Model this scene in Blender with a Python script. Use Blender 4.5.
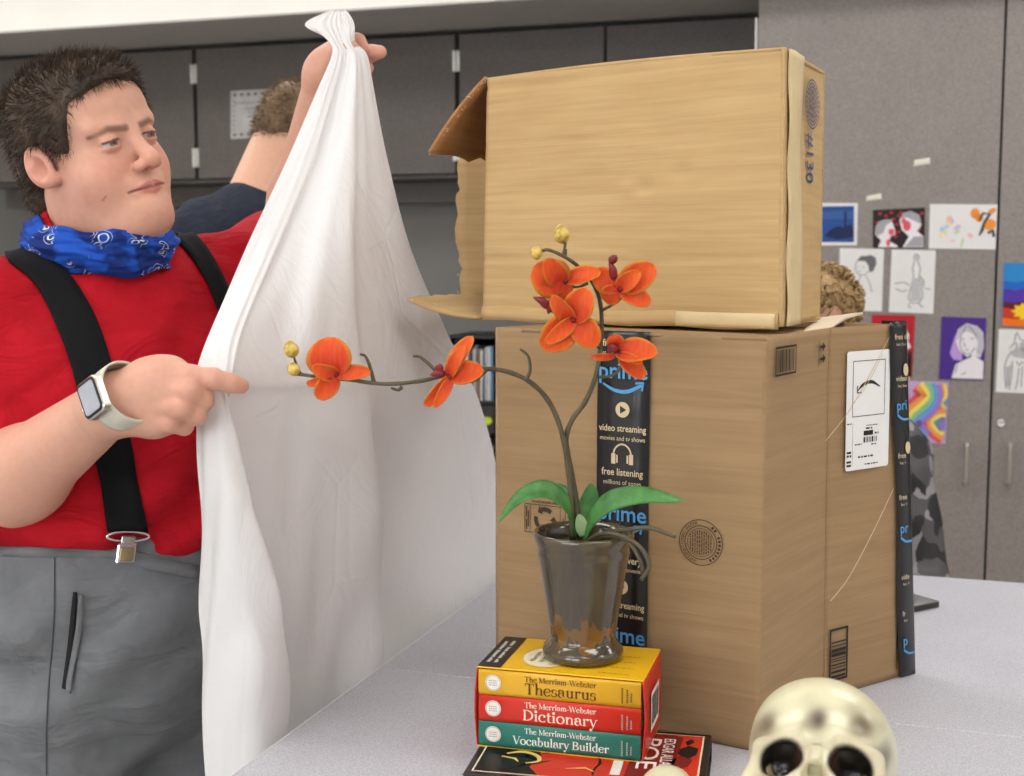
import bpy, math, random
import numpy as np
from mathutils import Vector, Matrix

for o in list(bpy.data.objects):
    bpy.data.objects.remove(o)
S = bpy.context.scene
COL = S.collection
random.seed(7)
RNG = np.random.default_rng(11)

# ------------------------------------------------------------------ camera
FPX = 1300.0                                   # focal length in pixels of a 1024 px wide frame
PITCH = math.atan(133 / FPX)
CAMZ = 1.45
cam_data = bpy.data.cameras.new('camera')
cam_data.sensor_width = 36.0
cam_data.lens = 36.0 * FPX / 1024
cam_data.clip_start = 0.05
cam_data.dof.use_dof = True
cam_data.dof.focus_distance = 1.5
cam_data.dof.aperture_fstop = 7.5
cam = bpy.data.objects.new('camera', cam_data)
COL.objects.link(cam)
cam.location = (0, 0, CAMZ)
cam.rotation_euler = (math.pi / 2 - PITCH, 0, 0)
S.camera = cam

# ------------------------------------------------------------------ world, exposure
S.view_settings.view_transform = 'Standard'
S.view_settings.look = 'None'
S.view_settings.gamma = 1.0
S.view_settings.use_curve_mapping = False
S.view_settings.exposure = -0.06
W = bpy.data.worlds.new('world')
S.world = W
W.use_nodes = True
W.node_tree.nodes['Background'].inputs[0].default_value = (0.9, 0.93, 1.0, 1)
W.node_tree.nodes['Background'].inputs[1].default_value = 0.25
LAMP = 7.0
FILL = 5.0                                       # strength of the frontal fill light from the windows added behind the camera
#                                     # strength of the ceiling light diffusers

# ------------------------------------------------------------------ geometry helpers
CAM = np.array([0, 0, CAMZ])
FWD = np.array([0, math.cos(PITCH), -math.sin(PITCH)])
UPV = np.array([0, math.sin(PITCH), math.cos(PITCH)])
def ray(x, y):
    return np.array([(x - 512) / FPX, 0, 0]) + FWD + UPV * ((388 - y) / FPX)
def at(x, y, Y):                                # world point seen at a pixel, at distance Y
    d = ray(x, y)
    return CAM + d * (Y / d[1])
def onz(x, y, z):                               # world point seen at a pixel, at height z
    d = ray(x, y)
    return CAM + d * ((z - CAMZ) / d[2])
YAW = math.radians(18.3)                        # the room is turned against the camera
RE = np.array([math.cos(YAW), -math.sin(YAW), 0])   # along the back wall, to the right
RD = np.array([math.sin(YAW), math.cos(YAW), 0])    # into the room's depth
RZ = np.array([0, 0, 1.0])
def room(x, d, z):
    return RE * x + RD * d + RZ * z
def onwall(x, y, depth):                        # point seen at a pixel on the plane at a room depth -> room coords
    r = ray(x, y)
    p = CAM + r * (depth / (r @ RD))
    return float(p @ RE), float(p[2])
def V(*a):
    return np.array(a, float)
def unit(v):
    v = np.asarray(v, float)
    return v / (np.linalg.norm(v) + 1e-12)

def empty(name, loc, label=None, cat=None, group=None):
    o = bpy.data.objects.new(name, None)
    COL.objects.link(o)
    o.location = [float(c) for c in loc]
    o.empty_display_size = 0.05
    tag(o, label, cat, group)
    return o
def tag(o, label=None, cat=None, group=None, kind=None):
    if label: o['label'] = label
    if cat: o['category'] = cat
    if group: o['group'] = group
    if kind: o['kind'] = kind
    return o
def wloc(o):
    p = Vector((0, 0, 0))
    while o is not None:
        p = p + o.location
        o = o.parent
    return p
def mesh(name, verts, faces, mat=None, parent=None, smooth=True, label=None, cat=None, group=None, kind=None, cols=None):
    """ONE mesh object from world-space vertices; a top-level one gets its origin at its base."""
    verts = np.asarray(verts, float).reshape(-1, 3)
    if parent is None:
        lo, hi = verts.min(0), verts.max(0)
        org = np.array([(lo[0] + hi[0]) / 2, (lo[1] + hi[1]) / 2, lo[2]])
    else:
        org = verts.mean(0)
    me = bpy.data.meshes.new(name)
    me.from_pydata((verts - org).tolist(), [], [list(map(int, f)) for f in faces])
    if smooth:
        me.polygons.foreach_set('use_smooth', [True] * len(me.polygons))
    if cols is not None:
        ca = me.color_attributes.new('Col', 'FLOAT_COLOR', 'POINT')
        c4 = np.ones((len(verts), 4), np.float32)
        c4[:, :3] = cols
        ca.data.foreach_set('color', c4.ravel())
    me.update()
    o = bpy.data.objects.new(name, me)
    COL.objects.link(o)
    if mat is not None:
        me.materials.append(mat)
    if parent is not None:
        o.parent = parent
        o.location = Vector(org.tolist()) - wloc(parent)
    else:
        o.location = org.tolist()
    tag(o, label, cat, group, kind)
    return o

class MB:
    """collects shapes, all in world space, for ONE mesh"""
    def __init__(s):
        s.v, s.f, s.n = [], [], 0
    def add(s, v, f):
        v = np.asarray(v, float).reshape(-1, 3)
        s.v.append(v)
        s.f += [[i + s.n for i in q] for q in f]
        s.n += len(v)
        return s
    def build(s, name, mat, parent=None, **k):
        return mesh(name, np.vstack(s.v), s.f, mat, parent, **k)

def box_vf(o, a, b, c, bev=0.0):
    """box from corner o with edge vectors a, b, c; bevelled by chamfering"""
    o, a, b, c = [np.asarray(t, float) for t in (o, a, b, c)]
    if np.dot(np.cross(a, b), c) < 0:
        a, b = b, a
    if bev <= 0:
        v = [o, o+a, o+a+b, o+b, o+c, o+a+c, o+a+b+c, o+b+c]
        return v, [[0,3,2,1],[4,5,6,7],[0,1,5,4],[1,2,6,5],[2,3,7,6],[3,0,4,7]]
    la, lb, lc = [np.linalg.norm(t) for t in (a, b, c)]
    bev = min(bev, .45*la, .45*lb, .45*lc)
    ax = [a/la, b/lb, c/lc]; L = [la, lb, lc]
    cen = o + (a+b+c)/2
    v = []; idx = {}
    for sx in (-1, 1):
        for sy in (-1, 1):
            for sz in (-1, 1):
                sg = (sx, sy, sz)
                for k in range(3):                # the vertex that keeps full extent on axis k
                    p = cen.copy()
                    for j in range(3):
                        p = p + ax[j]*sg[j]*(L[j]/2 - (0 if j == k else bev))
                    idx[sg, k] = len(v); v.append(p)
    f = []
    for k in range(3):
        i, j = (k+1) % 3, (k+2) % 3
        for s in (-1, 1):
            q = []
            for (si, sj) in ((-1,-1),(1,-1),(1,1),(-1,1)):
                sg = [0,0,0]; sg[k] = s; sg[i] = si; sg[j] = sj
                q.append(idx[tuple(sg), k])
            f.append(q if s > 0 else q[::-1])
    for k in range(3):                            # edges along axis k
        i, j = (k+1) % 3, (k+2) % 3
        for si in (-1, 1):
            for sj in (-1, 1):
                lo = [0,0,0]; hi = [0,0,0]
                lo[k], hi[k] = -1, 1
                lo[i] = hi[i] = si; lo[j] = hi[j] = sj
                lo, hi = tuple(lo), tuple(hi)
                q = [idx[lo, i], idx[hi, i], idx[hi, j], idx[lo, j]]
                f.append(q if si*sj < 0 else q[::-1])
    for sx in (-1, 1):
        for sy in (-1, 1):
            for sz in (-1, 1):
                q = [idx[(sx,sy,sz), k] for k in range(3)]
                f.append(q if sx*sy*sz > 0 else q[::-1])
    return v, f

def catmull(pts, n):
    """smooth curve through points; returns n samples, also of further columns such as radius"""
    P = np.asarray(pts, float)
    P = np.vstack([2*P[0]-P[1], P, 2*P[-1]-P[-2]])
    m = len(P) - 3
    out = []
    for t in np.linspace(0, m, n):
        i = min(int(t), m-1); u = t - i
        a, b, c, d = P[i], P[i+1], P[i+2], P[i+3]
        out.append(.5*((2*b) + (-a+c)*u + (2*a-5*b+4*c-d)*u*u + (-a+3*b-3*c+d)*u**3))
    return np.array(out)

def tube_vf(path, rad, seg=8, cap=True):
    path = np.asarray(path, float); n = len(path)
    rad = np.broadcast_to(np.asarray(rad, float), (n,))
    T = np.gradient(path, axis=0)
    T /= np.linalg.norm(T, axis=1)[:, None] + 1e-12
    ref = V(0, 0, 1) if abs(T[0][2]) < .9 else V(1, 0, 0)
    N = unit(np.cross(T[0], ref)); v = []
    for i in range(n):
        N = unit(N - T[i]*(N @ T[i])); B = np.cross(T[i], N)
        for k in range(seg):
            a = 2*math.pi*k/seg
            v.append(path[i] + rad[i]*(math.cos(a)*N + math.sin(a)*B))
    f = [[i*seg+k, i*seg+(k+1) % seg, (i+1)*seg+(k+1) % seg, (i+1)*seg+k] for i in range(n-1) for k in range(seg)]
    if cap:
        f.append(list(range(seg))[::-1]); f.append([(n-1)*seg+k for k in range(seg)])
    return v, f

def lathe_vf(c, prof, seg=48, axis=(0,0,1)):
    ax = unit(axis); ref = V(1,0,0) if abs(ax[0]) < .9 else V(0,1,0)
    A = unit(ref - ax*(ref @ ax)); B = np.cross(ax, A)
    c = np.asarray(c, float); v = []
    for (r, z) in prof:
        for k in range(seg):
            a = 2*math.pi*k/seg
            v.append(c + ax*z + r*(math.cos(a)*A + math.sin(a)*B))
    n = len(prof)
    f = [[i*seg+k, i*seg+(k+1) % seg, (i+1)*seg+(k+1) % seg, (i+1)*seg+k] for i in range(n-1) for k in range(seg)]
    if prof[0][0] > 1e-6: f.append(list(range(seg))[::-1])
    if prof[-1][0] > 1e-6: f.append([(n-1)*seg+k for k in range(seg)])
    return v, f

def grid_faces(nu, nv, off=0, flip=False):
    f = [[off+j*nu+i, off+j*nu+i+1, off+(j+1)*nu+i+1, off+(j+1)*nu+i] for j in range(nv-1) for i in range(nu-1)]
    return [q[::-1] for q in f] if flip else f

def slab_vf(P, n, thick):
    """solid sheet: P is a (nv, nu, 3) grid, n the outward normal (constant or per vertex); thickness goes inward"""
    nv, nu = P.shape[:2]
    n = np.broadcast_to(n, P.shape)
    A = P.reshape(-1, 3); B = (P - n*thick).reshape(-1, 3)
    v = np.vstack([A, B]); m = nu*nv
    f = grid_faces(nu, nv) + grid_faces(nu, nv, m, True)
    for i in range(nu-1):
        f.append([i+1, i, m+i, m+i+1]); k = (nv-1)*nu
        f.append([k+i, k+i+1, m+k+i+1, m+k+i])
    for j in range(nv-1):
        f.append([j*nu, (j+1)*nu, m+(j+1)*nu, m+j*nu]); k = nu-1
        f.append([(j+1)*nu+k, j*nu+k, m+j*nu+k, m+(j+1)*nu+k])
    return v, f

def panel_vf(bl, br, tr, tl, thick=.004, nu=24, nv=24, disp=None):
    """cardboard panel between four corners (outer face, seen with bl..tl counter-clockwise), with optional outward displacement disp(s,t)"""
    bl, br, tr, tl = [np.asarray(q, float) for q in (bl, br, tr, tl)]
    s, t = np.meshgrid(np.linspace(0, 1, nu), np.linspace(0, 1, nv))
    s3, t3 = s[..., None], t[..., None]
    P = (1-t3)*((1-s3)*bl + s3*br) + t3*((1-s3)*tl + s3*tr)
    n = unit(np.cross(br-bl, tl-bl))
    if disp is not None:
        P = P + n*disp(s, t)[..., None]
    return slab_vf(P, n, thick)

# ------------------------------------------------------------------ flat print on a surface
class Print:
    """flat shapes on a surface patch: fn(x, y) -> world point, height h off the surface"""
    def __init__(s, o, u, v, h=.0005):
        s.o, s.u, s.v = np.asarray(o, float), unit(u), unit(v)
        s.n = unit(np.cross(s.u, s.v)); s.h = h; s.V = []; s.F = []; s.k = 0
    def p(s, x, y, h=0):
        return s.o + s.u*x + s.v*y + s.n*(s.h+h)
    def poly(s, pts, h=0):
        s.V += [s.p(x, y, h) for x, y in pts]
        a = sum(pts[i][0]*pts[(i+1) % len(pts)][1]-pts[(i+1) % len(pts)][0]*pts[i][1] for i in range(len(pts)))
        f = list(range(s.k, s.k+len(pts)))
        s.F.append(f if a > 0 else f[::-1]); s.k += len(pts); return s
    def rect(s, x0, y0, x1, y1, h=0):
        return s.poly([(x0,y0),(x1,y0),(x1,y1),(x0,y1)], h)
    def frame(s, x0, y0, x1, y1, w):
        s.rect(x0,y0,x1,y0+w); s.rect(x0,y1-w,x1,y1); s.rect(x0,y0+w,x0+w,y1-w); s.rect(x1-w,y0+w,x1,y1-w); return s
    def disc(s, cx, cy, rx, ry=None, n=28, rot=0, h=0):
        ry = rx if ry is None else ry
        c, q = math.cos(rot), math.sin(rot)
        return s.poly([(cx+rx*math.cos(a)*c-ry*math.sin(a)*q, cy+rx*math.cos(a)*q+ry*math.sin(a)*c) for a in [2*math.pi*k/n for k in range(n)]], h)
    def stroke(s, pts, w, closed=False, h=0, n=None):
        if n: pts = catmull(pts, n)
        pts = [np.asarray(q[:2], float) for q in pts]; m = len(pts)
        ws = w if hasattr(w, '__len__') else [w]*m
        if len(ws) != m: ws = np.interp(np.linspace(0,1,m), np.linspace(0,1,len(ws)), ws)
        L, R = [], []
        for i in range(m):
            a = pts[(i-1) % m] if (closed or i > 0) else pts[i]
            b = pts[(i+1) % m] if (closed or i < m-1) else pts[i]
            t = b-a; t = t/(np.hypot(*t)+1e-12); nn = np.array([-t[1], t[0]])*ws[i]/2
            L.append(pts[i]+nn); R.append(pts[i]-nn)
        for i in range(m if closed else m-1):
            j = (i+1) % m
            s.poly([tuple(R[i]), tuple(R[j]), tuple(L[j]), tuple(L[i])], h)
        return s
    def ring(s, cx, cy, r, w, n=40, ry=None):
        ry = ry or r
        return s.stroke([(cx+r*math.cos(2*math.pi*k/n), cy+ry*math.sin(2*math.pi*k/n)) for k in range(n)], w, closed=True)
    def text(s, txt, x, y, size, align='LEFT', rot=0.0, sx=1.0, bold=0.0, h=0):
        cu = bpy.data.curves.new('t', 'FONT'); cu.body = txt; cu.size = size
        cu.align_x = align; cu.resolution_u = 3; cu.offset = bold*size
        ob = bpy.data.objects.new('t', cu); COL.objects.link(ob)
        me = bpy.data.meshes.new_from_object(ob)
        c, q = math.cos(rot), math.sin(rot)
        for vv in me.vertices:
            a, b = vv.co.x*sx, vv.co.y
            s.V.append(s.p(x + a*c - b*q, y + a*q + b*c, h))
        for pg in me.polygons:
            s.F.append([i+s.k for i in pg.vertices])
        s.k += len(me.vertices)
        bpy.data.objects.remove(ob); bpy.data.curves.remove(cu); bpy.data.meshes.remove(me)
        return s
    def build(s, name, mat, parent, **kw):
        kw.setdefault('kind', 'stuff'); return mesh(name, s.V, s.F, mat, parent, smooth=False, **kw)

# ------------------------------------------------------------------ materials
def srgb(*c):
    if len(c) == 1: c = c[0]
    c = [x/255 for x in c]
    return tuple(x/12.92 if x <= .04045 else ((x+.055)/1.055)**2.4 for x in c)
class NT:
    def __init__(s, name):
        s.m = bpy.data.materials.new(name); s.m.use_nodes = True
        s.t = s.m.node_tree; s.b = s.t.nodes['Principled BSDF']
    def node(s, typ, **k):
        n = s.t.nodes.new(typ)
        for a, b in k.items():
            if a.startswith('i_'):
                key = a[2:]; key = int(key) if key.isdigit() else key.replace('_', ' ')
                n.inputs[key].default_value = b
            else: setattr(n, a, b)
        return n
    def link(s, a, b): s.t.links.new(a, b)
    def coord(s, scale=(1,1,1), kind='Object', rot=(0,0,0)):
        tc = s.node('ShaderNodeTexCoord'); mp = s.node('ShaderNodeMapping')
        mp.inputs['Scale'].default_value = scale; mp.inputs['Rotation'].default_value = rot
        s.link(tc.outputs[kind], mp.inputs[0]); return mp.outputs[0]
    def noise(s, vec, scale, detail=3, rough=.55, dist=0):
        n = s.node('ShaderNodeTexNoise'); n.inputs['Scale'].default_value = scale
        n.inputs['Detail'].default_value = detail; n.inputs['Roughness'].default_value = rough; n.inputs['Distortion'].default_value = dist
        if vec is not None: s.link(vec, n.inputs['Vector'])
        return n.outputs['Fac']
    def ramp(s, fac, stops, interp='LINEAR'):
        r = s.node('ShaderNodeValToRGB'); r.color_ramp.interpolation = interp
        e = r.color_ramp.elements
        while len(e) < len(stops): e.new(.5)
        for k, (p, c) in enumerate(stops):
            e[k].position = p; e[k].color = (*c, 1) if len(c) == 3 else c
        s.link(fac, r.inputs[0]); return r.outputs[0]
    def bump(s, h, strength=.3, dist=.001):
        b = s.node('ShaderNodeBump'); b.inputs['Strength'].default_value = strength; b.inputs['Distance'].default_value = dist
        s.link(h, b.inputs['Height']); s.link(b.outputs[0], s.b.inputs['Normal']); return b
    def mix(s, fac, a, b, blend='MIX'):
        m = s.node('ShaderNodeMix', data_type='RGBA', blend_type=blend)
        for sock, val in ((m.inputs[0], fac), (m.inputs[6], a), (m.inputs[7], b)):
            if hasattr(val, 'is_linked') or hasattr(val, 'links'): s.link(val, sock)
            elif hasattr(val, '__len__'): sock.default_value = (*val, 1) if len(val) == 3 else val
            else: sock.default_value = val
        return m.outputs[2]
    def math(s, op, a, b=0.0):
        m = s.node('ShaderNodeMath', operation=op)
        for i, val in enumerate((a, b)):
            if hasattr(val, 'links'): s.link(val, m.inputs[i])
            else: m.inputs[i].default_value = val
        return m.outputs[0]
    def set(s, **k):
        for a, b in k.items():
            key = {'rough':'Roughness','metal':'Metallic','spec':'Specular IOR Level','coat':'Coat Weight','coatr':'Coat Roughness','sss':'Subsurface Weight','sheen':'Sheen Weight','trans':'Transmission Weight'}[a]
            s.b.inputs[key].default_value = b
        return s
    def color(s, c):
        if hasattr(c, 'links'): s.link(c, s.b.inputs['Base Color'])
        else: s.b.inputs['Base Color'].default_value = (*c, 1)
        return s
MATS = {}
def plain(name, rgb, rough=.6, metal=0.0, spec=.5, vary=.06, scale=40, coat=0.0, bump=0.0):
    """a procedural material: a colour with a little noise"""
    if name in MATS: return MATS[name]
    n = NT(name); c = srgb(rgb)
    f = n.noise(n.coord(), scale)
    lo = tuple(x*(1-vary) for x in c); hi = tuple(min(1, x*(1+vary)) for x in c)
    n.color(n.ramp(f, [(.3, lo), (.7, hi)])).set(rough=rough, metal=metal, spec=spec, coat=coat)
    if bump: n.bump(f, bump)
    MATS[name] = n.m; return n.m
def ink(name, rgb, rough=.5):
    return plain('ink_' + name, rgb, rough, spec=.3, vary=.03, scale=200)
# ------------------------------------------------------------------ modelling with distance fields
def s_ell(X, Y, Z, c, r):
    a = ((X-c[0])/r[0])**2 + ((Y-c[1])/r[1])**2 + ((Z-c[2])/r[2])**2
    b = ((X-c[0])/r[0]**2)**2 + ((Y-c[1])/r[1]**2)**2 + ((Z-c[2])/r[2]**2)**2
    a = np.sqrt(a); return a*(a-1)/(np.sqrt(b)+1e-9)
def s_sph(X, Y, Z, c, r):
    return np.sqrt((X-c[0])**2+(Y-c[1])**2+(Z-c[2])**2)-r
def s_cap(X, Y, Z, a, b, ra, rb=None):
    rb = ra if rb is None else rb
    a, b = np.asarray(a, float), np.asarray(b, float); d = b-a
    t = np.clip(((X-a[0])*d[0]+(Y-a[1])*d[1]+(Z-a[2])*d[2])/(d@d+1e-12), 0, 1)
    return np.sqrt((X-a[0]-t*d[0])**2+(Y-a[1]-t*d[1])**2+(Z-a[2]-t*d[2])**2)-(ra+(rb-ra)*t)
def s_chain(X, Y, Z, pts, k=.004):
    """pts: (x, y, z, r) joints of one limb or finger"""
    r = None
    for p, q in zip(pts[:-1], pts[1:]):
        c = s_cap(X, Y, Z, p[:3], q[:3], p[3], q[3])
        r = c if r is None else smin(r, c, k)
    return r
def smin(a, b, k):
    h = np.maximum(k-np.abs(a-b), 0)/k
    return np.minimum(a, b)-h*h*k*.25
def smax(a, b, k):
    return -smin(-a, -b, k)
def snets(fn, lo, hi, h):
    """surface of fn(X, Y, Z) = 0 as vertices and quads (naive surface nets)"""
    ax = [np.arange(lo[i], hi[i]+h, h, dtype=np.float32) for i in range(3)]
    n = [len(a) for a in ax]
    D = np.broadcast_to(fn(ax[0][:,None,None], ax[1][None,:,None], ax[2][None,None,:]), n).astype(np.float32)
    I = D < 0
    cnt = np.zeros([k-1 for k in n], np.int8)
    sl = lambda a, m: slice(a, m-1+a)
    for a in (0,1):
        for b in (0,1):
            for c in (0,1): cnt += I[sl(a,n[0]), sl(b,n[1]), sl(c,n[2])]
    act = (cnt > 0) & (cnt < 8)
    ci = np.argwhere(act); idx = -np.ones(cnt.shape, np.int64); idx[act] = np.arange(len(ci))
    pos = np.zeros((len(ci), 3)); num = np.zeros(len(ci))
    cor = [(a,b,c) for a in (0,1) for b in (0,1) for c in (0,1)]
    val = {q: D[ci[:,0]+q[0], ci[:,1]+q[1], ci[:,2]+q[2]] for q in cor}
    for q in cor:
        for k in range(3):
            if q[k] == 0:
                w = list(q); w[k] = 1; w = tuple(w)
                a, b = val[q], val[w]; cr = (a < 0) != (b < 0)
                t = np.where(cr, a/np.where(cr, a-b, 1), 0)
                p = np.tile(np.array(q, float), (len(ci), 1)); p[:, k] = t
                pos += p*cr[:, None]; num += cr
    v = np.array(lo) + (ci + pos/num[:, None])*h
    F = []
    for k in range(3):
        i, j = (k+1) % 3, (k+2) % 3
        s0 = [slice(None)]*3; s1 = [slice(None)]*3
        s0[k] = slice(0, n[k]-1); s1[k] = slice(1, n[k])
        for ss in (s0, s1):
            ss[i] = slice(1, n[i]-1); ss[j] = slice(1, n[j]-1)
        A, B = I[tuple(s0)], I[tuple(s1)]
        e = np.argwhere(A != B)
        if not len(e): continue
        g = e.copy(); g[:, i] += 1; g[:, j] += 1
        def cell(di, dj):
            c = g.copy(); c[:, i] -= di; c[:, j] -= dj
            return idx[c[:,0], c[:,1], c[:,2]]
        q = np.stack([cell(1,1), cell(0,1), cell(0,0), cell(1,0)], 1)
        fl = ~A[e[:,0], e[:,1], e[:,2]]
        q[fl] = q[fl][:, ::-1]
        F.append(q)
    F = np.vstack(F); F = F[(F >= 0).all(1)]
    return v, F
def relax(v, F, it=2, lam=.5):
    """a little Laplacian smoothing"""
    E_ = np.vstack([F[:, [0,1]], F[:, [1,2]], F[:, [2,3]], F[:, [3,0]]]); E_ = np.vstack([E_, E_[:, ::-1]])
    for _ in range(it):
        s = np.zeros_like(v); c = np.zeros(len(v))
        for k in range(3): s[:, k] = np.bincount(E_[:,0], v[E_[:,1], k], len(v))
        c = np.bincount(E_[:,0], minlength=len(v))
        v = v + lam*(s/np.maximum(c,1)[:,None]-v)
    return v
def basis(front, up=(0,0,1)):
    """columns: right, front, up of a thing that faces 'front'"""
    f = unit(front); r = unit(np.cross(f, up)); u = np.cross(r, f)
    return np.stack([r, f, u], 1)
def rot_axis(ax, ang):
    return np.array(Matrix.Rotation(ang, 3, Vector([float(c) for c in ax])))
def gauss(d, w): return np.exp(-(d/w)**2)
def blend(cols, c, w):
    w = np.clip(w, 0, 1)[:, None]; return cols*(1-w)+np.array(c)*w
# ================================================================== the room
def m_laminate(name, lo, hi, scale=700, rough=.45):
    n = NT(name); c = n.coord()
    f = n.noise(c, scale, 2, .6); g = n.noise(c, 9, 3)
    col = n.ramp(f, [(.36, srgb(lo)), (.64, srgb(hi))])
    n.color(n.mix(.18, col, n.ramp(g, [(.3, srgb(lo)), (.7, srgb(hi))]))).set(rough=rough, spec=.35)
    return n.m
M_TABLE = m_laminate('speckled_grey_laminate', (176,175,184), (216,215,223), 520, .38)
M_TALL = m_laminate('grey_cabinet_laminate', (134,127,123), (154,146,142), 150, .55)
M_UPPER = m_laminate('dark_grey_cabinet_laminate', (82,76,73), (97,90,87), 150, .5)
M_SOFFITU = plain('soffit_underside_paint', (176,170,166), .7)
M_WHITE = plain('white_wall_paint', (243,240,234), .75, vary=.02, scale=5)
M_CEIL = plain('ceiling_tile_white', (235,233,228), .85, vary=.04, scale=60)
M_BSPL = plain('grey_backsplash_paint', (108,105,102), .45, vary=.06, scale=3)
M_DARKGAP = plain('dark_cabinet_gap', (38,35,33), .8)
M_STEEL = plain('brushed_steel', (200,196,188), .3, metal=1.0, vary=.04, scale=150)
M_WHITEEDGE = plain('white_edge_banding', (232,230,232), .4, vary=.02)
M_BLACKPL = plain('black_plastic', (24,24,26), .45, vary=.1)
M_CHROME = plain('chrome', (226,226,226), .12, metal=1.0, vary=.01)

P_T, P_U, P_F, P_W = 3.83, 4.11, 3.71, 4.46      # room depths: tall cabinet fronts, upper doors, soffit face, back wall
XL, XR, DN = -4.2, 3.6, -3.2                      # side walls and the wall behind the camera
ZC = 2.85
Z_SOF = onwall(240, 41.5, P_U)[1]
Z_UB = onwall(300, 177, P_U)[1]
def rbox(name, x0, x1, d0, d1, z0, z1, mat, parent=None, bev=0.0, **k):
    v, f = box_vf(room(x0, d0, z0), RE*(x1-x0), RD*(d1-d0), RZ*(z1-z0), bev)
    return mesh(name, v, f, mat, parent, smooth=False, **k)
def m_floor():
    n = NT('vinyl_floor_tiles'); c = n.coord(rot=(0,0,YAW))
    b = n.node('ShaderNodeTexBrick'); b.offset = 0; b.inputs['Scale'].default_value = 1
    b.inputs['Brick Width'].default_value = .305; b.inputs['Row Height'].default_value = .305; b.inputs['Mortar Size'].default_value = .0015
    b.inputs['Color1'].default_value = (*srgb(186,182,176), 1); b.inputs['Color2'].default_value = (*srgb(178,174,168), 1); b.inputs['Mortar'].default_value = (*srgb(120,116,110), 1)
    n.link(c, b.inputs['Vector'])
    f = n.noise(c, 160, 2)
    n.color(n.mix(.25, b.outputs[0], n.ramp(f, [(.35, srgb(150,146,140)), (.65, srgb(205,202,196))]))).set(rough=.35); return n.m
rbox('floor', XL, XR, DN, P_W, -.05, 0, m_floor(), kind='structure')
rbox('ceiling', XL, XR, DN, P_W, ZC, ZC+.05, M_CEIL, kind='structure')
rbox('wall_back', XL, XR, P_W, P_W+.1, 0, ZC, M_BSPL, kind='structure')
rbox('wall_left', XL-.1, XL, DN, P_W, 0, ZC, M_WHITE, kind='structure')
rbox('wall_right', XR, XR+.1, DN, P_W, 0, ZC, M_WHITE, kind='structure')
rbox('wall_front', XL, XR, DN-.1, DN, 0, ZC, M_WHITE, kind='structure')
# soffit: white face, grey underside
sof = empty('trim_1', room(-.3, P_F, Z_SOF)); tag(sof, kind='structure')
rbox('fascia', XL, XR, P_F, P_W, Z_SOF+.006, ZC, M_WHITE, sof)
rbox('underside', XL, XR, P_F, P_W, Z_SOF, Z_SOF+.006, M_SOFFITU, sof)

# ---- upper cabinets
xs = [onwall(px, 100, P_U)[0] for px in (195, 325, 457, 605)]
wd = (xs[3]-xs[0])/3
seams = [xs[0]-2*wd, xs[0]-wd] + xs + [onwall(757, 100, P_U)[0]+.02]
desc = ['far left dark grey upper cabinet behind the man in red',
        'dark grey upper cabinet with the laminated notice, behind the raised white sheet',
        'dark grey upper cabinet above the open cardboard box, next to the tall grey cabinet']
M_HINGE = plain('bright_hinge_metal', (214,212,208), .35, metal=.9, vary=.05)
for k in range(3):
    a, b = seams[2*k], seams[2*k+2]; mid = seams[2*k+1]
    u = empty('upper_cabinet', room((a+b)/2, P_U+.17, Z_UB), desc[k], 'cabinet', 'upper cabinets on the back wall')
    zt = Z_SOF - .004
    rbox('cabinet_body', a+.001, b-.001, P_U+.021, P_W-.002, Z_UB, zt, M_DARKGAP, u)
    rbox('bottom_panel', a+.001, b-.001, P_U+.022, P_W-.004, Z_UB-.012, Z_UB-.001, M_UPPER, u)
    g = .0075
    for (x0, x1, hs) in ((a+g, mid-.004, -1), (mid+.004, b-g, 1)):
        d = rbox('door', x0, x1, P_U, P_U+.019, Z_UB+.002, zt-.014, M_UPPER, u, .0015)
        hx = x0-.004 if hs < 0 else x1+.004
        for hz in (Z_UB+.075, zt-.10):
            for q in (0, 1):
                m = MB(); xx = hx + hs*(-.0005) - .006*q*hs
                m.add(*box_vf(room(xx-.0035, P_U-.006, hz-.034), RE*.005, RD*.012, RZ*.068, .0012))
                m.build('hinge', M_HINGE, d, smooth=False)
# valance under the upper cabinets
rbox('trim_2', seams[0], seams[-1]-.03, P_W-.14, P_W-.003, Z_UB-.085, Z_UB-.014, M_UPPER, kind='structure')

# ---- laminated notice on an upper cabinet door
def sheet_on(name, px, depth, off, mat, label, cat, group=None, thick=.0012):
    """a paper fixed to a wall plane; px = four pixel corners bl, br, tr, tl"""
    q = [room(onwall(x, y, depth)[0], depth-off, onwall(x, y, depth)[1]) for x, y in px]
    v, f = panel_vf(*q, thick=thick, nu=2, nv=2)
    o = mesh(name, v, f, mat, None, smooth=False, label=label, cat=cat, group=group)
    P = Print(q[0], q[1]-q[0], q[3]-q[0], .0006)
    w = np.linalg.norm(q[1]-q[0]); h = np.linalg.norm(q[3]-q[0])
    return o, P, w, h
M_LAMINATED = plain('laminated_grey_notice', (172,168,168), .18, spec=.7, vary=.12, scale=14)
o, P, w, h = sheet_on('laminated_notice', [(231,139),(274,137),(274,89),(231,91)], P_U, .0025, M_LAMINATED, 'laminated grey notice with dark patterned borders on the upper cabinet', 'notice')
P2 = Print(P.o, P.u, P.v, .0006)
for yy in (.03, .86):
    for k in range(6): P2.disc(w*(.1+.16*k), h*(yy+.05), w*.05, h*.035, 8)
for k in range(7):
    P2.rect(w*.06, h*(.16+.1*k), w*.09, h*(.2+.1*k))
for (yy, a, b) in ((.72,.1,.9),(.6,.35,.7),(.52,.42,.75),(.44,.4,.68),(.3,.5,.8)):
    x = a
    while x < b:
        l = random.uniform(.03,.08); P2.rect(w*x, h*yy, w*min(x+l,b), h*(yy+.028)); x += l+.03
P2.build('printed_pattern', ink('notice_grey', (96,90,90)), o)

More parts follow.
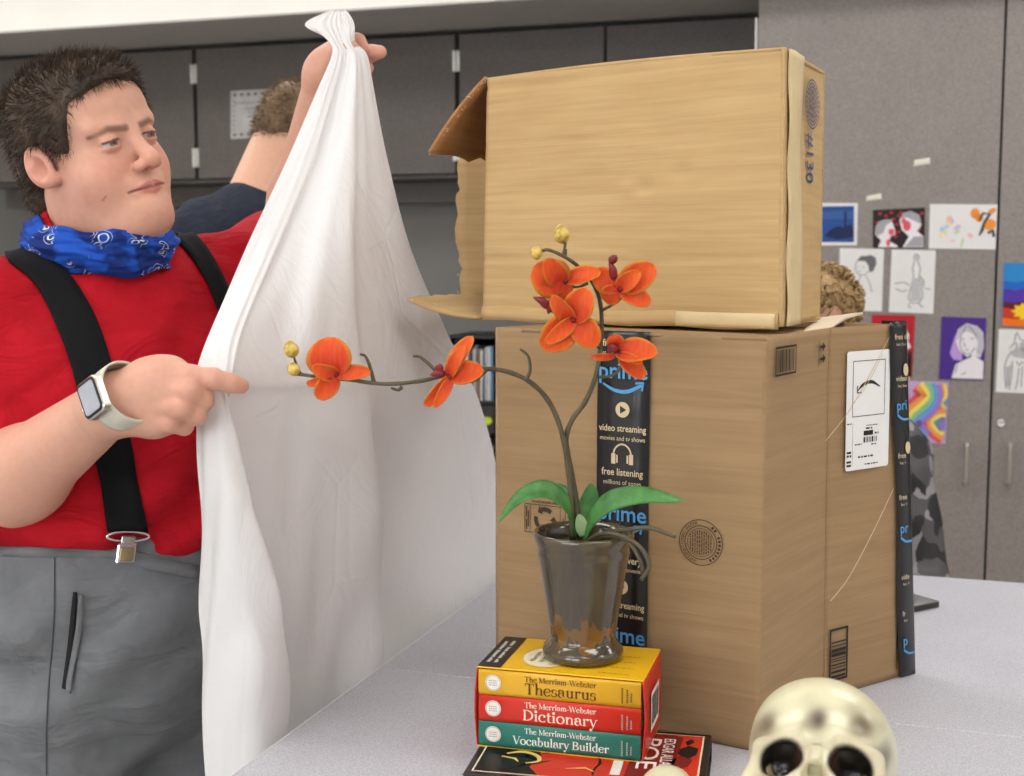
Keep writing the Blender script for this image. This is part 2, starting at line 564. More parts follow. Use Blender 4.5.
# ---- counter with base cabinets along the back wall
ctop = rbox('countertop', XL+.01, onwall(757, 100, P_T)[0]-.012, P_T-.01, P_W-.002, .73, .77, plain('dark_counter_laminate', (70,67,66), .4), label='long dark laminate countertop along the back wall', cat='countertop')
x0 = XL+.02; x1 = onwall(757, 100, P_T)[0]-.014; nb = 6
ORD = ['first','second','third','fourth','fifth','sixth','seventh','eighth','ninth','tenth','eleventh','twelfth','thirteenth','fourteenth','fifteenth','sixteenth','seventeenth','eighteenth','nineteenth','twentieth']
for k in range(nb):
    a = x0+(x1-x0)*k/nb; b = x0+(x1-x0)*(k+1)/nb
    u = empty('base_cabinet', room((a+b)/2, P_T+.3, 0), '%s grey base cabinet from the left under the dark counter' % ORD[k], 'cabinet', 'base cabinets under the counter')
    rbox('cabinet_body', a+.001, b-.001, P_T+.045, P_W-.003, .1, .729, M_TALL, u)
    rbox('plinth', a+.001, b-.001, P_T+.09, P_W-.01, 0, .1, M_DARKGAP, u)
    for s in (0, 1):
        c0 = a+(b-a)*s/2+.003; c1 = a+(b-a)*(s+1)/2-.003
        d = rbox('door', c0, c1, P_T+.024, P_T+.043, .11, .724, M_TALL, u, .0015)
        hx = c1-.04 if s == 0 else c0+.04
        m = MB(); m.add(*tube_vf([room(hx, P_T+.024, .56), room(hx, P_T, .565), room(hx, P_T, .67), room(hx, P_T+.024, .675)], .005))
        m.build('handle', M_STEEL, d)

# ---- tall cabinets on the right
TX0 = onwall(757, 60, P_T)[0]; TX1 = onwall(994, 330, P_T)[0]; TW = TX1-TX0
ty = .12
def tall(a, b, label, hside):
    t = empty('tall_cabinet', room((a+b)/2, P_T+.3, 0), label, 'cabinet', 'tall grey cabinets')
    rbox('cabinet_body', a, b, P_T+.021, P_W-.002, .08, Z_SOF-.003, M_DARKGAP, t)
    rbox('plinth', a+.01, b-.01, P_T+.07, P_W-.01, 0, .08, M_DARKGAP, t)
    d = rbox('door', a+.002, b-.002, P_T, P_T+.02, .1, Z_SOF-.006, M_TALL, t, .0015)
    hx, hz0 = onwall(hside, 443, P_T); hz1 = onwall(hside, 484, P_T)[1]
    m = MB(); m.add(*tube_vf(catmull([room(hx, P_T, hz0-.006), room(hx, P_T-.026, hz0-.004), room(hx, P_T-.03, hz0-.016), room(hx, P_T-.03, hz1+.016), room(hx, P_T-.026, hz1+.004), room(hx, P_T, hz1+.006)], 26), .0052))
    for z in (hz0-.006, hz1+.006):
        m.add(*lathe_vf(room(hx, P_T, z), [(.0085,0),(.0085,.004),(.006,.007)], 14, -RD))
    m.build('handle', M_STEEL, d)
    return t, d
t1, d1 = tall(TX0, TX1-.001, 'tall grey cabinet with most of the taped student drawings', 967)
t2, d2 = tall(TX1+.001, TX1+TW, 'tall grey cabinet with a round lock at the right edge', 1010)
lx, lz = onwall(1001, 423, P_T)
m = MB(); m.add(*lathe_vf(room(lx, P_T, lz), [(.0115,0),(.0115,.003),(.009,.006),(.0075,.006),(.007,.005)], 22, -RD)); m.add(*box_vf(room(lx-.0012, P_T-.0068, lz-.005), RE*.0024, RD*.002, RZ*.01))
m.build('lock', M_CHROME, d2)
rbox('tall_edge_strip', TX0-.006, TX0-.001, P_T-.002, P_T+.02, .1, onwall(755, 18, P_T)[1], M_WHITEEDGE, t1)

# ---- ceiling lights (recessed fluorescent troffers)
def m_diff():
    n = NT('light_diffuser'); n.color((.9,.9,.9)).set(rough=.5)
    n.b.inputs['Emission Color'].default_value = (1.0, .985, .965, 1); n.b.inputs['Emission Strength'].default_value = LAMP
    return n.m
M_DIFF = m_diff()
LIGHTS = [(-1.5,2.55),(.7,2.55),(-1.5,.55),(.7,.55),(-1.5,-1.5),(.7,-1.5),(2.7,2.55),(2.7,.55),(-3.2,2.55),(-3.2,.55)]
for k, (x, d) in enumerate(LIGHTS):
    L = empty('ceiling_light', room(x, d, ZC-.03), '%s recessed fluorescent ceiling light above the classroom' % ('back left','back middle','centre left','centre middle','front left','front middle','back right','centre right','back far left','centre far left')[k], 'ceiling light', 'ceiling lights')
    m = MB()
    for (a, b, c, e) in ((x-.62,x+.62,d-.32,d-.3),(x-.62,x+.62,d+.3,d+.32),(x-.62,x-.6,d-.3,d+.3),(x+.6,x+.62,d-.3,d+.3)):
        m.add(*box_vf(room(a,c,ZC-.03), RE*(b-a), RD*(e-c), RZ*.029))
    m.build('frame', M_WHITEEDGE, L, smooth=False)
    rbox('diffuser', x-.6, x+.6, d-.3, d+.3, ZC-.022, ZC-.012, M_DIFF, L)

# ---- unseen glowing windows, added behind the camera for frontal fill light
def m_fill():
    n = NT('added_fill_pane'); n.color((.8,.85,.9)).set(rough=.1)
    n.b.inputs['Emission Color'].default_value = (.93, .97, 1.0, 1); n.b.inputs['Emission Strength'].default_value = FILL
    return n.m
M_FILL = m_fill()
for k, (xa, xb) in enumerate(((-3.5,-1.9),(-1.6,0.0))):
    wdw = empty('window_%d' % (k+1), room((xa+xb)/2, DN+.02, .95)); tag(wdw, kind='structure')
    for (a, b, c, e) in ((xa-.06,xa,.9,2.5),(xb,xb+.06,.9,2.5),(xa,xb,.9,.95),(xa,xb,2.45,2.5),((xa+xb)/2-.02,(xa+xb)/2+.02,.95,2.45)):
        rbox('window_frame', a, b, DN+.0005, DN+.05, c, e, M_WHITEEDGE, wdw)
    rbox('fill_pane', xa, (xa+xb)/2-.02, DN+.005, DN+.015, .95, 2.45, M_FILL, wdw); rbox('fill_pane', (xa+xb)/2+.02, xb, DN+.005, DN+.015, .95, 2.45, M_FILL, wdw)
# ================================================================== tables
TZ = .90
def table(name, d0, d1, label):
    t = empty(name, room(.2, (d0+d1)/2, 0), label, 'table', 'grey laminate tables pushed together')
    xa, xb = -.70, 1.13
    v, f = box_vf(room(xa, d0, TZ-.03), RE*(xb-xa), RD*(d1-d0), RZ*.03, .0012)
    mesh('tabletop', v, f, M_TABLE, t, smooth=False)
    for (a, b, c, e) in ((xa-.0022, xa-.0001, d0, d1), (xb+.0001, xb+.0022, d0, d1)):
        mesh('edge_banding', *box_vf(room(a, c, TZ-.03), RE*(b-a), RD*(e-c), RZ*.0302, .0006), M_WHITEEDGE, t, smooth=False)
    rbox('apron', xa+.06, xb-.06, d0+.06, d1-.06, TZ-.1, TZ-.031, M_BLACKPL, t, .002)
    for x in (xa+.07, xb-.11):
        for d in (d0+.07, d1-.11):
            rbox('leg', x, x+.04, d, d+.04, 0, TZ-.101, M_BLACKPL, t, .004)
table('worktable', .79, 1.5515, 'grey speckled worktable nearest the camera, under the books and skull')
table('worktable', 1.5535, 2.309, 'grey speckled worktable farther back, with the phone on it')

# ================================================================== cardboard boxes
def m_card(name, lo, hi, fl=170):
    n = NT(name)
    st = n.noise(n.coord((5,5,fl)), 1.0, 3, .6)          # streaks along the flutes
    st2 = n.noise(n.coord((7,7,60)), 1.0, 2, .5)
    big = n.noise(n.coord(), 7, 4)
    fib = n.noise(n.coord(), 900, 2)
    f = n.math('ADD', n.math('MULTIPLY', st, .45), n.math('ADD', n.math('MULTIPLY', st2, .35), n.math('MULTIPLY', big, .2)))
    n.color(n.mix(.1, n.ramp(f, [(.36, srgb(lo)), (.62, srgb(hi))]), n.ramp(fib, [(.3, srgb(lo)), (.7, srgb(hi))]))).set(rough=.75, spec=.25)
    n.bump(n.math('ADD', st, n.math('MULTIPLY', st2, 1.4)), .28, .0012)
    return n.m
M_CARDU = m_card('light_kraft_cardboard', (182,150,103), (200,168,120))
M_CARDL = m_card('dull_kraft_cardboard', (150,122,88), (166,136,100))
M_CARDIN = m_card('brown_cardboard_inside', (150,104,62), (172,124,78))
M_CARDLIT = m_card('lit_cardboard_inside', (224,205,176), (238,221,194))
M_TAPEBLK = plain('black_packing_tape', (30,29,31), .28, spec=.5, vary=.15, scale=30)
M_TAPEPAPER = plain('beige_paper_tape', (214,190,146), .55, vary=.05, scale=30)
M_LABEL = plain('white_shipping_label', (236,234,232), .4, vary=.015)
I_BLK = ink('black', (38,33,30)); I_BLUE = ink('light_blue', (86,158,214)); I_CREAM = ink('cream', (216,196,158)); I_STAMP = ink('stamp_brown', (60,46,34)); I_NAVY = ink('stamp_blue', (58,76,122))

def crease(t, c, w, a):
    return a*np.exp(-((t-c)/w)**2)
# ---- lower box, leaning open
lb = {'L': V(-.020,1.571), 'N': V(.274,1.395), 'B': V(.387,1.568), 'E': V(.529,1.672)}
lt = {'L': V(-.020,1.569), 'N': V(.274,1.395), 'B': V(.382,1.562), 'E': V(.494,1.643)}
LZ0, LZ1 = TZ+.0008, 1.363
BK = V(.20, 1.86); BKt = V(.19, 1.82)
def lo3(k, t=None):
    return np.append(lb[k], LZ0) if t is None else np.append(lt[k], LZ1)
lower = empty('cardboard_box', onz(740, 700, TZ)*V(1,1,0)+V(0,0.15,TZ), 'large taped cardboard box standing on the table behind the orchid', 'box', 'cardboard boxes')
lower.location.z = TZ
def d_front(s, t):
    r = crease(t, .83 + .012*np.sin(6*s), .006, -.0016) + crease(t, .60+.015*s, .007, -.0012) + crease(t, .28, .006, -.0006)
    r = r + .003*np.sin(math.pi*s)*np.sin(math.pi*t) + .0008*np.sin(17*s+3*np.sin(9*t))*np.sin(13*t)
    return r * np.clip(s/.03, 0, 1)*np.clip((1-s)/.03, 0, 1)
v, f = panel_vf(lo3('L'), lo3('N'), lo3('N',1), lo3('L',1), .004, 60, 80, d_front)
mesh('front_panel', v, f, M_CARDL, lower)
def d_side(s, t):
    return (crease(t, .36+.06*s, .008, -.0015) + .0018*np.sin(math.pi*s)*np.sin(2.2*math.pi*t)) * np.clip((1-s)/.04,0,1)*np.clip(s/.04,0,1)
m = MB()
m.add(*panel_vf(lo3('N'), lo3('B'), lo3('B',1), lo3('N',1), .004, 24, 60, d_side))
m.add(*panel_vf(lo3('B'), lo3('E'), lo3('E',1), lo3('B',1), .004, 24, 60, d_side))
m.build('side_panel', M_CARDL, lower)
m = MB(); m.add(*panel_vf(np.append(BK,LZ0), lo3('L'), lo3('L',1), np.append(BKt,LZ1), .004, 4, 4)); m.build('side_panel', M_CARDL, lower)
m = MB(); m.add(*panel_vf(lo3('E'), np.append(BK,LZ0), np.append(BKt,LZ1), lo3('E',1), .004, 4, 4)); m.build('back_panel', M_CARDL, lower)
m = MB(); cc = (lo3('N',1)+lo3('E',1)+lo3('L',1)+np.append(BKt,LZ1))/4
top = [lo3('L',1), lo3('N',1), lo3('B',1), np.append(BKt,LZ1)]
m.add(*panel_vf(*[q-RZ*.001 for q in top], thick=.004, nu=3, nv=3)); m.build('top_flap', M_CARDL, lower)
# the flap that stands a little open on the right, its inside painted paler as if lit
h0 = lo3('B',1); h1 = lo3('N',1)*.45+lo3('B',1)*.55
tip = at(863, 312, 1.78); tip2 = at(822, 317, 1.80)
m = MB(); m.add(*panel_vf(h1+RZ*.0, h0+RZ*.0, tip, tip2, .004, 6, 6, lambda s, t: .004*np.sin(math.pi*t))); m.build('raised_flap', M_CARDLIT, lower)
# front tape with print
FU = unit(lo3('N')-lo3('L')); FP = Print(lo3('L'), FU, RZ, .0006); FW = np.linalg.norm(lo3('N')-lo3('L')); FH = LZ1-LZ0
def fs(px, y):                                     # a pixel on the front face -> face coordinates
    r = ray(px, y); n = np.cross(FU, RZ); p = CAM + r*(((lo3('L')-CAM)@n)/(r@n)); return float((p-lo3('L'))@FU), float(p[2]-LZ0)
tx0 = fs(599, 450)[0]; tx1 = fs(651, 450)[0]
def tape_grid(o, u, vdir, x0, x1, y0, y1, n, h, nx=4, ny=60, wob=.0007):
    X = np.linspace(x0, x1, nx); Y = np.linspace(y0, y1, ny)
    G = np.array([[o + u*x + vdir*y + n*(h + wob*np.sin(40*y+9*x)*(.4+.6*np.sin(113*y))) for x in X] for y in Y])
    return slab_vf(G, n, .0003)
FN = unit(np.cross(FU, RZ))
tp = mesh('tape', *tape_grid(lo3('L'), FU, RZ, tx0, tx1, .0, FH+.001, FN, .0052), M_TAPEBLK, lower)
def offs(P, d): P.h = d; return P
def tape_print(P, cx, w, ys, parent):
    """repeat of the tape's printed words; ys = list of (kind, y)"""
    a = offs(Print(P.o, P.u, P.v), P.h); b = offs(Print(P.o, P.u, P.v), P.h)
    for kind, y in ys:
        if kind == 'prime':
            b.text('prime', cx, y, w*.40, 'CENTER', bold=.012)
            b.stroke([(cx-.38*w, y-.10*w), (cx-.15*w, y-.21*w), (cx+.1*w, y-.22*w), (cx+.36*w, y-.1*w)], [.03*w,.06*w,.07*w,.05*w], n=14)
            b.stroke([(cx+.24*w, y-.075*w), (cx+.39*w, y-.06*w), (cx+.36*w, y-.2*w)], .04*w)
        elif kind == 'video':
            a.text('video streaming', cx, y, w*.165, 'CENTER', sx=.85, bold=.012); a.text('movies and tv shows', cx, y-.16*w, w*.115, 'CENTER', sx=.9)
            c = y+.38*w
            a.stroke([(cx+.0635*w*math.cos(q)*1.1, c+.0635*w*math.sin(q)*1.1) for q in np.linspace(0, 2*math.pi, 25)[:-1]], .13*w, closed=True)
        elif kind == 'listen':
            a.text('free listening', cx, y, w*.175, 'CENTER', sx=.88, bold=.012); a.text('millions of songs', cx, y-.16*w, w*.115, 'CENTER', sx=.95)
            c = y+.3*w
            a.stroke([(cx+.17*w*math.cos(q), c+.05*w+.2*w*math.sin(q)) for q in np.linspace(math.pi, 0, 14)], .03*w)
            for sg in (-1, 1): a.rect(cx+sg*.17*w-.04*w, c-.1*w, cx+sg*.17*w+.04*w, c+.08*w); a.rect(cx+sg*.1*w-.015*w, c-.08*w, cx+sg*.1*w+.015*w, c+.06*w)
        elif kind == 'deliver':
            a.text('free delivery', cx, y, w*.175, 'CENTER', sx=.88, bold=.012); a.text('fast, free, and convenient', cx, y-.15*w, w*.11, 'CENTER', sx=.8)
    if a.k: a.build('printed_words', I_CREAM, parent)
    if b.k: b.build('printed_logo', I_BLUE, parent)
FP.h = .0066
tcx = (tx0+tx1)/2; tw = tx1-tx0
yy = lambda py: fs(625, py)[1]
tape_print(FP, tcx, tw, [('deliver', yy(346)), ('prime', yy(378)), ('video', yy(431)), ('listen', yy(475)), ('prime', yy(520)), ('deliver', yy(562)), ('video', yy(607)), ('prime', yy(641))], tp)
# dark triangle in the play sign
t3 = offs(Print(FP.o, FP.u, FP.v), .007)
for py in (431, 607):
    c = yy(py)+.38*tw; t3.poly([(tcx-.045*tw, c-.07*tw), (tcx+.075*tw, c), (tcx-.045*tw, c+.07*tw)])
t3.build('play_triangle', M_TAPEBLK, tp)
# round maker's stamp on the front, recycling mark on the left
FP2 = offs(Print(FP.o, FP.u, FP.v), .0036)
def round_stamp(P, cx, cy, r, ring_txt, rot0, lines):
    P.ring(cx, cy, r, r*.035, 44); P.ring(cx, cy, r*.74, r*.035, 40)
    for txt, a0, a1, sgn in ring_txt:
        n = len(txt)
        for i, ch in enumerate(txt):
            a = a0+(a1-a0)*i/(n-1)
            if ch != ' ': P.text(ch, cx+r*.80*math.cos(a), cy+r*.80*math.sin(a), r*.2, 'CENTER', rot=a-math.pi/2)
    for (dx, y0, y1, w) in lines: P.rect(cx+dx*r, cy+y0*r, cx+(dx+w)*r, cy+y1*r)
    P.ring(cx, cy, r*.62, r*.02, 36)
scx, scy = fs(702, 542); sr = (fs(724, 542)[0]-fs(681, 542)[0])/2
random.seed(4)
lines = []
for k in range(10):
    x = -.5+.105*k; hh = .9*math.sqrt(max(.05, .36-(x+.03)**2)); y = -hh
    while y < hh:
        l = random.uniform(.06,.2); lines.append((x, y, min(y+l, hh), .045)); y += l+.035
round_stamp(FP2, scx, scy, sr, [('INTERNATIONAL PAPER', math.radians(255), math.radians(105), 1)], 0, lines)
for k in range(11):                                 # worn, unreadable letters
    if k != 2: a = math.radians(52-11*k); FP2.disc(scx+sr*.87*math.cos(a), scy+sr*.87*math.sin(a), sr*.075, sr*.05, 7, rot=a)
FP2.build('round_stamp', I_STAMP, lower)
R1 = offs(Print(FP.o, FP.u, FP.v), .0036)
rx0, ry0 = fs(526, 531); rx1, ry1 = fs(567, 507)
R1.frame(rx0, ry0, rx1, ry1, .0009)
R1.text('how2recycle.info', (rx0+rx1)/2, ry1+.002, .0052, 'CENTER', bold=.02)
cx, cy, rr = (rx0+rx1)/2, (ry0+ry1)/2, (ry1-ry0)*.36
for k in range(3):
    a = math.pi/2 + k*2*math.pi/3
    pts = [(cx+rr*math.cos(a+q), cy+rr*math.sin(a+q)) for q in (-.75,-.35,.05,.4)]
    R1.stroke(pts, rr*.42)
    b = a+.4; tip_ = (cx+rr*math.cos(b+.5), cy+rr*math.sin(b+.5)); R1.poly([(cx+rr*.55*math.cos(b), cy+rr*.55*math.sin(b)), tip_, (cx+rr*1.45*math.cos(b), cy+rr*1.45*math.sin(b))])
for (xx, a_, b_) in ((rx0+.002, .1, .45), (rx0+.002, .55, .9), (rx0+.0045, .2, .75), (rx1-.0035, .4, .6)): R1.rect(xx, ry0+(ry1-ry0)*a_, xx+.0014, ry0+(ry1-ry0)*b_)
R1.rect(rx0+.0075, ry0, rx0+.0082, ry1); R1.rect(rx1-.0075, ry0, rx1-.0068, ry1)
R1.build('recycling_mark', I_STAMP, lower)
# right face near part: barcode and two arrows
def side_print(a, b, h=.0004):
    A, B, A1 = lo3(a), lo3(b), lo3(a,1)
    P = Print(A, B-A, A1-A, h)
    def s(px, py):
        r = ray(px, py); p = CAM + r*(((A-CAM)@P.n)/(r@P.n)); return float((p-A)@P.u), float((p-A)@P.v)
    return P, s
def barcode(P, x0, y0, x1, y1, vertical=True, fw=.0022, seed=1, frame=True):
    r = random.Random(seed)
    if frame: P.frame(x0, y0, x1, y1, fw)
    g = .0035 if frame else 0
    a, b = (x0+g, x1-g) if vertical else (y0+g, y1-g)
    q = a+ (0 if frame else 0)
    while q < b-.001:
        w = r.choice([.0012,.0012,.0022,.0032]); w = min(w, b-q)
        if vertical: P.rect(q, y0+g*1.2, q+w, y1-g*1.2)
        else: P.rect(x0+g*.3, q, x1-g*.3, q+w)
        q += w + r.choice([.0012,.002,.0026])
P, s = side_print('N', 'B', .0026)
x0, y0 = s(773, 377); x1, y1 = s(794.5, 344)
barcode(P, x0, y0, x1, y1)
ax0, ay0 = s(816.3, 367); _, ay1 = s(816.3, 340); P.rect(ax0, ay0, ax0+.0012, ay1)
for py in (347, 359):
    ax, ay = s(818, py); L = .019; P.rect(ax, ay-.0016, ax+L*.6, ay+.0016); P.poly([(ax+L*.5, ay-.0055), (ax+L, ay), (ax+L*.5, ay+.0055)])
P.build('box_markings', I_BLK, lower)
P, s = side_print('B', 'E', .0026)
x0, y0 = s(827.5, 682); x1, y1 = s(847.5, 624)
P.frame(x0, y0, x1, y1, .003)
r_ = random.Random(5); q = y0+.004
while q < y1-.016:
    w = r_.choice([.0014,.002,.003,.0042]); P.rect(x0+.004, q, x1-.004, q+w); q += w + r_.choice([.0016,.0022,.003])
P.rect(s(901,480)[0], s(901,665)[1], s(902,480)[0], s(901,575)[1])
P.build('box_markings', I_BLK, lower)
# shipping label
A = P; P, s = side_print('B', 'E', .003)
x0, y0 = s(845.5, 470.5); x1, y1 = s(892, 347)
c = .004
v, f = [], []
rounded = []
for (cx, cy, a0) in ((x0+c, y0+c, math.pi), (x1-c, y0+c, 1.5*math.pi), (x1-c, y1-c, 0), (x0+c, y1-c, .5*math.pi)):
    for k in range(5):
        a = a0+k*math.pi/8; rounded.append((cx+c*math.cos(a), cy+c*math.sin(a)))
vv = [P.p(x, y, 0) for x, y in rounded] + [P.p(x, y, .0005) for x, y in rounded]; n = len(rounded)
label = mesh('shipping_label', vv, [list(range(n))[::-1], [n+i for i in range(n)]]+[[i,(i+1)%n,n+(i+1)%n,n+i] for i in range(n)], M_LABEL, lower, smooth=False)
P.h = .0039
w, h = x1-x0, y1-y0
P.frame(x0+w*.13, y0+h*.45, x1-w*.12, y1-h*.08, .0009)
P.stroke([(x0+w*.24, y0+h*.665), (x0+w*.36, y0+h*.715), (x0+w*.56, y0+h*.735), (x0+w*.76, y0+h*.69)], [.001,.0042,.0046,.0015], n=16)
P.stroke([(x0+w*.24, y0+h*.71), (x0+w*.235, y0+h*.65), (x0+w*.33, y0+h*.655)], .0022)
def words(P, x, y, x1, sz, seed, gap=.4):
    r = random.Random(seed)
    while x < x1-sz*.5:
        l = min(r.uniform(.8,2.4)*sz, x1-x); P.rect(x, y, x+l*.9, y+sz*.6); x += l+sz*gap
P.rect(x0+w*.40, y0+h*.285, x0+w*.62, y0+h*.325)
barcode(P, x0+w*.40, y0+h*.225, x0+w*.72, y0+h*.272, True, 0, 9, False)
words(P, x0+w*.45, y0+h*.338, x0+w*.60, .0035, 2); words(P, x0+w*.66, y0+h*.29, x0+w*.75, .0035, 3)
words(P, x0+w*.46, y0+h*.365, x0+w*.72, .002, 4); words(P, x0+w*.2, y0+h*.21, x0+w*.36, .0025, 5); words(P, x0+w*.58, y0+h*.2, x0+w*.7, .0025, 6)
words(P, x0+w*.28, y0+h*.1, x0+w*.66, .0035, 7); words(P, x0+w*.44, y0+h*.035, x0+w*.76, .0028, 8); words(P, x0+w*.02, y0+h*.39, x0+w*.12, .0026, 9)
P.rect(x0+w*.145, y0+h*.04, x0+w*.15, y0+h*.4)
for k, q in enumerate((.145,.115,.065,.035)): words(P, x0+w*.02, y0+h*q, x0+w*.13, .0045, 20+k, .2)
P.build('label_print', I_BLK, label)
# clear tape strip across the label, its glints painted as thin pale lines
cl = offs(Print(P.o, P.u, P.v), .0042)
cl.stroke([s(892,332), s(868,378), s(848,412), s(826,440)], .0011, n=14); cl.stroke([s(884,352), s(866,386), s(852,404)], .0009, n=10)
cl.stroke([s(893,486), s(872,530), s(848,575), s(829,600)], .0012, n=16)
cl.build('tape_wrinkle_glint', plain('painted_tape_glint', (220,198,166), .2, vary=.05), lower)
# black tape round the far right corner
E0, E1, B0, B1 = lo3('E'), lo3('E',1), lo3('B'), lo3('B',1)
sn = unit(np.cross(E0-B0, RZ)); sd0 = unit(E0-B0); sd1 = unit(E1-B1)
G = []
for t in np.linspace(0, 1, 50):
    e = E0*(1-t)+(E1+RZ*.004)*t; sdv = sd0*(1-t)+sd1*t; w0 = .030+.003*math.sin(9*t)
    bdir = unit(np.append(BK-lb['E'], 0))
    G.append([e - sdv*w0 + sn*.0045, e - sdv*w0*.5 + sn*(.0052+.001*math.sin(31*t)), e + sn*.005, e + sdv*.005 + sn*.002, e + sdv*.005 + bdir*.012, e + sdv*.005 + bdir*.03])
G = np.array(G)
v, f = slab_vf(G, sn, .0004)
ctape = mesh('tape', v, f, M_TAPEBLK, lower)
P = Print(E0-sd0*.015, sd0*.5+sd1*.5, E1-E0, .0075)
yy2 = lambda py: (LZ1-LZ0)*(673-py)/(673-325)
a = offs(Print(P.o, P.u, P.v), .0075); b = offs(Print(P.o, P.u, P.v), .0075)
for (txt, py) in (('free d', 337), ('video s', 377), ('free', 452), ('free', 493), ('vide', 573), ('fr', 610)):
    a.text(txt, -.011, yy2(py), .0098, bold=.01); a.text('fast, free'[:2*len(txt)], -.008, yy2(py)-.008, .0052)
for (txt, py) in (('pri', 405), ('pr', 526), ('p', 640)):
    b.text(txt, -.011, yy2(py), .0185, bold=.012); b.stroke([(-.010, yy2(py)-.006), (0, yy2(py)-.012), (.012, yy2(py)-.0125)], .003, n=8)
for py in (365, 441): a.disc(.009, yy2(py)-.002, .005, .008, 16)
a.build('printed_words', I_CREAM, ctape); b.build('printed_logo', I_BLUE, ctape)

# ---- upper box, lying on its side with the open end to the left
uz0, uz1 = 1.3665, 1.682
n0, l0, r0 = V(.299,1.440), V(-.038,1.710), V(.381,1.610)
k0 = l0 + r0 - n0
up = lambda p, z: np.append(p, z)
upper = empty('cardboard_box', up((n0+k0)/2, uz0), 'open cardboard box lying on its side on top of the larger box', 'box', 'cardboard boxes')
TLc, TRc, BRc, BLc = at(487, 78, 1.71), at(785, 47, 1.44), at(782, 327, 1.44), at(483, 317, 1.71)
BLc[2] = max(BLc[2], uz0); 
dY = up(k0-l0, 0)
def d_up(s, t):
    r = crease(t, .245+.006*np.sin(8*s), .008, -.0022) + crease(t, .72, .012, -.0006) + crease(t, .955+.01*s, .012, -.002)
    r = r + .0035*np.exp(-((s-.56)/.05)**2-((t-.52)/.025)**2)*np.sin(40*s) - .0025*np.exp(-((s-.70)/.03)**2-((t-.57)/.03)**2)
    r = r + .004*np.sin(math.pi*s)*np.sin(math.pi*t)
    return r*np.clip(t/.02, 0, 1)*np.clip((1-t)/.02, 0, 1)
mesh('front_panel', *panel_vf(BLc, BRc, TRc, TLc, .004, 80, 70, d_up), M_CARDU, upper)
TRb, BRb = at(825, 72, 1.625), at(820, 322, 1.61)
BRb[2] = BRc[2]
mesh('end_panel', *panel_vf(BRc, BRb, TRb, TRc, .004, 16, 40, lambda s, t: .002*np.sin(math.pi*s)*np.sin(5*t)), M_CARDU, upper)
TLb, BLb = TLc + (TRb-TRc), BLc + (BRb-BRc)
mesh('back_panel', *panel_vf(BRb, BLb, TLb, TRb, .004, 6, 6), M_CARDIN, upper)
mesh('top_panel', *panel_vf(TLc, TRc, TRb, TLb, .004, 30, 8, lambda s, t: .004*np.sin(math.pi*s)), M_CARDU, upper)
mesh('bottom_panel', *panel_vf(BLb, BRb, BRc, BLc, .004, 6, 6), M_CARDU, upper)
# flaps at the open end
def ragged(a, b, c, d, seed, thick=.0045, mat=M_CARDU, amp=.004, nu=10, nv=10, name='flap'):
    r = np.random.default_rng(seed); j = r.normal(0, 1, 64)
    a, b, c, d = [np.asarray(q, float) for q in (a, b, c, d)]
    s, t = np.meshgrid(np.linspace(0,1,nu), np.linspace(0,1,nv)); s3, t3 = s[...,None], t[...,None]
    G = (1-t3)*((1-s3)*a+s3*b)+t3*((1-s3)*d+s3*c)
    out = unit(d-a)
    G = G + out*(t**4*np.interp(s, np.linspace(0,1,20), j[:20])*amp)[...,None]
    nn = unit(np.cross(b-a, d-a)); G = G + nn*(.006*np.sin(math.pi*t)*np.sin(2.5*s+seed))[...,None]
    return mesh(name, *slab_vf(G, nn, thick), mat, upper)
fl = at(430, 154, 1.70)
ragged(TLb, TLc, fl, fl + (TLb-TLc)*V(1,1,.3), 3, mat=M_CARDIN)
bf = at(406, 297, 1.70)
ragged(BLc, BLb, bf+(BLb-BLc)*V(1,1,.2), bf, 5, amp=.003)
kf0, kf1 = at(457, 300, 1.885), at(459, 150, 1.885)
ragged(BLb, TLb, kf1, kf0, 8, amp=.0035, nu=24)
# torn paper fibres along the raw edges
m = MB(); r_ = random.Random(3)
for (A_, B_) in ((TLc, fl), (kf0, kf1), (bf, BLc), (fl, TLc)):
    for k in range(7):
        q = r_.random(); p = A_*(1-q)+B_*q; d = V(r_.uniform(-1,.6), r_.uniform(-1,0), r_.uniform(-1,.6))*r_.uniform(.003,.009)
        m.add(*tube_vf([p, p+d*.5+V(0,0,.001), p+d], [.0004,.0003,.0001], 4))
m.build('torn_fibres', plain('paper_fibre', (226,206,170), .8), upper, kind='stuff')
# folded rim along the lower front edge and paper tape round the right corner
U_ = unit(BRc-BLc); m = MB()
rim = [BLc + (BRc-BLc)*t + V(0,0,.006+.001*math.sin(21*t)) + unit(np.cross(U_,RZ))*.0015 for t in np.linspace(.0,.99,40)]
G = np.array([[p+RZ*.0085*(1-k/3)-RZ*.010*(k/3) + unit(np.cross(U_,RZ))*(.0025*math.sin(math.pi*k/3)) for k in range(4)] for p in rim])[:, ::-1]
m.add(*slab_vf(G.transpose(1,0,2), unit(np.cross(U_,RZ)), .002)); m.build('folded_rim', M_CARDU, upper)
en = unit(np.cross(BRb-BRc, RZ)); ed = unit(BRb-BRc)
G = []
for t in np.linspace(0, 1, 40):
    p = BRc*(1-t)+TRc*t; w1 = .075+.008*math.sin(7*t)
    G.append([p + ed*.012 + en*(.0022+.0012*math.sin(19*t)), p+ed*.03+en*(.0035+.0012*math.sin(26*t)), p+ed*w1*.8+en*.003, p+ed*w1+en*.0028])
mesh('paper_tape', *slab_vf(np.array(G), en, .0005), M_TAPEPAPER, upper)
tn = unit(np.cross(U_, RZ))
G = np.array([[p + tn*(.0046+.002*math.sin(math.pi*(k+.5)/5)) + RZ*(.0145-.0042*k) for k in range(5)] for p in [BLc+(BRc-BLc)*t for t in np.linspace(.69,.985,12)]])
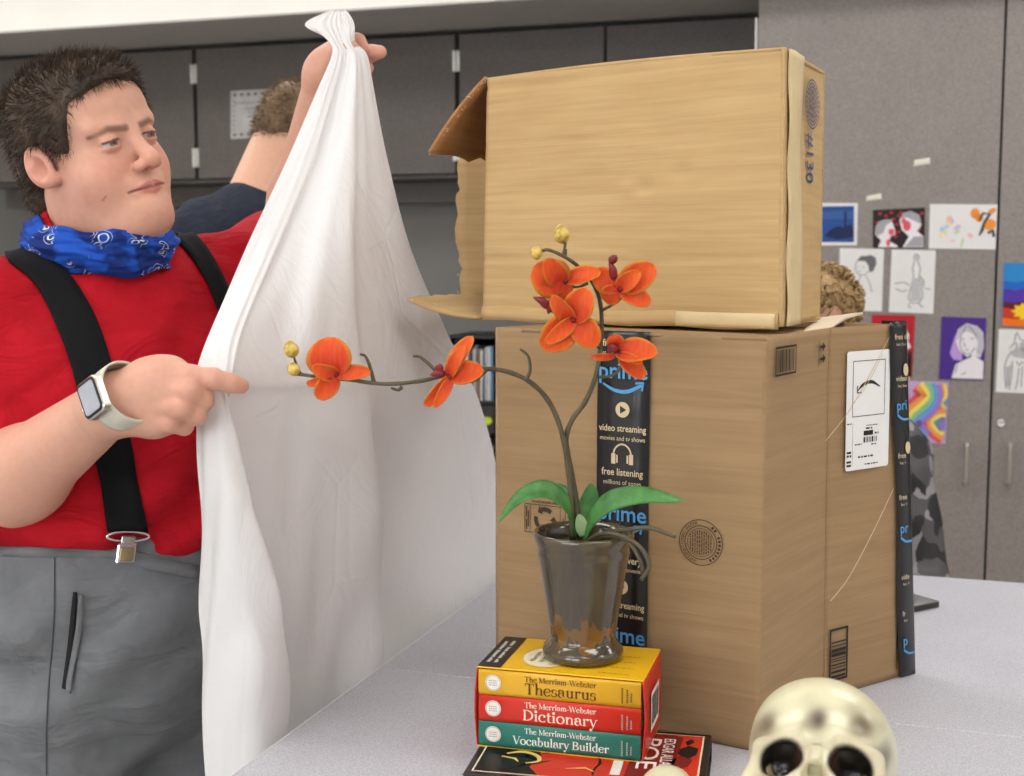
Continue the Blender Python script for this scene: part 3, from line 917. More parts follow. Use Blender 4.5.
mesh('paper_tape', *slab_vf(G[:, ::-1].transpose(1,0,2), tn, .0005), M_TAPEPAPER, upper)
P = Print(BRc, ed, unit(TRc-BRc), .0016)
HH = np.linalg.norm(TRc-BRc)
def es(px, py):
    r = ray(px, py); p = CAM + r*(((BRc-CAM)@P.n)/(r@P.n)); return float((p-BRc)@P.u), float((p-BRc)@P.v)
cx, cy = es(811.5, 104)
P.ring(cx, cy, .036, .0016, 40, ry=.028); P.ring(cx, cy, .026, .0016, 36, ry=.020)
r_ = random.Random(9)
for k in range(12):
    x = -.02+.0036*k; y = -.8*math.sqrt(max(.0001, .02**2-(x*.7)**2)); 
    while y < .8*math.sqrt(max(.0001, .02**2-(x*.7)**2)):
        l = r_.uniform(.003,.008); P.rect(cx+x, cy+y, cx+x+.0022, cy+y+l); y += l+.002
for k in range(26):
    a = 2*math.pi*k/26; P.disc(cx+.031*math.cos(a), cy+.024*math.sin(a), .0026, .0018, 6)
tx, ty_ = es(806, 132)
P.text('#130', tx, ty_, .05, rot=-math.pi/2, sx=.56, bold=.004)
P.build('box_stamp', I_NAVY, upper)
# ================================================================== serif lettering for the book spines
def serif_glyph(ch):
    """strokes of a small book face: list of (points, widths), and the advance"""
    W1, W0, X, C, A = .105, .04, .43, .64, .69
    S = []
    def st(x, y0, y1): S.append(([(x,y0),(x,y1)], W1))
    def sf(x, y, l=.085, r=.085): S.append(([(x-l,y+.018),(x+r,y+.018)], .036) if y <= 0 else ([(x-l,y-.018),(x+r,y-.018)], .036))
    def flag(x, y): S.append(([(x-.10,y-.06),(x+.04,y-.01)], .045))
    def arc(cx, cy, rx, ry, a0, a1, n=18, wa=W1, wb=W0):
        p, w = [], []
        for q in np.linspace(math.radians(a0), math.radians(a1), n):
            p.append((cx+rx*math.cos(q), cy+ry*math.sin(q))); w.append(wb+(wa-wb)*abs(math.cos(q))**1.3)
        S.append((p, w))
    def ln(*p, w=W0): S.append((list(p), w))
    def bl(x, y, r=.05): arc(x, y, r*.5, r*.5, 0, 360, 10, r, r)
    adv = .5
    if ch == 'T': st(.29,0,C); sf(.29,0,.11,.11); ln((.03,C-.02),(.55,C-.02), w=.045); ln((.045,C),(.045,C-.15)); ln((.535,C),(.535,C-.15)); adv=.58
    elif ch == 'h': st(.12,0,A); sf(.12,0); flag(.12,A); arc(.27,.27,.125,.14,175,0,12); st(.395,0,.28); sf(.395,0); adv=.51
    elif ch == 'e': arc(.23,.215,.18,.215,20,325); ln((.07,.24),(.40,.24), w=.045); adv=.44
    elif ch == 's': arc(.19,.315,.125,.1,60,250,12,W1*.9); arc(.17,.115,.14,.115,70,-140,14,W1*.9); ln((.3,.30),(.3,.42)); ln((.04,.02),(.04,.15)); adv=.37
    elif ch == 'a': arc(.2,.30,.14,.13,150,0,12); st(.335,.08,.3); ln((.335,.08),(.44,.03), w=.05); arc(.2,.13,.13,.125,70,290,14); ln((.21,.25),(.33,.27)); bl(.09,.33,.06); adv=.45
    elif ch == 'u': st(.13,.12,X); flag(.13,X); arc(.26,.14,.13,.13,180,350,12); st(.39,.0,X); flag(.39,X); ln((.39,.02),(.47,.03), w=.04); adv=.51
    elif ch == 'r': st(.12,0,X); sf(.12,0); flag(.12,X); arc(.25,.29,.12,.12,165,65,8,W1*.6); bl(.31,.385,.07); adv=.375
    elif ch == 'D': st(.13,0,C); sf(.13,0,.1,.05); sf(.13,C,.1,.05); arc(.2,C/2,.36,C/2-.02,90,-90,20); ln((.13,C-.02),(.22,C-.02)); ln((.13,.02),(.22,.02)); adv=.64
    elif ch == 'i': st(.12,0,X); sf(.12,0); flag(.12,X); bl(.115,.58,.09); adv=.25
    elif ch == 'c': arc(.24,.215,.19,.215,50,318); bl(.35,.345,.07); adv=.43
    elif ch == 't': st(.14,.08,.56); arc(.24,.1,.1,.1,180,310,10,W1*.8); ln((.03,X-.02),(.28,X-.02), w=.045); adv=.32
    elif ch == 'o': arc(.24,.215,.19,.215,0,360,26); adv=.49
    elif ch == 'n': st(.12,0,X); sf(.12,0); flag(.12,X); arc(.27,.27,.125,.14,175,0,12); st(.395,0,.28); sf(.395,0); adv=.51
    elif ch == 'm': st(.12,0,X); sf(.12,0); flag(.12,X); arc(.255,.27,.115,.14,175,0,12); st(.37,0,.28); sf(.37,0); arc(.505,.27,.115,.14,175,0,12); st(.62,0,.28); sf(.62,0); adv=.74
    elif ch == 'y': ln((.07,X),(.24,.02), w=W1*.9); ln((.40,X),(.2,-.12),(.12,-.2)); bl(.1,-.19,.08); sf(.08,X,.08,.08); sf(.4,X,.07,.07); adv=.45
    elif ch == 'V': ln((.07,C),(.3,.0), w=W1); ln((.54,C),(.3,.0)); sf(.08,C,.1,.09); sf(.53,C,.08,.08); adv=.58
    elif ch == 'W': ln((.07,C),(.27,.0), w=W1*.9); ln((.45,C),(.27,.0)); ln((.43,C),(.63,.0), w=W1*.9); ln((.84,C),(.63,.0)); sf(.08,C,.1,.09); sf(.45,C,.09,.09); sf(.83,C,.08,.08); adv=.88
    elif ch == 'M': ln((.14,0),(.14,C), w=.05); ln((.14,C),(.41,.04), w=W1); ln((.41,.04),(.68,C)); st(.70,0,C); sf(.14,0,.1,.09); sf(.7,0); sf(.12,C,.09,.03); sf(.7,C,.03,.1); adv=.84
    elif ch == 'B': st(.13,0,C); sf(.13,0,.1,.05); sf(.13,C,.1,.05); arc(.25,C*.76,.19,C*.24-.02,90,-90,14); arc(.26,C*.26,.23,C*.26-.015,90,-90,14); ln((.13,C-.02),(.26,C-.02)); ln((.13,.02),(.27,.02)); ln((.13,C*.52),(.27,C*.52)); adv=.56
    elif ch == 'b': st(.12,.0,A); flag(.12,A); arc(.25,.215,.17,.215,150,-150,18); adv=.49
    elif ch == 'd': st(.37,.0,A); flag(.37,A); arc(.24,.215,.17,.215,30,330,18); ln((.37,.02),(.46,.03), w=.04); adv=.5
    elif ch == 'l': st(.12,0,A); sf(.12,0); flag(.12,A); adv=.25
    elif ch == '-': ln((.05,.2),(.25,.2), w=.06); adv=.3
    elif ch == ' ': adv=.22
    return S, adv
def serif_text(P, txt, x, y, size, width=None):
    tot = sum(serif_glyph(c)[1] for c in txt)*size
    k = 1 if width is None else width/tot
    for c in txt:
        S_, adv = serif_glyph(c)
        for pts, w in S_:
            P.stroke([(x+px*size*k, y+py*size) for px, py in pts], (np.array(w)*size).tolist() if hasattr(w, '__len__') else w*size)
        x += adv*size*k
    return tot*k

# ================================================================== books
PZ = TZ+.030                                       # top of the big hardcover
be, bn = V(.98,-.2,0), V(.2,.98,0); be = unit(be); bn = unit(V(.2,.98,0))
ea, eb, na, nb_ = -.302, -.0604, 1.229, 1.386
def bk(e, n, z):                                   # book frame -> world
    return V(.98,-.2,0)/(.98**2+.2**2)**.5*e/(1.0002**.5)*1.0 + bn*n + RZ*z
poe = empty('hardcover_book', bk((ea+eb)/2, (na+nb_)/2, TZ), 'thick red and black illustrated hardcover lying flat under the boxed reference books', 'book')
M_COVERBLK = plain('black_book_cloth', (26,24,25), .3, spec=.5, vary=.15)
M_PAGES = NT('book_pages'); _f = M_PAGES.noise(M_PAGES.coord((4,4,900)), 1.0, 2); M_PAGES.color(M_PAGES.ramp(_f, [(.35, srgb(196,184,152)), (.65, srgb(232,223,196))])).set(rough=.8); M_PAGES = M_PAGES.m
EU, EN = bk(1,0,0)-bk(0,0,0), bn
for (nm, z0, z1) in (('front_cover', PZ-.0035, PZ), ('back_cover', TZ+.0005, TZ+.004)):
    mesh(nm, *box_vf(bk(ea, na, z0), EU*(eb-ea), EN*(nb_-na), RZ*(z1-z0), .0012), M_COVERBLK, poe, smooth=False)
mesh('spine', *box_vf(bk(ea, nb_-.004, TZ+.0005), EU*(eb-ea), EN*.004, RZ*.0295, .001), M_COVERBLK, poe, smooth=False)
mesh('page_block', *box_vf(bk(ea+.004, na+.004, TZ+.0041), EU*(eb-ea-.008), EN*(nb_-na-.008), RZ*(.0224), 0), M_PAGES, poe, smooth=False)
PP = Print(bk(ea, na, PZ), EU, EN, .0003); bw, bh = eb-ea, nb_-na
fp = .0075
PP.rect(fp, fp, bw-fp, bh-fp); art = PP.build('cover_border', ink('cover_cream', (238,228,196)), poe)
PR = Print(bk(ea, na, PZ), EU, EN, .0006); PR.rect(fp+.0018, fp+.0018, bw-fp-.0018, bh-fp-.0018); PR.build('cover_ground', ink('cover_red', (206,52,32), .35), poe)
PK = Print(bk(ea, na, PZ), EU, EN, .0009)
PK.poly([(fp+.002,fp+.002),(.075,fp+.002),(.062,.03),(.07,.06),(.058,.1),(.064,bh-fp-.002),(fp+.002,bh-fp-.002)])
r_ = random.Random(12)
for k in range(26):                                 # black cracks between red scales
    x, y = r_.uniform(.06,.16), r_.uniform(.012,.14); a = r_.uniform(0,6.28)
    p = [(x,y)]
    for j in range(3): a += r_.uniform(-.9,.9); p.append((p[-1][0]+.011*math.cos(a), min(bh-.011, max(.011, p[-1][1]+.011*math.sin(a)))))
    PK.stroke(p, [.0016,.0032,.0022,.0008])
PK.poly([(bw-.022,.078),(bw-.013,.095),(bw-.012,.112),(bw-.022,.118),(bw-.03,.108),(bw-.038,.112),(bw-.037,.098),(bw-.03,.09)])
PK.poly([(bw-.024,.118),(bw-.017,.128),(bw-.02,.138),(bw-.027,.128)]); PK.poly([(bw-.05,.088),(bw-.036,.098),(bw-.036,.107),(bw-.048,.11),(bw-.058,.098)])
PK.build('cover_black_art', ink('cover_black', (24,20,20), .35), poe)
PD = Print(bk(ea, na, PZ), EU, EN, .0010)
PD.poly([(.160,.02),(.205,.02),(.212,bh-.018),(.200,bh-.011),(.166,bh-.012)]); PD.poly([(bw-.034,.05),(bw-.02,.06),(bw-.016,.08),(bw-.03,.088),(bw-.04,.07)])
PD.build('cover_dark_red', ink('cover_dark_red', (122,30,26), .35), poe)
PY = Print(bk(ea, na, PZ), EU, EN, .0012)
PY.poly([(.052,.088),(.075,.102),(.12,.094),(.165,.098),(.16,.088),(.12,.082),(.08,.086)])
PY.stroke([(.034,.058),(.05,.066),(.066,.058),(.07,.044),(.058,.036)], [.003,.006,.005,.004,.002], n=16); PY.stroke([(.03,.05),(.045,.046),(.05,.038)], [.002,.004,.001])
PY.stroke([(.10,.03),(.12,.036),(.13,.028)], [.001,.003,.001])
PY.build('cover_yellow_art', ink('cover_yellow', (232,206,112), .35), poe)
PT = Print(bk(ea, na, PZ), EU, EN, .0013)
PT.text('EDGAR ALLAN', bw-.049, bh-.024, .0175, rot=-math.pi/2, sx=.72, bold=.01)
PT.text('POE', bw-.072, bh-.024, .0295, rot=-math.pi/2, sx=1.65, bold=.006)
PT.rect(.146, .024, .156, .062)
PT.build('cover_title', ink('cover_white', (240,232,222), .35), poe)
# red ribbon marker poking out on the left
G = np.array([[bk(ea-.0005-.013*t, .155*1+na-.035-.004*t+.003*k, TZ+.022-.017*t*t) for k in range(2)] for t in np.linspace(0,1,6)])
mesh('ribbon', *slab_vf(G, unit(np.cross(G[0][1]-G[0][0], G[1][0]-G[0][0])), .0004), plain('dark_red_ribbon', (130,28,36), .6), poe)

# ---- boxed reference books
CZ = PZ+.0016
fl_ = onz(478, 745, CZ); fr_ = onz(641, 762, CZ)
SU = unit(fr_-fl_); SN = unit(np.cross(RZ, SU)); SL = np.linalg.norm(fr_-fl_)
ztop = at(478, 668, fl_[1])[2]; SH = ztop-CZ; SDp = .112
case = empty('book_slipcase', fl_+SU*SL/2+SN*SDp/2, 'yellow and red open slipcase with three reference paperbacks, under the flower pot', 'slipcase')
case.location.z = CZ
M_YEL = plain('yellow_book_card', (246,190,26), .3, vary=.03); M_REDC = plain('red_book_card', (208,40,26), .3, vary=.03)
M_SPY = plain('yellow_spine', (226,172,40), .32, vary=.03); M_SPR = plain('red_spine', (206,44,28), .42, vary=.03); M_SPG = plain('teal_spine', (44,118,104), .42, vary=.03)
tk = .0016
mesh('top_board', *box_vf(fl_+RZ*(SH)-SU*tk+SN*.001, SU*(SL+2*tk), SN*SDp, RZ*tk, .0005), M_YEL, case, smooth=False)
mesh('bottom_board', *box_vf(fl_-RZ*tk*.99-SU*tk+SN*.001, SU*(SL+2*tk), SN*SDp, RZ*tk*.95, .0003), M_YEL, case, smooth=False)
mesh('back_board', *box_vf(fl_+SN*(SDp-tk+.001), SU*SL, SN*tk, RZ*SH, 0), M_REDC, case, smooth=False)
def bowed(o, sgn):
    s, t = np.meshgrid(np.linspace(0,1,14), np.linspace(0,1,16))
    G = o + SN*(s*SDp)[...,None] + RZ*(t*SH)[...,None] + SU*(sgn*(tk+.0026*np.sin(math.pi*t)*(1-.6*s)))[...,None]
    if sgn < 0: G = G[:, ::-1]
    return slab_vf(G, SU*sgn, tk*.9)
mesh('side_board', *bowed(fl_+SN*.001, -1), M_REDC, case); rs = mesh('side_board', *bowed(fr_+SN*.001, 1), M_REDC, case)
T = Print(fl_+RZ*(SH+tk)+SN*.001-SU*tk, SU, SN, .0003); tl = SL+2*tk
T.rect(.0005, .0005, .026, SDp-.0005); T.build('black_strip', ink('strip_black', (30,28,26), .3), case)
T2 = Print(T.o, T.u, T.v, .0007)
for (xx, hh_, ww) in ((.0060,.0042,((.016,.030),(.034,.058),(.062,.090))), (.0140,.0042,((.016,.026),(.031,.052),(.056,.072),(.077,.094)))):   # unreadable slogan
    for a_, b_ in ww:
        q = a_
        while q < b_: T2.rect(xx, q, xx+hh_*random.uniform(.7,1.1), q+.0016); q += .0023
        T2.rect(xx+hh_*.4, a_, xx+hh_*.6, b_)
T2.build('strip_words', ink('white', (236,232,224)), case)
T3 = Print(T.o, T.u, T.v, .0004); T3.disc(.066, .048, .028, .036, 40); T3.build('oval_ring', ink('pale_gold', (226,196,96)), case)
T3 = Print(T.o, T.u, T.v, .0007); T3.disc(.066, .048, .026, .034, 40); T3.build('oval_badge', ink('badge_white', (238,228,196)), case)
T4 = Print(T.o, T.u, T.v, .0010); T4.text('Merriam-', .056, .030, .0095, rot=math.pi/2); T4.text("Webster's", .066, .028, .0095, rot=math.pi/2); T4.build('badge_words', ink('brown_text', (110,84,40)), case)
T5 = Print(T.o, T.u, T.v, .0010); T5.text('Everyday', .080, .022, .0115, rot=math.pi/2); T5.build('badge_title', ink('orange_text', (206,140,40)), case)
T6 = Print(T.o, T.u, T.v, .0007)
for k in range(4): words(T6, .128+.011*(k%2), .012+.02*k, .162, .0022, 40+k)
T6.build('small_words', ink('brown_text2', (130,96,30)), case)
RP = Print(fr_+SU*(tk+.0032)+SN*.03+RZ*SH*.25, SN, RZ, .0004)
RP.rect(0, 0, .05, SH*.5); rb_ = RP.build('barcode_label', ink('label_white', (232,226,216)), rs)
RB = Print(RP.o, RP.u, RP.v, .0007); barcode(RB, .004, .006, .046, SH*.44, True, 0, 4, False); RB.build('barcode', I_BLK, rs)
# the three paperbacks
TITLES = [('Vocabulary Builder', M_SPG, 'teal vocabulary builder paperback at the bottom of the slipcase', (232,240,232)), ('Dictionary', M_SPR, 'red dictionary paperback in the middle of the slipcase', (246,226,206)), ('Thesaurus', M_SPY, 'yellow thesaurus paperback at the top of the slipcase', (92,62,20))]
hs = [SH*.325, SH*.335, SH*.325]; z = CZ+.0004
for (title, ms, lab, tcol), hh in zip(TITLES, hs):
    o0 = V(fl_[0], fl_[1], z)+SU*.0008+SN*.0006
    b = empty('paperback_book', o0+SU*SL/2+SN*.05, lab, 'book', 'boxed reference paperbacks')
    G = np.array([[o0+SU*(SL-.0016)*s + RZ*(hh-.0006)*t + SN*(-.0010*math.sin(math.pi*t)) for s in (0,.5,1)] for t in np.linspace(0,1,7)])
    mesh('spine', *slab_vf(G, -SN, .0012), ms, b)
    mesh('page_block', *box_vf(o0+SU*.0006+SN*.0014+RZ*.0008, SU*(SL-.003), SN*.1, RZ*(hh-.0022)), M_PAGES, b, smooth=False)
    for q in (0, hh-.0012): mesh('cover', *box_vf(o0+SN*.0013+RZ*q, SU*(SL-.0016), SN*.102, RZ*.0006), ms, b, smooth=False)
    P = Print(o0, SU, RZ, .0014)
    ps = (SL-.0016)/165.0                             # metres per photograph pixel on the spine
    P.disc(15.5*ps, hh*.5, 8.2*ps, n=30); bd = P.build('badge', ink('spine_badge', (240,228,214)), b)
    P = Print(o0, SU, RZ, .0016); P.ring(15.5*ps, hh*.5, 7.3*ps, .4*ps, 30)
    for k in range(3): words(P, 15.5*ps-4.5*ps, hh*.5+(2.2-2.2*k)*ps-.6*ps, 15.5*ps+4.5*ps, 1.1*ps, 60+k, .3)
    P.build('badge_print', ink('badge_blue', (120,130,170)), b)
    P = Print(o0, SU, RZ, .0016)
    tcx0, tw_ = {'Thesaurus': (48, 73), 'Dictionary': (46, 76), 'Vocabulary Builder': (36, 98)}[title]
    sz = {'Thesaurus': 17.5, 'Dictionary': 17, 'Vocabulary Builder': 13}[title]
    serif_text(P, title, tcx0*ps, hh*(.16 if title != 'Vocabulary Builder' else .2), sz*ps, tw_*ps)
    serif_text(P, 'The Merriam-Webster', 48*ps, hh*.64, 8.8*ps, 73*ps)
    P.build('spine_title', ink('title_'+title, tcol), b)
    P = Print(o0, SU, RZ, .0016)
    for k, xx in enumerate((146, 151, 155)):
        q = hh*.15+k*.001
        while q < hh*(.75-.12*k): P.rect(xx*ps, q, (xx+1.6)*ps, q+1.6*ps); q += 2.3*ps
    P.build('spine_small_print', ink('small_'+title, tuple(int(c*.5+40) for c in tcol)), b)
    z += hh+.0002

# ================================================================== the orchid in its pot
potc = onz(583.5, 660, CZ+SH+tk); potc[1] += .012; PB = CZ+SH+tk+.0008
pot = empty('potted_orchid', (potc[0], potc[1], PB), 'artificial orange orchid in a glazed olive brown pot standing on the yellow slipcase', 'plant')
k_ = potc[1]/FPX                                     # metres per pixel at the pot
def m_glaze():
    n = NT('olive_brown_glaze'); c = n.coord()
    f = n.noise(n.coord((30,30,9)), 1.0, 4, .6, .6); g = n.noise(c, 300, 2)
    base = n.ramp(f, [(.3, srgb(52,43,28)), (.52, srgb(74,64,44)), (.72, srgb(84,68,32))])
    sep = n.node('ShaderNodeSeparateXYZ'); n.link(c, sep.inputs[0])
    amb = n.math('MULTIPLY', n.noise(n.coord((55,55,30)), 1.0, 3, .6, .8), 1.0)
    zz = n.math('ADD', sep.outputs[2], n.math('MULTIPLY', amb, .075))
    w = n.ramp(zz, [(0.0, (0,0,0)), (.001, (0,0,0)), (.002, (0,0,0)), (.003, (0,0,0))])
    n.color(n.mix(n.math('MULTIPLY', n.math('COMPARE', zz, -.009), 1), base, srgb(112,76,22))).set(rough=.12, spec=.6, coat=.6, coatr=.05)
    for nd in n.t.nodes:
        if nd.type == 'MATH' and nd.operation == 'COMPARE': nd.inputs[2].default_value = .008
    n.bump(n.math('ADD', f, n.math('MULTIPLY', g, .1)), .05, .0008); return n.m
H_ = (668-537)*k_*1.0
prof = [(0, 0.0), (.034,0.0), (.0395,.002), (.0400,.007), (.0385,.012), (.034,.017), (.0315,.021), (.0325,.027), (.037,.06), (.0415,.09), (.0445,.108), (.0455,.112), (.0448,.116), (.0465,.120), (.0490,.127), (.0493,.131), (.0478,.1335), (.0455,.1325), (.0435,.126), (.042,.118), (.04,.10), (0,.098)]
sc = 51.5*k_/.0493
prof = [(r*sc, z*H_/.1335) for r, z in prof]
mesh('pot', *lathe_vf((potc[0], potc[1], PB), prof, 64), m_glaze(), pot)
mesh('moss', *lathe_vf((potc[0], potc[1], PB), [(0,.108*H_/.1335),(.02,.107*H_/.1335),(.0405*sc,.103*H_/.1335)], 32), plain('dark_potting_moss', (52,40,26), .95, vary=.4, scale=300, bump=.8), pot)
PY0 = potc[1]
def m_stem():
    n = NT('orchid_stem'); f = n.noise(n.coord((60,60,25)), 1.0, 3)
    n.color(n.ramp(f, [(.35, srgb(66,58,40)), (.7, srgb(96,86,62))])).set(rough=.55); n.bump(f, .2); return n.m
M_STEM = m_stem(); M_TWIG = plain('dark_orchid_twig', (84,76,58), .6, vary=.2)
def px_path(pts, n): return catmull([at(x, y, Y) for x, y, Y in pts], n)
def stem(name, pts, r0, r1, mat=M_STEM, n=46, parent=None):
    p = px_path(pts, n); rr = np.linspace(r0, r1, n)*(1+.06*np.sin(np.arange(n)*1.3))
    return mesh(name, *tube_vf(p, rr, 9), mat, parent or pot)
s1 = stem('flower_stem', [(573,540,PY0),(571,500,PY0),(567,460,PY0-.004),(561,430,PY0-.008),(549,402,PY0-.014),(530,382,PY0-.02),(505,371,PY0-.022),(476,369,PY0-.024),(450,374,PY0-.026),(420,381,PY0-.028),(385,384,PY0-.03),(350,380,PY0-.03),(320,377,PY0-.03),(297,374,PY0-.03)], .0032, .0018, n=80)
s2 = stem('flower_stem', [(580,540,PY0),(576,500,PY0+.002),(570,465,PY0+.002),(566,440,PY0),(572,420,PY0-.006),(585,402,PY0-.012),(596,375,PY0-.018),(601,340,PY0-.022),(601,308,PY0-.024),(594,285,PY0-.026),(580,268,PY0-.028),(565,257,PY0-.03),(549,250,PY0-.03),(540,251,PY0-.03)], .0034, .0016, n=80)
for pts in ([(374,383),(371,370),(366,357),(360,354)], [(440,375),(431,366),(420,357),(413,356)], [(526,380),(530,370),(528,356),(520,349)], [(565,257),(566,249)], [(487,369),(478,378),(468,382),(459,377)], [(402,387),(398,390),(391,388)]):
    stem('twig', [(x, y, PY0-.026) for x, y in pts], .0022, .0012, n=14)
for pts in ([(602,310),(612,305),(621,298),(623,289)], [(600,348),(590,340),(578,328),(573,322)], [(588,283),(578,287),(568,285),(565,282)], [(599,377),(610,376),(619,370),(622,358)], [(340,379),(338,374)], [(563,256),(565,245),(565,238)], [(545,250),(540,252)], [(301,375),(297,366),(293,355)], [(300,374),(295,373)], [(447,374),(451,376)]):
    stem('flower_stalk', [(x, y, PY0-.027) for x, y in pts], .0017, .0012, n=12)
# aerial roots hanging over the rim
for pts in ([(583,545,0,.0),(600,534,-.03,0),(622,536,-.05,0),(641,548,-.058,0),(649,566,-.06,0),(641,580,-.06,0)], [(586,546,0,0),(606,537,-.02,0),(628,542,-.048,0),(640,560,-.056,0),(643,573,-.056,0)], [(605,533,-.01,0),(625,530,-.035,0),(650,528,-.05,0),(676,537,-.058,0)]):
    p = catmull([at(x, y, PY0+dy) for x, y, dy, _ in pts], 26); mesh('aerial_root', *tube_vf(p, np.linspace(.0026,.0021,26), 8), M_TWIG, pot)
# leaves
def m_leaf():
    n = NT('orchid_leaf'); f = n.noise(n.coord((1,1,1)), 45, 3)
    n.color(n.ramp(f, [(.3, srgb(52,104,48)), (.7, srgb(88,146,78))])).set(rough=.4, spec=.4); n.bump(n.noise(n.coord(), 120, 2), .15); return n.m
M_LEAF = m_leaf()
def leaf(mid, wid, tiltv, name='leaf', mat=None, cup=.25, parent=None, thick=.0009, nu=9, n=26, shape=None, cols=None):
    """a blade along a mid line, wid = widest half width, tiltv = direction across the blade"""
    p = catmull(mid, n); T_ = np.gradient(p, axis=0); T_ /= np.linalg.norm(T_, axis=1)[:,None]
    G = []; N_ = []
    for i in range(n):
        t = i/(n-1); sh = shape(t) if shape else (math.sin(math.pi*min(1, t*.93+.07))**.55)*(1 if t < .55 else 1-.12*(t-.55))
        if t > .9: sh *= math.sqrt(max(0.0, 1-((t-.9)/.1)**2))*.98+.02
        ac = unit(tiltv - T_[i]*(tiltv @ T_[i])); nn = np.cross(ac, T_[i])
        G.append([p[i]+ac*wid*sh*u + nn*wid*sh*cup*u*u for u in np.linspace(-1,1,nu)]); N_.append([nn]*nu)
    v, f = slab_vf(np.array(G), np.array(N_), thick)
    if cols is not None:
        t = np.tile(np.repeat(np.linspace(0,1,n), nu), 2); u = np.abs(np.tile(np.tile(np.linspace(-1,1,nu), n), 2)); cols = cols(t, u)
    return mesh(name, v, f, mat or M_LEAF, parent or pot, cols=cols)
leaf([at(577,538,PY0), at(569,510,PY0-.008), at(548,491,PY0-.02), at(522,497,PY0-.03), at(497,523,PY0-.036)], .0118, V(.1,.7,.6))
leaf([at(582,540,PY0), at(592,515,PY0-.012), at(612,499,PY0-.024), at(645,494,PY0-.03), at(684,501,PY0-.034)], .0125, V(0,.6,.75))
leaf([at(580,530,PY0+.01), at(585,510,PY0+.014), at(589,496,PY0+.016), at(591,483,PY0+.016)], .0125, V(.85,.5,0))
leaf([at(574,535,PY0+.01), at(568,505,PY0+.014), at(557,492,PY0+.02), at(546,489,PY0+.03)], .013, V(.3,.8,.5))
leaf([at(583,536,PY0-.006), at(581,525,PY0-.008), at(579,514,PY0-.008)], .007, V(1,.3,0), mat=plain('pale_leaf_base', (150,176,130), .5))
# flowers: each petal between a base and a tip
def m_petal():
    n = NT('orange_petal'); a = n.node('ShaderNodeAttribute', attribute_name='Col')
    f = n.noise(n.coord((260,260,40)), 1.0, 2)
    n.color(n.mix(.12, a.outputs['Color'], n.ramp(f, [(.3, srgb(200,60,10)), (.7, srgb(250,160,70))]))).set(rough=.55, spec=.25, sheen=.1)
    n.b.inputs['Subsurface Weight'].default_value = .0; n.bump(f, .15); return n.m
M_PETAL = m_petal(); M_LIP = plain('dark_red_lip', (118,20,26), .5, vary=.2)
def petal_cols(red):
    c0 = np.array(srgb(194,36,16)); c1 = np.array(srgb(220,80,24)); c2 = np.array(srgb(196,146,40))
    def fn(t, u):
        e = np.clip((np.maximum(u, (t-.72)/.28*1.0)-.72)/.28, 0, 1)[:,None]**1.5*.75
        m = np.clip(t*1.3-.1-red, 0, 1)[:,None]
        c = c0*(1-m)+c1*m; return c*(1-e)+c2*e
    return fn
def wide(t): return (math.sin(math.pi*min(1, max(.0, t*.86+.09)))**.75)
def narrow(t): return (math.sin(math.pi*min(1, t*.86+.1))**.6)
def flower(cx, cy, dY, petals, lips):
    Y0 = PY0+dY; c = at(cx, cy, Y0); mm = MB()
    for (x0, y0, x1, y1, dd) in lips:
        a, b = at(x0, y0, Y0+dd), at(x1, y1, Y0+dd-.004)
        q = catmull([a, a*.5+b*.5+V(.001,-.003,.0015), b], 9); mm.add(*tube_vf(q, [.002,.004,.0048,.0046,.0042,.0036,.0028,.0018,.0006], 8))
    mm.add(*tube_vf([c+V(0,.003,0), c, c-V(0,.004,0)], [.002,.0042,.002], 8))
    fl = mm.build('flower', M_LIP, pot)
    for (bx, by, tx, ty, w, td, tilt, cup, red) in petals:
        b, t = at(bx, by, Y0), at(tx, ty, Y0+td); L = np.linalg.norm(t-b)
        ax = unit(t-b); side = unit(np.cross(ax, V(0,-1,0))); side = unit(side*math.cos(tilt)+V(0,-1,0)*math.sin(tilt))
        nn = np.cross(side, ax)
        leaf([b, b*.7+t*.3+nn*L*.08, b*.35+t*.65+nn*L*.1, t], w*k_/1.0, side, 'petal', M_PETAL, cup, fl, .0006, 9, 18, wide if w > 11 else narrow, petal_cols(red))
flower(566,281,-.034, [(566,284,532,268,20,-.01,.15,.25,.1),(563,284,546,258,12,-.018,.1,.3,.2),(566,280,601,272,9,-.006,.35,.3,.0),(567,283,560,300,9,.004,.2,.2,.3)], [(553,300,547,312,-.006),(549,308,533,297,-.008),(553,308,556,316,-.006)])
flower(573,320,-.044, [(573,321,541,348,17,-.006,.1,.22,-.05),(574,320,545,343,8,-.014,.1,.35,-.1),(574,321,598,346,14,-.002,.1,.2,.0),(573,321,588,288,15,-.006,.2,.3,.15),(572,320,552,295,9,-.014,.3,.4,.0)], [(558,310,550,303,.004),(553,300,548,314,.004)])
flower(621,289,-.034, [(621,288,656,266,15,-.006,.15,.25,.15),(619,288,641,272,9,-.018,.2,.35,-.1),(622,290,651,304,10,-.008,.1,.25,.2),(619,289,594,270,13,.004,.2,.2,.2),(617,289,603,300,11,.006,.2,.2,.3)], [(614,280,609,262,.0),(610,262,617,257,-.002)])
flower(621,352,-.036, [(617,352,658,353,13,-.016,.5,.3,.15),(621,356,645,378,9,-.006,.1,.25,.2),(618,355,643,363,5,-.02,.3,.3,.0),(615,356,590,356,4,.004,.3,.2,.2),(617,345,614,334,9,-.004,.3,.3,.2)], [(616,352,607,345,.0),(612,348,608,353,.002)])
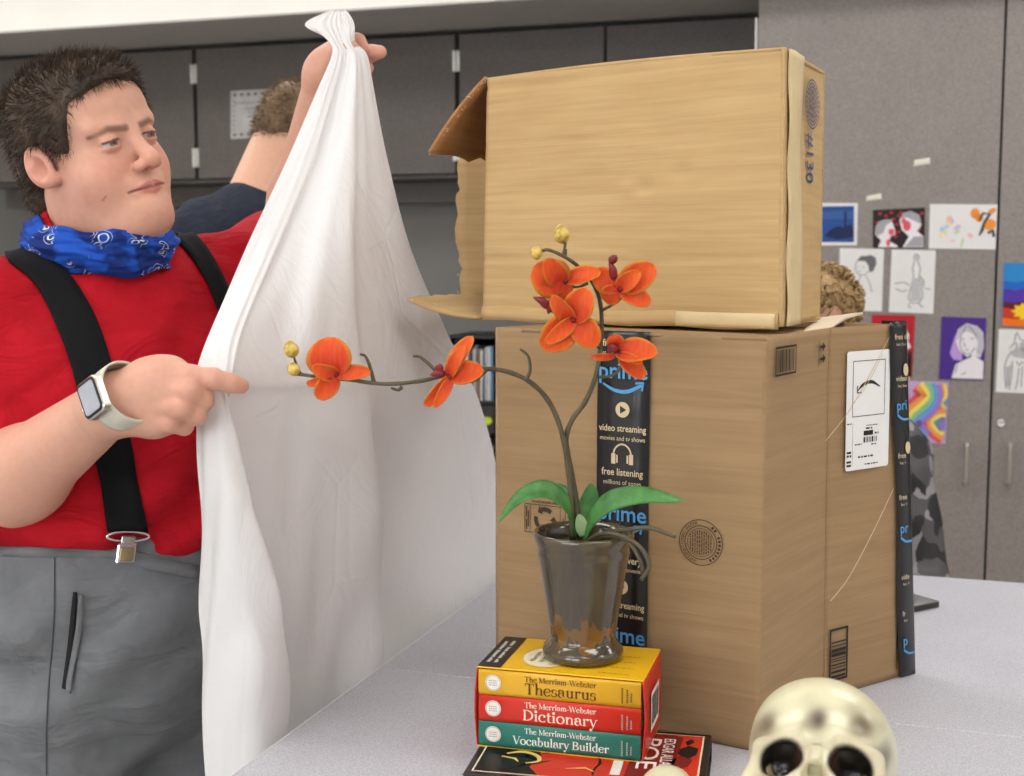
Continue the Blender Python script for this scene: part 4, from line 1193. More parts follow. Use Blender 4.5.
flower(336,374,-.034, [(334,376,327,337,23,.004,.1,.2,.35),(338,375,312,366,9,-.014,.3,.3,-.05),(337,374,371,372,8,-.004,.25,.3,.15),(335,376,317,399,11,-.008,.15,.25,.2),(330,378,306,384,5,.004,.2,.2,.0)], [(331,378,320,381,.002)])
flower(450,376,-.034, [(449,376,473,336,9,.004,.4,.3,.1),(448,377,465,345,7,-.012,.3,.3,.05),(451,377,484,370,12,-.006,.35,.3,.15),(450,378,424,406,8,-.006,.3,.25,.2),(451,378,434,408,6,-.014,.2,.25,.15)], [(444,374,430,375,0),(438,372,440,364,0)])
def m_bud():
    n = NT('yellow_orchid_bud'); f = n.noise(n.coord(), 110, 3)
    n.color(n.ramp(f, [(.35, srgb(150,118,60)), (.5, srgb(206,176,78)), (.7, srgb(226,202,110))])).set(rough=.35); return n.m
M_BUD = m_bud()
for (x, y, ax, L, w) in ((561.5,234,V(-.15,0,1),20,8.5),(536,253,V(-1,0,.1),13,7),(291,349,V(-.3,0,1),19,8),(293.5,369,V(-.5,0,.9),15,7)):
    c = at(x, y, PY0-.03); a = unit(ax); l = L*k_; ww = w*k_
    mesh('bud', *lathe_vf(c-a*l/2, [(ww*math.sin(math.pi*t)**.6*(1.1-.35*t), l*t) for t in np.linspace(0.0,1,14)], 16, a), M_BUD, pot)

# ================================================================== skulls
def skull_field(X, Y, Z):
    X = np.abs(X)
    d = s_ell(X,Y,Z,(0,-.022,.020),(.0700,.088,.064))
    d = smin(d, s_ell(X,Y,Z,(0,.030,.012),(.058,.045,.050)), .02)
    d = smin(d, s_ell(X,Y,Z,(0,-.015,-.03),(.050,.07,.045)), .03)
    d = smax(d, -s_ell(X,Y,Z,(.077,.040,-.010),(.018,.017,.026)), .012)      # temple hollow
    d = smin(d, s_cap(X,Y,Z,(.048,.054,-.016),(.013,.070,-.010),.0085,.0085), .010)
    d = smin(d, s_cap(X,Y,Z,(.050,.054,-.018),(.055,.048,-.045),.0075,.0095), .008)
    d = smin(d, s_cap(X,Y,Z,(.055,.047,-.047),(.030,.064,-.056),.0105,.011), .008)
    d = smin(d, s_cap(X,Y,Z,(.056,.046,-.046),(.068,-.002,-.042),.007,.005), .006)
    d = smin(d, s_ell(X,Y,Z,(0,.054,-.078),(.036,.026,.036)), .014)
    d = smin(d, s_cap(X,Y,Z,(0,.068,-.010),(0,.0775,-.034),.0075,.0055), .008)
    d = smin(d, s_cap(X,Y,Z,(.012,.070,-.016),(.017,.072,-.06),.006,.010), .006)
    d = smax(d, -s_ell(X,Y,Z,(.0310,.078,-.0325),(.0185,.034,.0168)), .005)   # eye sockets
    d = smax(d, -s_ell(X,Y,Z,(0,.086,-.052),(.0115,.024,.0165)), .003)       # nose opening
    d = smax(d, -s_sph(X,Y,Z,(0,.086,-.0265),.0025), .001)
    d = smax(d, -s_sph(X,Y,Z,(.016,.0785,-.0135),.0026), .002)
    for k in range(5):                                                        # upper teeth
        a = .2*k+.1; d = smin(d, s_cap(X,Y,Z,(.034*math.sin(a*1.45),.050+.030*math.cos(a*1.45),-.108),(.033*math.sin(a*1.45),.050+.029*math.cos(a*1.45),-.120),.0048,.0040), .002)
    d = smin(d, s_cap(X,Y,Z,(.050,.004,-.062),(.046,.016,-.118),.010,.010), .008)                     # lower jaw
    d = smin(d, s_cap(X,Y,Z,(.046,.016,-.118),(.012,.068,-.140),.010,.0125), .010)
    d = smin(d, s_cap(X,Y,Z,(0,.074,-.132),(.012,.068,-.140),.013,.0125), .008)
    z = [(.0695,.006,-.02),(.073,-.004,-.012),(.0715,-.014,-.016),(.075,-.022,-.008),(.074,-.034,-.012)]
    for p, q in zip(z[:-1], z[1:]): d = smax(d, -s_cap(X,Y,Z,p,q,.0022), .001)   # suture crack
    d = smax(d, -s_cap(X,Y,Z,(.0,.0765,-.0185),(.013,.0765,-.0205),.0014), .001)
    return d
def m_skull():
    n = NT('aged_bone_resin'); a = n.node('ShaderNodeAttribute', attribute_name='Col')
    f = n.noise(n.coord(), 60, 4)
    n.color(n.mix(n.math('MULTIPLY', f, .22), a.outputs['Color'], srgb(176,158,110), 'MULTIPLY')).set(rough=.28, spec=.45, coat=.25, coatr=.15)
    n.bump(n.noise(n.coord(), 180, 3), .12, .001); return n.m
M_SKULL = m_skull()
def make_skull(name, pos, s, R_, label, h, kw={}):
    v, F = snets(skull_field, (-.085,-.118,-.158), (.085,.105,.092), h)
    v = relax(v, F, 1, .4)
    c = np.tile(np.array(srgb(226,221,188)), (len(v),1)); ax = np.abs(v[:,0]); nz = RNG.normal(0,1,len(v))*0
    def spot(p, w, col, k, sym=True):
        nonlocal c
        x = ax if sym else v[:,0]
        d = np.sqrt(((x-p[0])/w[0])**2+((v[:,1]-p[1])/w[1])**2+((v[:,2]-p[2])/w[2])**2)
        wob = 1+.25*np.sin(v[:,0]*140+v[:,2]*90)*np.sin(v[:,1]*60+v[:,2]*120)
        c = blend(c, srgb(*col), k*np.exp(-(d*wob)**2))
    spot((0,.072,.006),(.010,.02,.015),(78,58,54),.95); spot((-.036,.060,.012),(.013,.02,.013),(92,72,44),.95,False); spot((.046,.055,.004),(.012,.02,.012),(92,68,50),.85,False)
    spot((.064,.036,-.008),(.011,.018,.020),(48,44,44),1.0); spot((.0325,.075,-.033),(.023,.04,.021),(150,110,84),.7)
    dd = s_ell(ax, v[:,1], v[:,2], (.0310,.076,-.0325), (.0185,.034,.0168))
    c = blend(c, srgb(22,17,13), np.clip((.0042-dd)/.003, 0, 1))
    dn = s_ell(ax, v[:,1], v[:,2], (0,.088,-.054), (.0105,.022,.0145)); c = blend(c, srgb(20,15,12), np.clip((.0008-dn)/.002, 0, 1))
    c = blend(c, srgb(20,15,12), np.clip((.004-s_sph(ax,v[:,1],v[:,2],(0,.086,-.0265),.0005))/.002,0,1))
    zc = np.minimum.reduce([s_cap(ax,v[:,1],v[:,2],p,q,.0) for p, q in (((.0695,.006,-.02),(.073,-.004,-.012)),((.073,-.004,-.012),(.0715,-.014,-.016)),((.0715,-.014,-.016),(.075,-.022,-.008)))])
    c = blend(c, srgb(60,44,30), .9*np.clip((.0035-zc)/.0025, 0, 1))
    spot((.050,.052,-.058),(.010,.02,.010),(130,96,74),.5); spot((.016,.078,-.03),(.004,.02,.014),(120,86,72),.5)
    w = (v*s) @ R_.T
    w = w + np.asarray(pos) - V(0,0,w[:,2].min())
    return mesh(name, w, F, M_SKULL, None, label=label, cat='skull', cols=c, **kw)
Rs = basis(V(-.31,-1,0)) @ rot_axis((1,0,0), math.radians(47))
sp = at(821, 745, 1.142); sp[2] = TZ+.0005
make_skull('skull', sp, .965, Rs, 'large cream resin skull with dark stains in front of the cardboard box', .0019)
sp2 = at(665, 800, 1.15); sp2[2] = TZ+.0005
make_skull('skull', sp2, .36, basis(V(-.3,-1,0)) @ rot_axis((1,0,0), math.radians(10)), 'small cream toy skull in front of the red and black hardcover', .0026)
# ================================================================== drawings taped to the tall cabinets
M_PAPER = plain('drawing_paper', (232,230,230), .7, vary=.02, scale=25)
I_PENCIL = ink('pencil', (150,148,150)); I_PENCILD = ink('pencil_dark', (108,106,110)); I_PAPW = ink('paper_white', (236,232,236))
def paper(px, name, label, mat=M_PAPER, cat='drawing'):
    return sheet_on(name, [px[3], px[2], px[1], px[0]], P_T, .003, mat, label, cat, 'drawings on the tall cabinets')
def sub(P, h): return Print(P.o, P.u, P.v, P.h+h)
def draw(P, w, h, o, name, mat, fn, lift=0):
    q = sub(P, lift); fn(q, w, h); q.build(name, mat, o)
def N(pts, w, h): return [(x*w, y*h) for x, y in pts]
# seascape
o, P, w, h = paper([(820,203),(858,203),(857,245.5),(820,245.5)], 'drawing', 'small blue seascape with a white border, half hidden by the upper box')
draw(P, w, h, o, 'sea', ink('sea_blue', (38,78,148)), lambda q, w, h: q.rect(.05*w,.08*h,.92*w,.92*h))
draw(P, w, h, o, 'sky_band', ink('sky_blue', (58,96,162)), lambda q, w, h: (q.rect(.05*w,.62*h,.92*w,.8*h), q.rect(.3*w,.78*h,.75*w,.82*h)), .0003)
draw(P, w, h, o, 'island', ink('island_navy', (24,38,84)), lambda q, w, h: (q.poly(N([(.12,.22),(.3,.38),(.5,.46),(.66,.42),(.82,.5),(.92,.4),(.92,.2),(.5,.14)], w, h)), q.rect(.66*w,.42*h,.72*w,.8*h)), .0006)
# two faces on black
o, P, w, h = paper([(873,210),(925,207.5),(924.5,248),(873,248)], 'drawing', 'black drawing of two pale faces with red splashes', ink('paper_black', (42,30,32)))
draw(P, w, h, o, 'red_splash', ink('splash_red', (196,40,56)), lambda q, w, h: [q.disc(w*x, h*y, w*.035, h*.035, 8) for x, y in ((.08,.66),(.14,.9),(.26,.84),(.4,.76),(.47,.62),(.44,.3),(.5,.42),(.55,.92),(.95,.9),(.9,.5),(.36,.93),(.5,.84))])
draw(P, w, h, o, 'faces', I_PAPW, lambda q, w, h: (q.poly(N([(.1,.02),(.16,.2),(.04,.36),(.06,.58),(.2,.74),(.36,.74),(.42,.52),(.44,.36),(.34,.3),(.32,.18),(.48,.06),(.48,.02)], w, h)), q.poly(N([(.58,.02),(.7,.3),(.56,.48),(.52,.72),(.58,.9),(.74,.96),(.9,.86),(.94,.6),(.86,.44),(.98,.3),(.98,.02)], w, h))), .0004)
draw(P, w, h, o, 'hair_shading', ink('hair_grey', (168,166,172)), lambda q, w, h: (q.poly(N([(.06,.3),(.04,.5),(.12,.7),(.28,.76),(.38,.7),(.26,.6),(.2,.4)], w, h)), q.poly(N([(.52,.76),(.6,.92),(.74,.97),(.9,.86),(.93,.62),(.82,.7),(.66,.8)], w, h)), q.poly(N([(.62,.04),(.8,.3),(.97,.3),(.97,.04)], w, h))), .0007)
draw(P, w, h, o, 'blush', ink('blush_pink', (228,92,112)), lambda q, w, h: (q.disc(.36*w,.42*h,.06*w,.09*h,10), q.disc(.3*w,.14*h,.04*w,.1*h,10), q.disc(.66*w,.58*h,.08*w,.14*h,10), q.disc(.6*w,.7*h,.05*w,.08*h,10)), .0010)
# colour sketches
o, P, w, h = paper([(930,204),(997.5,204.5),(995.5,249.5),(928.7,248.6)], 'drawing', 'wide white paper with faint colour sketches and an orange figure')
for nm, rgb, ds in (('orange_marks', (240,150,60), ((.68,.8,.07,.12),(.74,.7,.06,.1),(.9,.55,.09,.14),(.93,.85,.04,.1))), ('soft_pink', (236,196,190), ((.3,.66,.05,.08),(.62,.3,.05,.05),(.36,.18,.04,.02))), ('soft_blue', (176,206,230), ((.2,.43,.05,.06),(.26,.5,.03,.05))), ('soft_lilac', (206,186,222), ((.42,.48,.06,.05),(.34,.62,.03,.06))), ('soft_green', (196,222,168), ((.42,.38,.05,.04),(.5,.14,.09,.02))), ('soft_yellow', (240,222,170), ((.3,.56,.04,.06),(.18,.32,.06,.03),(.24,.36,.05,.04)))):
    draw(P, w, h, o, nm, ink(nm, rgb), lambda q, w, h: [q.disc(x*w, y*h, a*w, b*h, 9, rot=x*9) for x, y, a, b in ds], .0001)
draw(P, w, h, o, 'dark_marks', ink('charcoal', (62,58,62)), lambda q, w, h: (q.stroke(N([(.74,.62),(.8,.8),(.9,.78),(.82,.6),(.79,.42),(.75,.3)], w, h), [.03*w,.04*w,.05*w,.04*w,.05*w,.02*w]), q.stroke(N([(.88,.36),(.95,.42),(.97,.28)], w, h), .05*w)), .0006)
# pencil portraits
o, P, w, h = paper([(839.7,248),(884,249),(882,311.5),(839,310)], 'drawing', 'pencil portrait of a woman with her hair in a bun')
draw(P, w, h, o, 'hair', I_PENCILD, lambda q, w, h: q.poly(N([(.4,.8),(.5,.88),(.62,.88),(.72,.9),(.84,.86),(.86,.76),(.78,.64),(.7,.62),(.68,.72),(.6,.8),(.48,.8)], w, h)))
draw(P, w, h, o, 'lines', I_PENCIL, lambda q, w, h: [q.stroke(N(p, w, h), .02*w, n=14) for p in ([(.42,.8),(.37,.72),(.4,.62),(.48,.58),(.6,.58),(.66,.64)], [(.5,.58),(.46,.5),(.34,.44),(.3,.3),(.4,.26)], [(.62,.56),(.7,.46),(.76,.3)], [(.42,.7),(.46,.71)], [(.54,.7),(.58,.71)], [(.44,.64),(.5,.635)])], .0003)
o, P, w, h = paper([(891.8,249.5),(935.8,250.3),(933.4,313.7),(888.8,312)], 'drawing', 'faint pencil drawing of a standing figure in a long dress')
draw(P, w, h, o, 'lines', I_PENCIL, lambda q, w, h: [q.stroke(N(p, w, h), .022*w, n=12) for p in ([(.52,.84),(.5,.9),(.56,.94),(.62,.9),(.6,.84),(.54,.83)], [(.52,.82),(.48,.7),(.52,.56),(.46,.36),(.42,.18),(.6,.16),(.74,.2),(.72,.4),(.64,.56),(.66,.7),(.6,.82)], [(.64,.6),(.76,.5),(.74,.42)], [(.46,.16),(.44,.1),(.5,.09)], [(.66,.16),(.72,.11),(.78,.11)], [(.1,.46),(.3,.48),(.44,.44)], [(.12,.38),(.28,.34),(.4,.36)], [(.78,.4),(.92,.38)])])
draw(P, w, h, o, 'shading', ink('pencil_light', (196,196,200)), lambda q, w, h: (q.disc(.56*w,.88*h,.06*w,.05*h,12), q.poly(N([(.5,.56),(.64,.56),(.72,.2),(.46,.18)], w, h)), q.disc(.72*w,.46*h,.06*w,.06*h,10)), .0002)
# red silhouette
o, P, w, h = paper([(872,314.5),(915,315.5),(912,377),(870,376)], 'drawing', 'red and black paper with a white profile, behind the box corner', ink('paper_red', (186,30,48)))
draw(P, w, h, o, 'black_area', ink('paper_black', (42,30,32)), lambda q, w, h: q.poly(N([(.4,.01),(.98,.01),(.97,.44),(.84,.36),(.7,.2)], w, h)))
draw(P, w, h, o, 'profile', I_PAPW, lambda q, w, h: q.poly(N([(.05,.72),(.2,.84),(.5,.86),(.78,.82),(.9,.68),(.88,.58),(.96,.48),(.86,.44),(.84,.34),(.6,.3),(.5,.1),(.1,.1)], w, h)), .0004)
# purple portrait
o, P, w, h = paper([(941.5,316.5),(986.4,318),(983.7,380.3),(939,378.7)], 'drawing', 'purple paper with a pale portrait of a person with light hair', ink('paper_purple', (76,46,140)))
draw(P, w, h, o, 'lilac_edge', ink('lilac', (190,156,222)), lambda q, w, h: q.poly(N([(.22,.42),(.3,.32),(.5,.3),(.5,.5),(.44,.8),(.32,.7)], w, h)))
draw(P, w, h, o, 'figure', I_PAPW, lambda q, w, h: (q.poly(N([(.28,.02),(.36,.24),(.56,.32),(.68,.36),(.74,.42),(.88,.34),(.98,.3),(.98,.02)], w, h)), q.poly(N([(.44,.46),(.34,.6),(.38,.8),(.56,.9),(.8,.86),(.94,.76),(.97,.52),(.9,.36),(.76,.4),(.66,.4),(.62,.36),(.52,.42)], w, h))), .0003)
draw(P, w, h, o, 'hair', ink('hair_grey2', (196,192,202)), lambda q, w, h: (q.poly(N([(.36,.62),(.4,.8),(.56,.89),(.8,.85),(.93,.74),(.96,.52),(.9,.38),(.8,.44),(.84,.6),(.72,.74),(.56,.78),(.46,.7)], w, h))), .0005)
draw(P, w, h, o, 'lines', I_PENCILD, lambda q, w, h: [q.stroke(N(p, w, h), .018*w, n=10) for p in ([(.48,.64),(.54,.65)], [(.66,.66),(.74,.66)], [(.56,.48),(.64,.48)], [(.52,.6),(.54,.54),(.57,.54)], [(.46,.7),(.44,.56),(.52,.44),(.66,.42),(.78,.52)], [(.56,.88),(.5,.76)], [(.6,.88),(.72,.78),(.8,.7)], [(.4,.24),(.36,.1)], [(.5,.08),(.6,.12)])], .0008)
# rainbow swirls
o, P, w, h = paper([(903,380.5),(949,382),(945.8,444),(900,442)], 'drawing', 'painting of wavy rainbow stripes beside the taped box corner', ink('swirl_lilac', (196,164,214)))
RB_ = [('red', (226,92,96)), ('orange', (242,160,92)), ('yellow', (248,224,104)), ('green', (140,200,150)), ('blue', (110,164,222)), ('violet', (160,130,208))]
def swirl(q, w, h, pts, off, wd):
    c_ = catmull(pts, 40); t = np.gradient(c_, axis=0); t /= np.linalg.norm(t, axis=1)[:,None]
    c_ = c_ + np.stack([-t[:,1], t[:,0]], 1)*off
    for a, b in zip(c_[:-1], c_[1:]):
        if .03 < a[0] < .97 and .03 < b[0] < .97 and .02 < a[1] < .98 and .02 < b[1] < .98: q.stroke([(a[0]*w, a[1]*h), (b[0]*w, b[1]*h)], wd*w)
for k, (nm, rgb) in enumerate(RB_):
    draw(P, w, h, o, nm+'_stripe', ink('swirl_'+nm, rgb), lambda q, w, h: (swirl(q, w, h, [(.38,1.02),(.56,.86),(.6,.74),(.44,.6),(.24,.46),(.16,.3),(.28,.14),(.5,-.02)], -.2+.085*k, .11), swirl(q, w, h, [(1.0,.5),(.8,.46),(.66,.36),(.76,.22),(1.02,.1)], -.12+.07*k, .09), swirl(q, w, h, [(.84,1.02),(.9,.8),(.82,.66),(.92,.55),(1.0,.52)], -.05+.05*k, .06)), .0001+.00012*k)
# sunset
o, P, w, h = paper([(1004,263),(1048,263),(1046,328),(1001,326.5)], 'drawing', 'bright sunset painting in blue, purple, red and yellow at the right edge', ink('sunset_blue', (44,136,206)))
for nm, rgb, y0, y1 in (('violet_band', (86,52,168), .36, .6), ('dark_band', (92,30,40), .26, .4), ('red_band', (206,58,26), .12, .3), ('orange_band', (240,120,24), 0.01, .14), ('blue_band', (26,104,196), .6, .72)):
    draw(P, w, h, o, nm, ink(nm, rgb), lambda q, w, h: q.poly(N([(.02,y0),(.5,y0-.01 if y0 > .02 else y0),(.99,y0),(.99,y1),(.6,y1+.03),(.3,y1-.02),(.02,y1)], w, h)), .0001+.0003*(y0 < .3)+.0003*(y0 < .2)+.0003*(y0 < .1))
draw(P, w, h, o, 'sun', ink('sun_yellow', (250,206,40)), lambda q, w, h: q.poly([(w*(.5+.3*r*math.cos(a)), h*(.25+.14*r*math.sin(a))) for a, r in [(2*math.pi*k/18, 1 if k % 2 else .68) for k in range(18)]]), .0016)
# horned figure
o, P, w, h = paper([(998.8,329),(1043,330),(1040,394),(995.5,392)], 'drawing', 'pencil sketch of a horned bare-chested figure at the right edge')
draw(P, w, h, o, 'lines', I_PENCILD, lambda q, w, h: [q.stroke(N(p, w, h), .02*w, n=14) for p in ([(.36,.76),(.4,.96),(.5,.84),(.64,.86),(.78,.97),(.8,.76)], [(.42,.8),(.44,.68),(.56,.62),(.7,.68),(.72,.8)], [(.3,.66),(.2,.5),(.18,.3),(.24,.06)], [(.34,.5),(.34,.3),(.3,.05)], [(.82,.64),(.92,.5),(.96,.2)], [(.4,.62),(.56,.56),(.74,.62)], [(.44,.5),(.5,.44),(.56,.5)], [(.6,.5),(.66,.44),(.72,.5)], [(.5,.4),(.48,.2),(.44,.05)], [(.64,.4),(.68,.2),(.7,.05)], [(.57,.42),(.57,.1)], [(.3,.66),(.42,.6)], [(.26,.7),(.36,.78)])])
draw(P, w, h, o, 'shading', ink('pencil_mid', (186,184,188)), lambda q, w, h: (q.poly(N([(.26,.62),(.4,.72),(.74,.72),(.86,.62),(.72,.56),(.42,.56)], w, h)), q.poly(N([(.2,.4),(.32,.44),(.3,.1),(.24,.1)], w, h)), q.disc(.57*w,.74*h,.1*w,.08*h,12)), .0002)
# torn bits of masking tape left on the door
M_MASK = plain('cream_masking_tape', (232,228,212), .6)
for (px, py, a, b, lab) in ((922,162,17,9,'torn bit of cream tape higher on the tall cabinet door'), (874,197.5,16,8,'torn bit of cream tape just above the face drawing')):
    q = [onwall(px+dx, py+dy, P_T) for dx, dy in ((-a/2,b/2),(a/2,b*.25),(a/2*.95,-b/2),(-a/2*.9,-b*.2))]
    q = [room(x, P_T-.0008, z) for x, z in q]
    s_, t_ = np.meshgrid(np.linspace(0,1,8), np.linspace(0,1,4)); s3, t3 = s_[...,None], t_[...,None]
    G = (1-t3)*((1-s3)*q[0]+s3*q[1])+t3*((1-s3)*q[3]+s3*q[2]) - RD*((.003*s_**2+.0008*np.sin(9*s_))[...,None])
    mesh('tape_piece', *slab_vf(G, -RD, .0006), M_MASK, None, label=lab, cat='tape', group='torn tape bits')

# ================================================================== black organiser with magazines on the back counter
CT = .77; OD = P_T+.05
ox0 = onwall(448, 400, OD)[0]; ox1 = ox0+.17
oz = onwall(480, 336, OD)[1]; z1 = onwall(480, 401, OD)[1]; z2 = onwall(480, 433, OD)[1]; z3 = onwall(480, 456, OD)[1]
org = empty('desk_organizer', room((ox0+ox1)/2, OD+.12, CT), 'black organiser shelf of magazines on the back counter, seen between sheet and box', 'organizer')
rbox('side_panel', ox0, ox0+.008, OD, OD+.26, CT+.0005, oz, M_BLACKPL, org, .001)
rbox('side_panel', ox1-.008, ox1, OD, OD+.26, CT+.0005, oz, M_BLACKPL, org, .001)
rbox('back_panel', ox0+.0085, ox1-.0085, OD+.252, OD+.26, CT+.0005, oz, M_BLACKPL, org)
for zz in (CT+.0008, z3-.008, z2-.0, z1-.008, oz-.008):
    rbox('shelf', ox0+.0085, ox1-.0085, OD, OD+.25, zz, zz+.0075, M_BLACKPL, org, .0008)
r_ = random.Random(21); x = ox0+.012; k = 0
MAGC = [(226,224,222),(58,62,72),(200,206,214),(232,230,226),(90,120,150),(214,208,200),(48,46,50),(230,226,220),(150,160,168),(120,90,70)]
while x < ox1-.02:
    wd_ = r_.choice([.004,.005,.006,.009]); hh = r_.uniform(.80,.97)*(oz-.008-z1); c = MAGC[k % len(MAGC)]
    v, f = box_vf(room(x, OD+.006+r_.uniform(0,.012), z1+.0005), RE*wd_ , RD*.2, RZ*hh + RE*r_.uniform(0,.002), .0006)
    names = ['white','dark slate','pale blue','cream','blue','light tan','black','off-white','grey','brown']
    mesh('magazine', v, f, plain('magazine_'+names[k % 10], c, .35), None, smooth=False, label='%s magazine from the left in the black organiser, thin and %s' % (ORD[k], names[k % 10]), cat='magazine', group='magazines in the organiser'); x += wd_+.0035; k += 1
for k in range(2):                                   # black file boxes with bright labels
    a = ox0+.010+.076*k
    fbx = empty('file_box', room(a+.05, OD+.1, z2), '%s black file box with a yellow green label in the organiser' % ('left','right')[k], 'file box', 'file boxes in the organiser')
    zb = z2+.008; rbox('box_body', a, a+.073, OD+.004, OD+.2, zb, z1-.012, M_BLACKPL, fbx, .002)
    Q = Print(room(a, OD+.004, zb), RE, RZ, .0006); Q.poly([(.014,.034),(.05,.018),(.064,.03),(.058,.042),(.02,.046)]); Q.build('label_sticker', ink('lime', (190,206,40)), fbx)
for k in range(3):
    mesh('paper_sheet', *box_vf(room(ox0+.02+.004*k, OD+.004, z3+.0003+.009*k), RE*.12, RD*.21, RZ*.0075, .0004), plain('stacked_paper_%d' % (k % 2), ((222,220,216),(196,190,184))[k % 2], .7), None, smooth=False, label='%s paper bundle lying on the lower organiser shelf' % ('lowest','middle','topmost')[k], cat='paper', group='papers on the organiser shelf')

# ================================================================== phone
A0, A1 = onz(941.5, 607, TZ), onz(905, 614.5, TZ); pu = unit(A1-A0); pv = unit(np.cross(pu, RZ)); pv = pv if pv[1] > 0 else -pv
ph = empty('smartphone', A0+pu*.075+pv*.036, 'dark phone lying face down on the far table behind the box', 'phone')
def rounded_slab(o, u, vv, L, Wd, z0, z1, c):
    pts = []
    for (cx, cy, a0) in ((c,c,math.pi),(L-c,c,1.5*math.pi),(L-c,Wd-c,0),(c,Wd-c,.5*math.pi)):
        for k in range(6):
            a = a0+k*math.pi/10; pts.append((cx+c*math.cos(a), cy+c*math.sin(a)))
    n = len(pts); v_ = [o+u*x+vv*y+RZ*z0 for x, y in pts]+[o+u*x+vv*y+RZ*z1 for x, y in pts]
    f_ = [list(range(n))[::-1], [n+i for i in range(n)]]+[[i,(i+1)%n,n+(i+1)%n,n+i] for i in range(n)]
    if np.dot(np.cross(u, vv), RZ) < 0: f_ = [q[::-1] for q in f_]
    return v_, f_
mesh('phone_case', *rounded_slab(A0, pu, pv, .15, .074, .0006, .0088, .009), plain('dark_brown_case', (44,32,30), .3), ph, smooth=False)
mesh('phone_back', *rounded_slab(A0+pu*.002+pv*.002, pu, pv, .146, .07, .0089, .0094, .008), plain('grey_glass_back', (150,150,152), .1, spec=.8, metal=.4), ph, smooth=False)
mesh('camera_ring', *tube_vf(np.array([A0+pu*(.045+.014*math.cos(a))+pv*(.05+.014*math.sin(a))+RZ*.0118 for a in np.linspace(0,2*math.pi,30)]), .0022, 8), M_BLACKPL, ph)
# ================================================================== the man with the sheet
def m_skin(name='skin'):
    n = NT(name); a = n.node('ShaderNodeAttribute', attribute_name='Col')
    f = n.noise(n.coord(), 120, 3); g = n.noise(n.coord(), 900, 2)
    n.color(n.mix(.10, a.outputs['Color'], n.ramp(f, [(.3, srgb(190,122,104)), (.7, srgb(228,184,164))]))).set(rough=.48, spec=.35)
    n.b.inputs['Subsurface Weight'].default_value = .12; n.b.inputs['Subsurface Radius'].default_value = (.010,.004,.002); n.b.inputs['Subsurface Scale'].default_value = .6
    n.bump(g, .06, .0006); return n.m
M_SKIN = m_skin()
SKIN = np.array(srgb(212,160,138))
def m_cloth(name, lo, hi, fold=.5, fs=22, rough=.85, weave=1400, sheen=.0):
    n = NT(name); f = n.noise(n.coord((.8,.8,1.5)), fs, 3, .5, 1.2); w = n.noise(n.coord(), weave, 2)
    n.color(n.ramp(n.noise(n.coord(), 30, 3), [(.3, srgb(lo)), (.7, srgb(hi))])).set(rough=rough, spec=.2, sheen=sheen)
    n.bump(n.math('ADD', n.math('MULTIPLY', f, 1), n.math('MULTIPLY', w, .02)), fold, .022); return n.m
M_TEE = m_cloth('red_jersey', (168,12,28), (182,17,34), .6, 13)
M_TROUSER = m_cloth('grey_trouser_fabric', (108,110,114), (120,122,126), .5, 11, .5)
M_STRAP = plain('black_elastic', (15,16,19), .85, spec=.2, vary=.12, scale=600)

TC = V(-.512, 1.665); TB = basis(V(math.sin(math.radians(45)), -math.cos(math.radians(45)), 0))
def tl_(X, Y, Z):                                   # world -> torso frame (x his right, y front)
    dx, dy = X-TC[0], Y-TC[1]
    return dx*TB[0,0]+dy*TB[1,0], dx*TB[0,1]+dy*TB[1,1], Z
def tw(x, y, z): return V(TC[0], TC[1], 0)+TB[:,0]*x+TB[:,1]*y+RZ*z
SHR, ELR, WRR = V(-.632,1.535,1.372), V(-.614,1.50,1.165), V(-.4275,1.372,1.290)
SHL, ELL, WRL = V(-.380,1.795,1.420), V(-.335,1.99,1.470), V(-.262,1.868,1.705)
def wr(x, y, z, a):                                 # cloth wrinkles as a wavy offset
    return a*(np.sin(38*x+23*z+4*np.sin(19*y+11*z))*np.sin(31*z-17*x+2*np.sin(27*x)) + .6*np.sin(61*z+29*y+3*np.sin(23*x+9*z)))
def torso_core(x, y, z):
    d = s_ell(x, y, z, (0,-.005,1.29), (.205,.125,.17))
    d = smin(d, s_ell(x, y, z, (0,.03,1.12), (.205,.165,.19)), .08)
    d = smin(d, s_cap(x, y, z, (-.15,-.005,1.400), (.16,-.005,1.368), .062), .06)
    d = smin(d, s_cap(x, y, z, (0,-.02,1.36), (0,-.02,1.47), .10, .078), .05)
    d = smin(d, s_ell(x, y, z, (.085,.085,1.29), (.095,.055,.075)), .05)
    d = smin(d, s_ell(x, y, z, (-.085,.085,1.29), (.095,.055,.075)), .05)
    return d
def shirt_raw(X, Y, Z):
    x, y, z = tl_(X, Y, Z)
    d = torso_core(x, y, z)
    sr = s_cap(X, Y, Z, SHR, SHR*.12+ELR*.88, .070, .078)
    sl = s_cap(X, Y, Z, SHL, ELL, .062, .060)
    d = smin(d, sr, .035); d = smin(d, sl, .05)
    return d
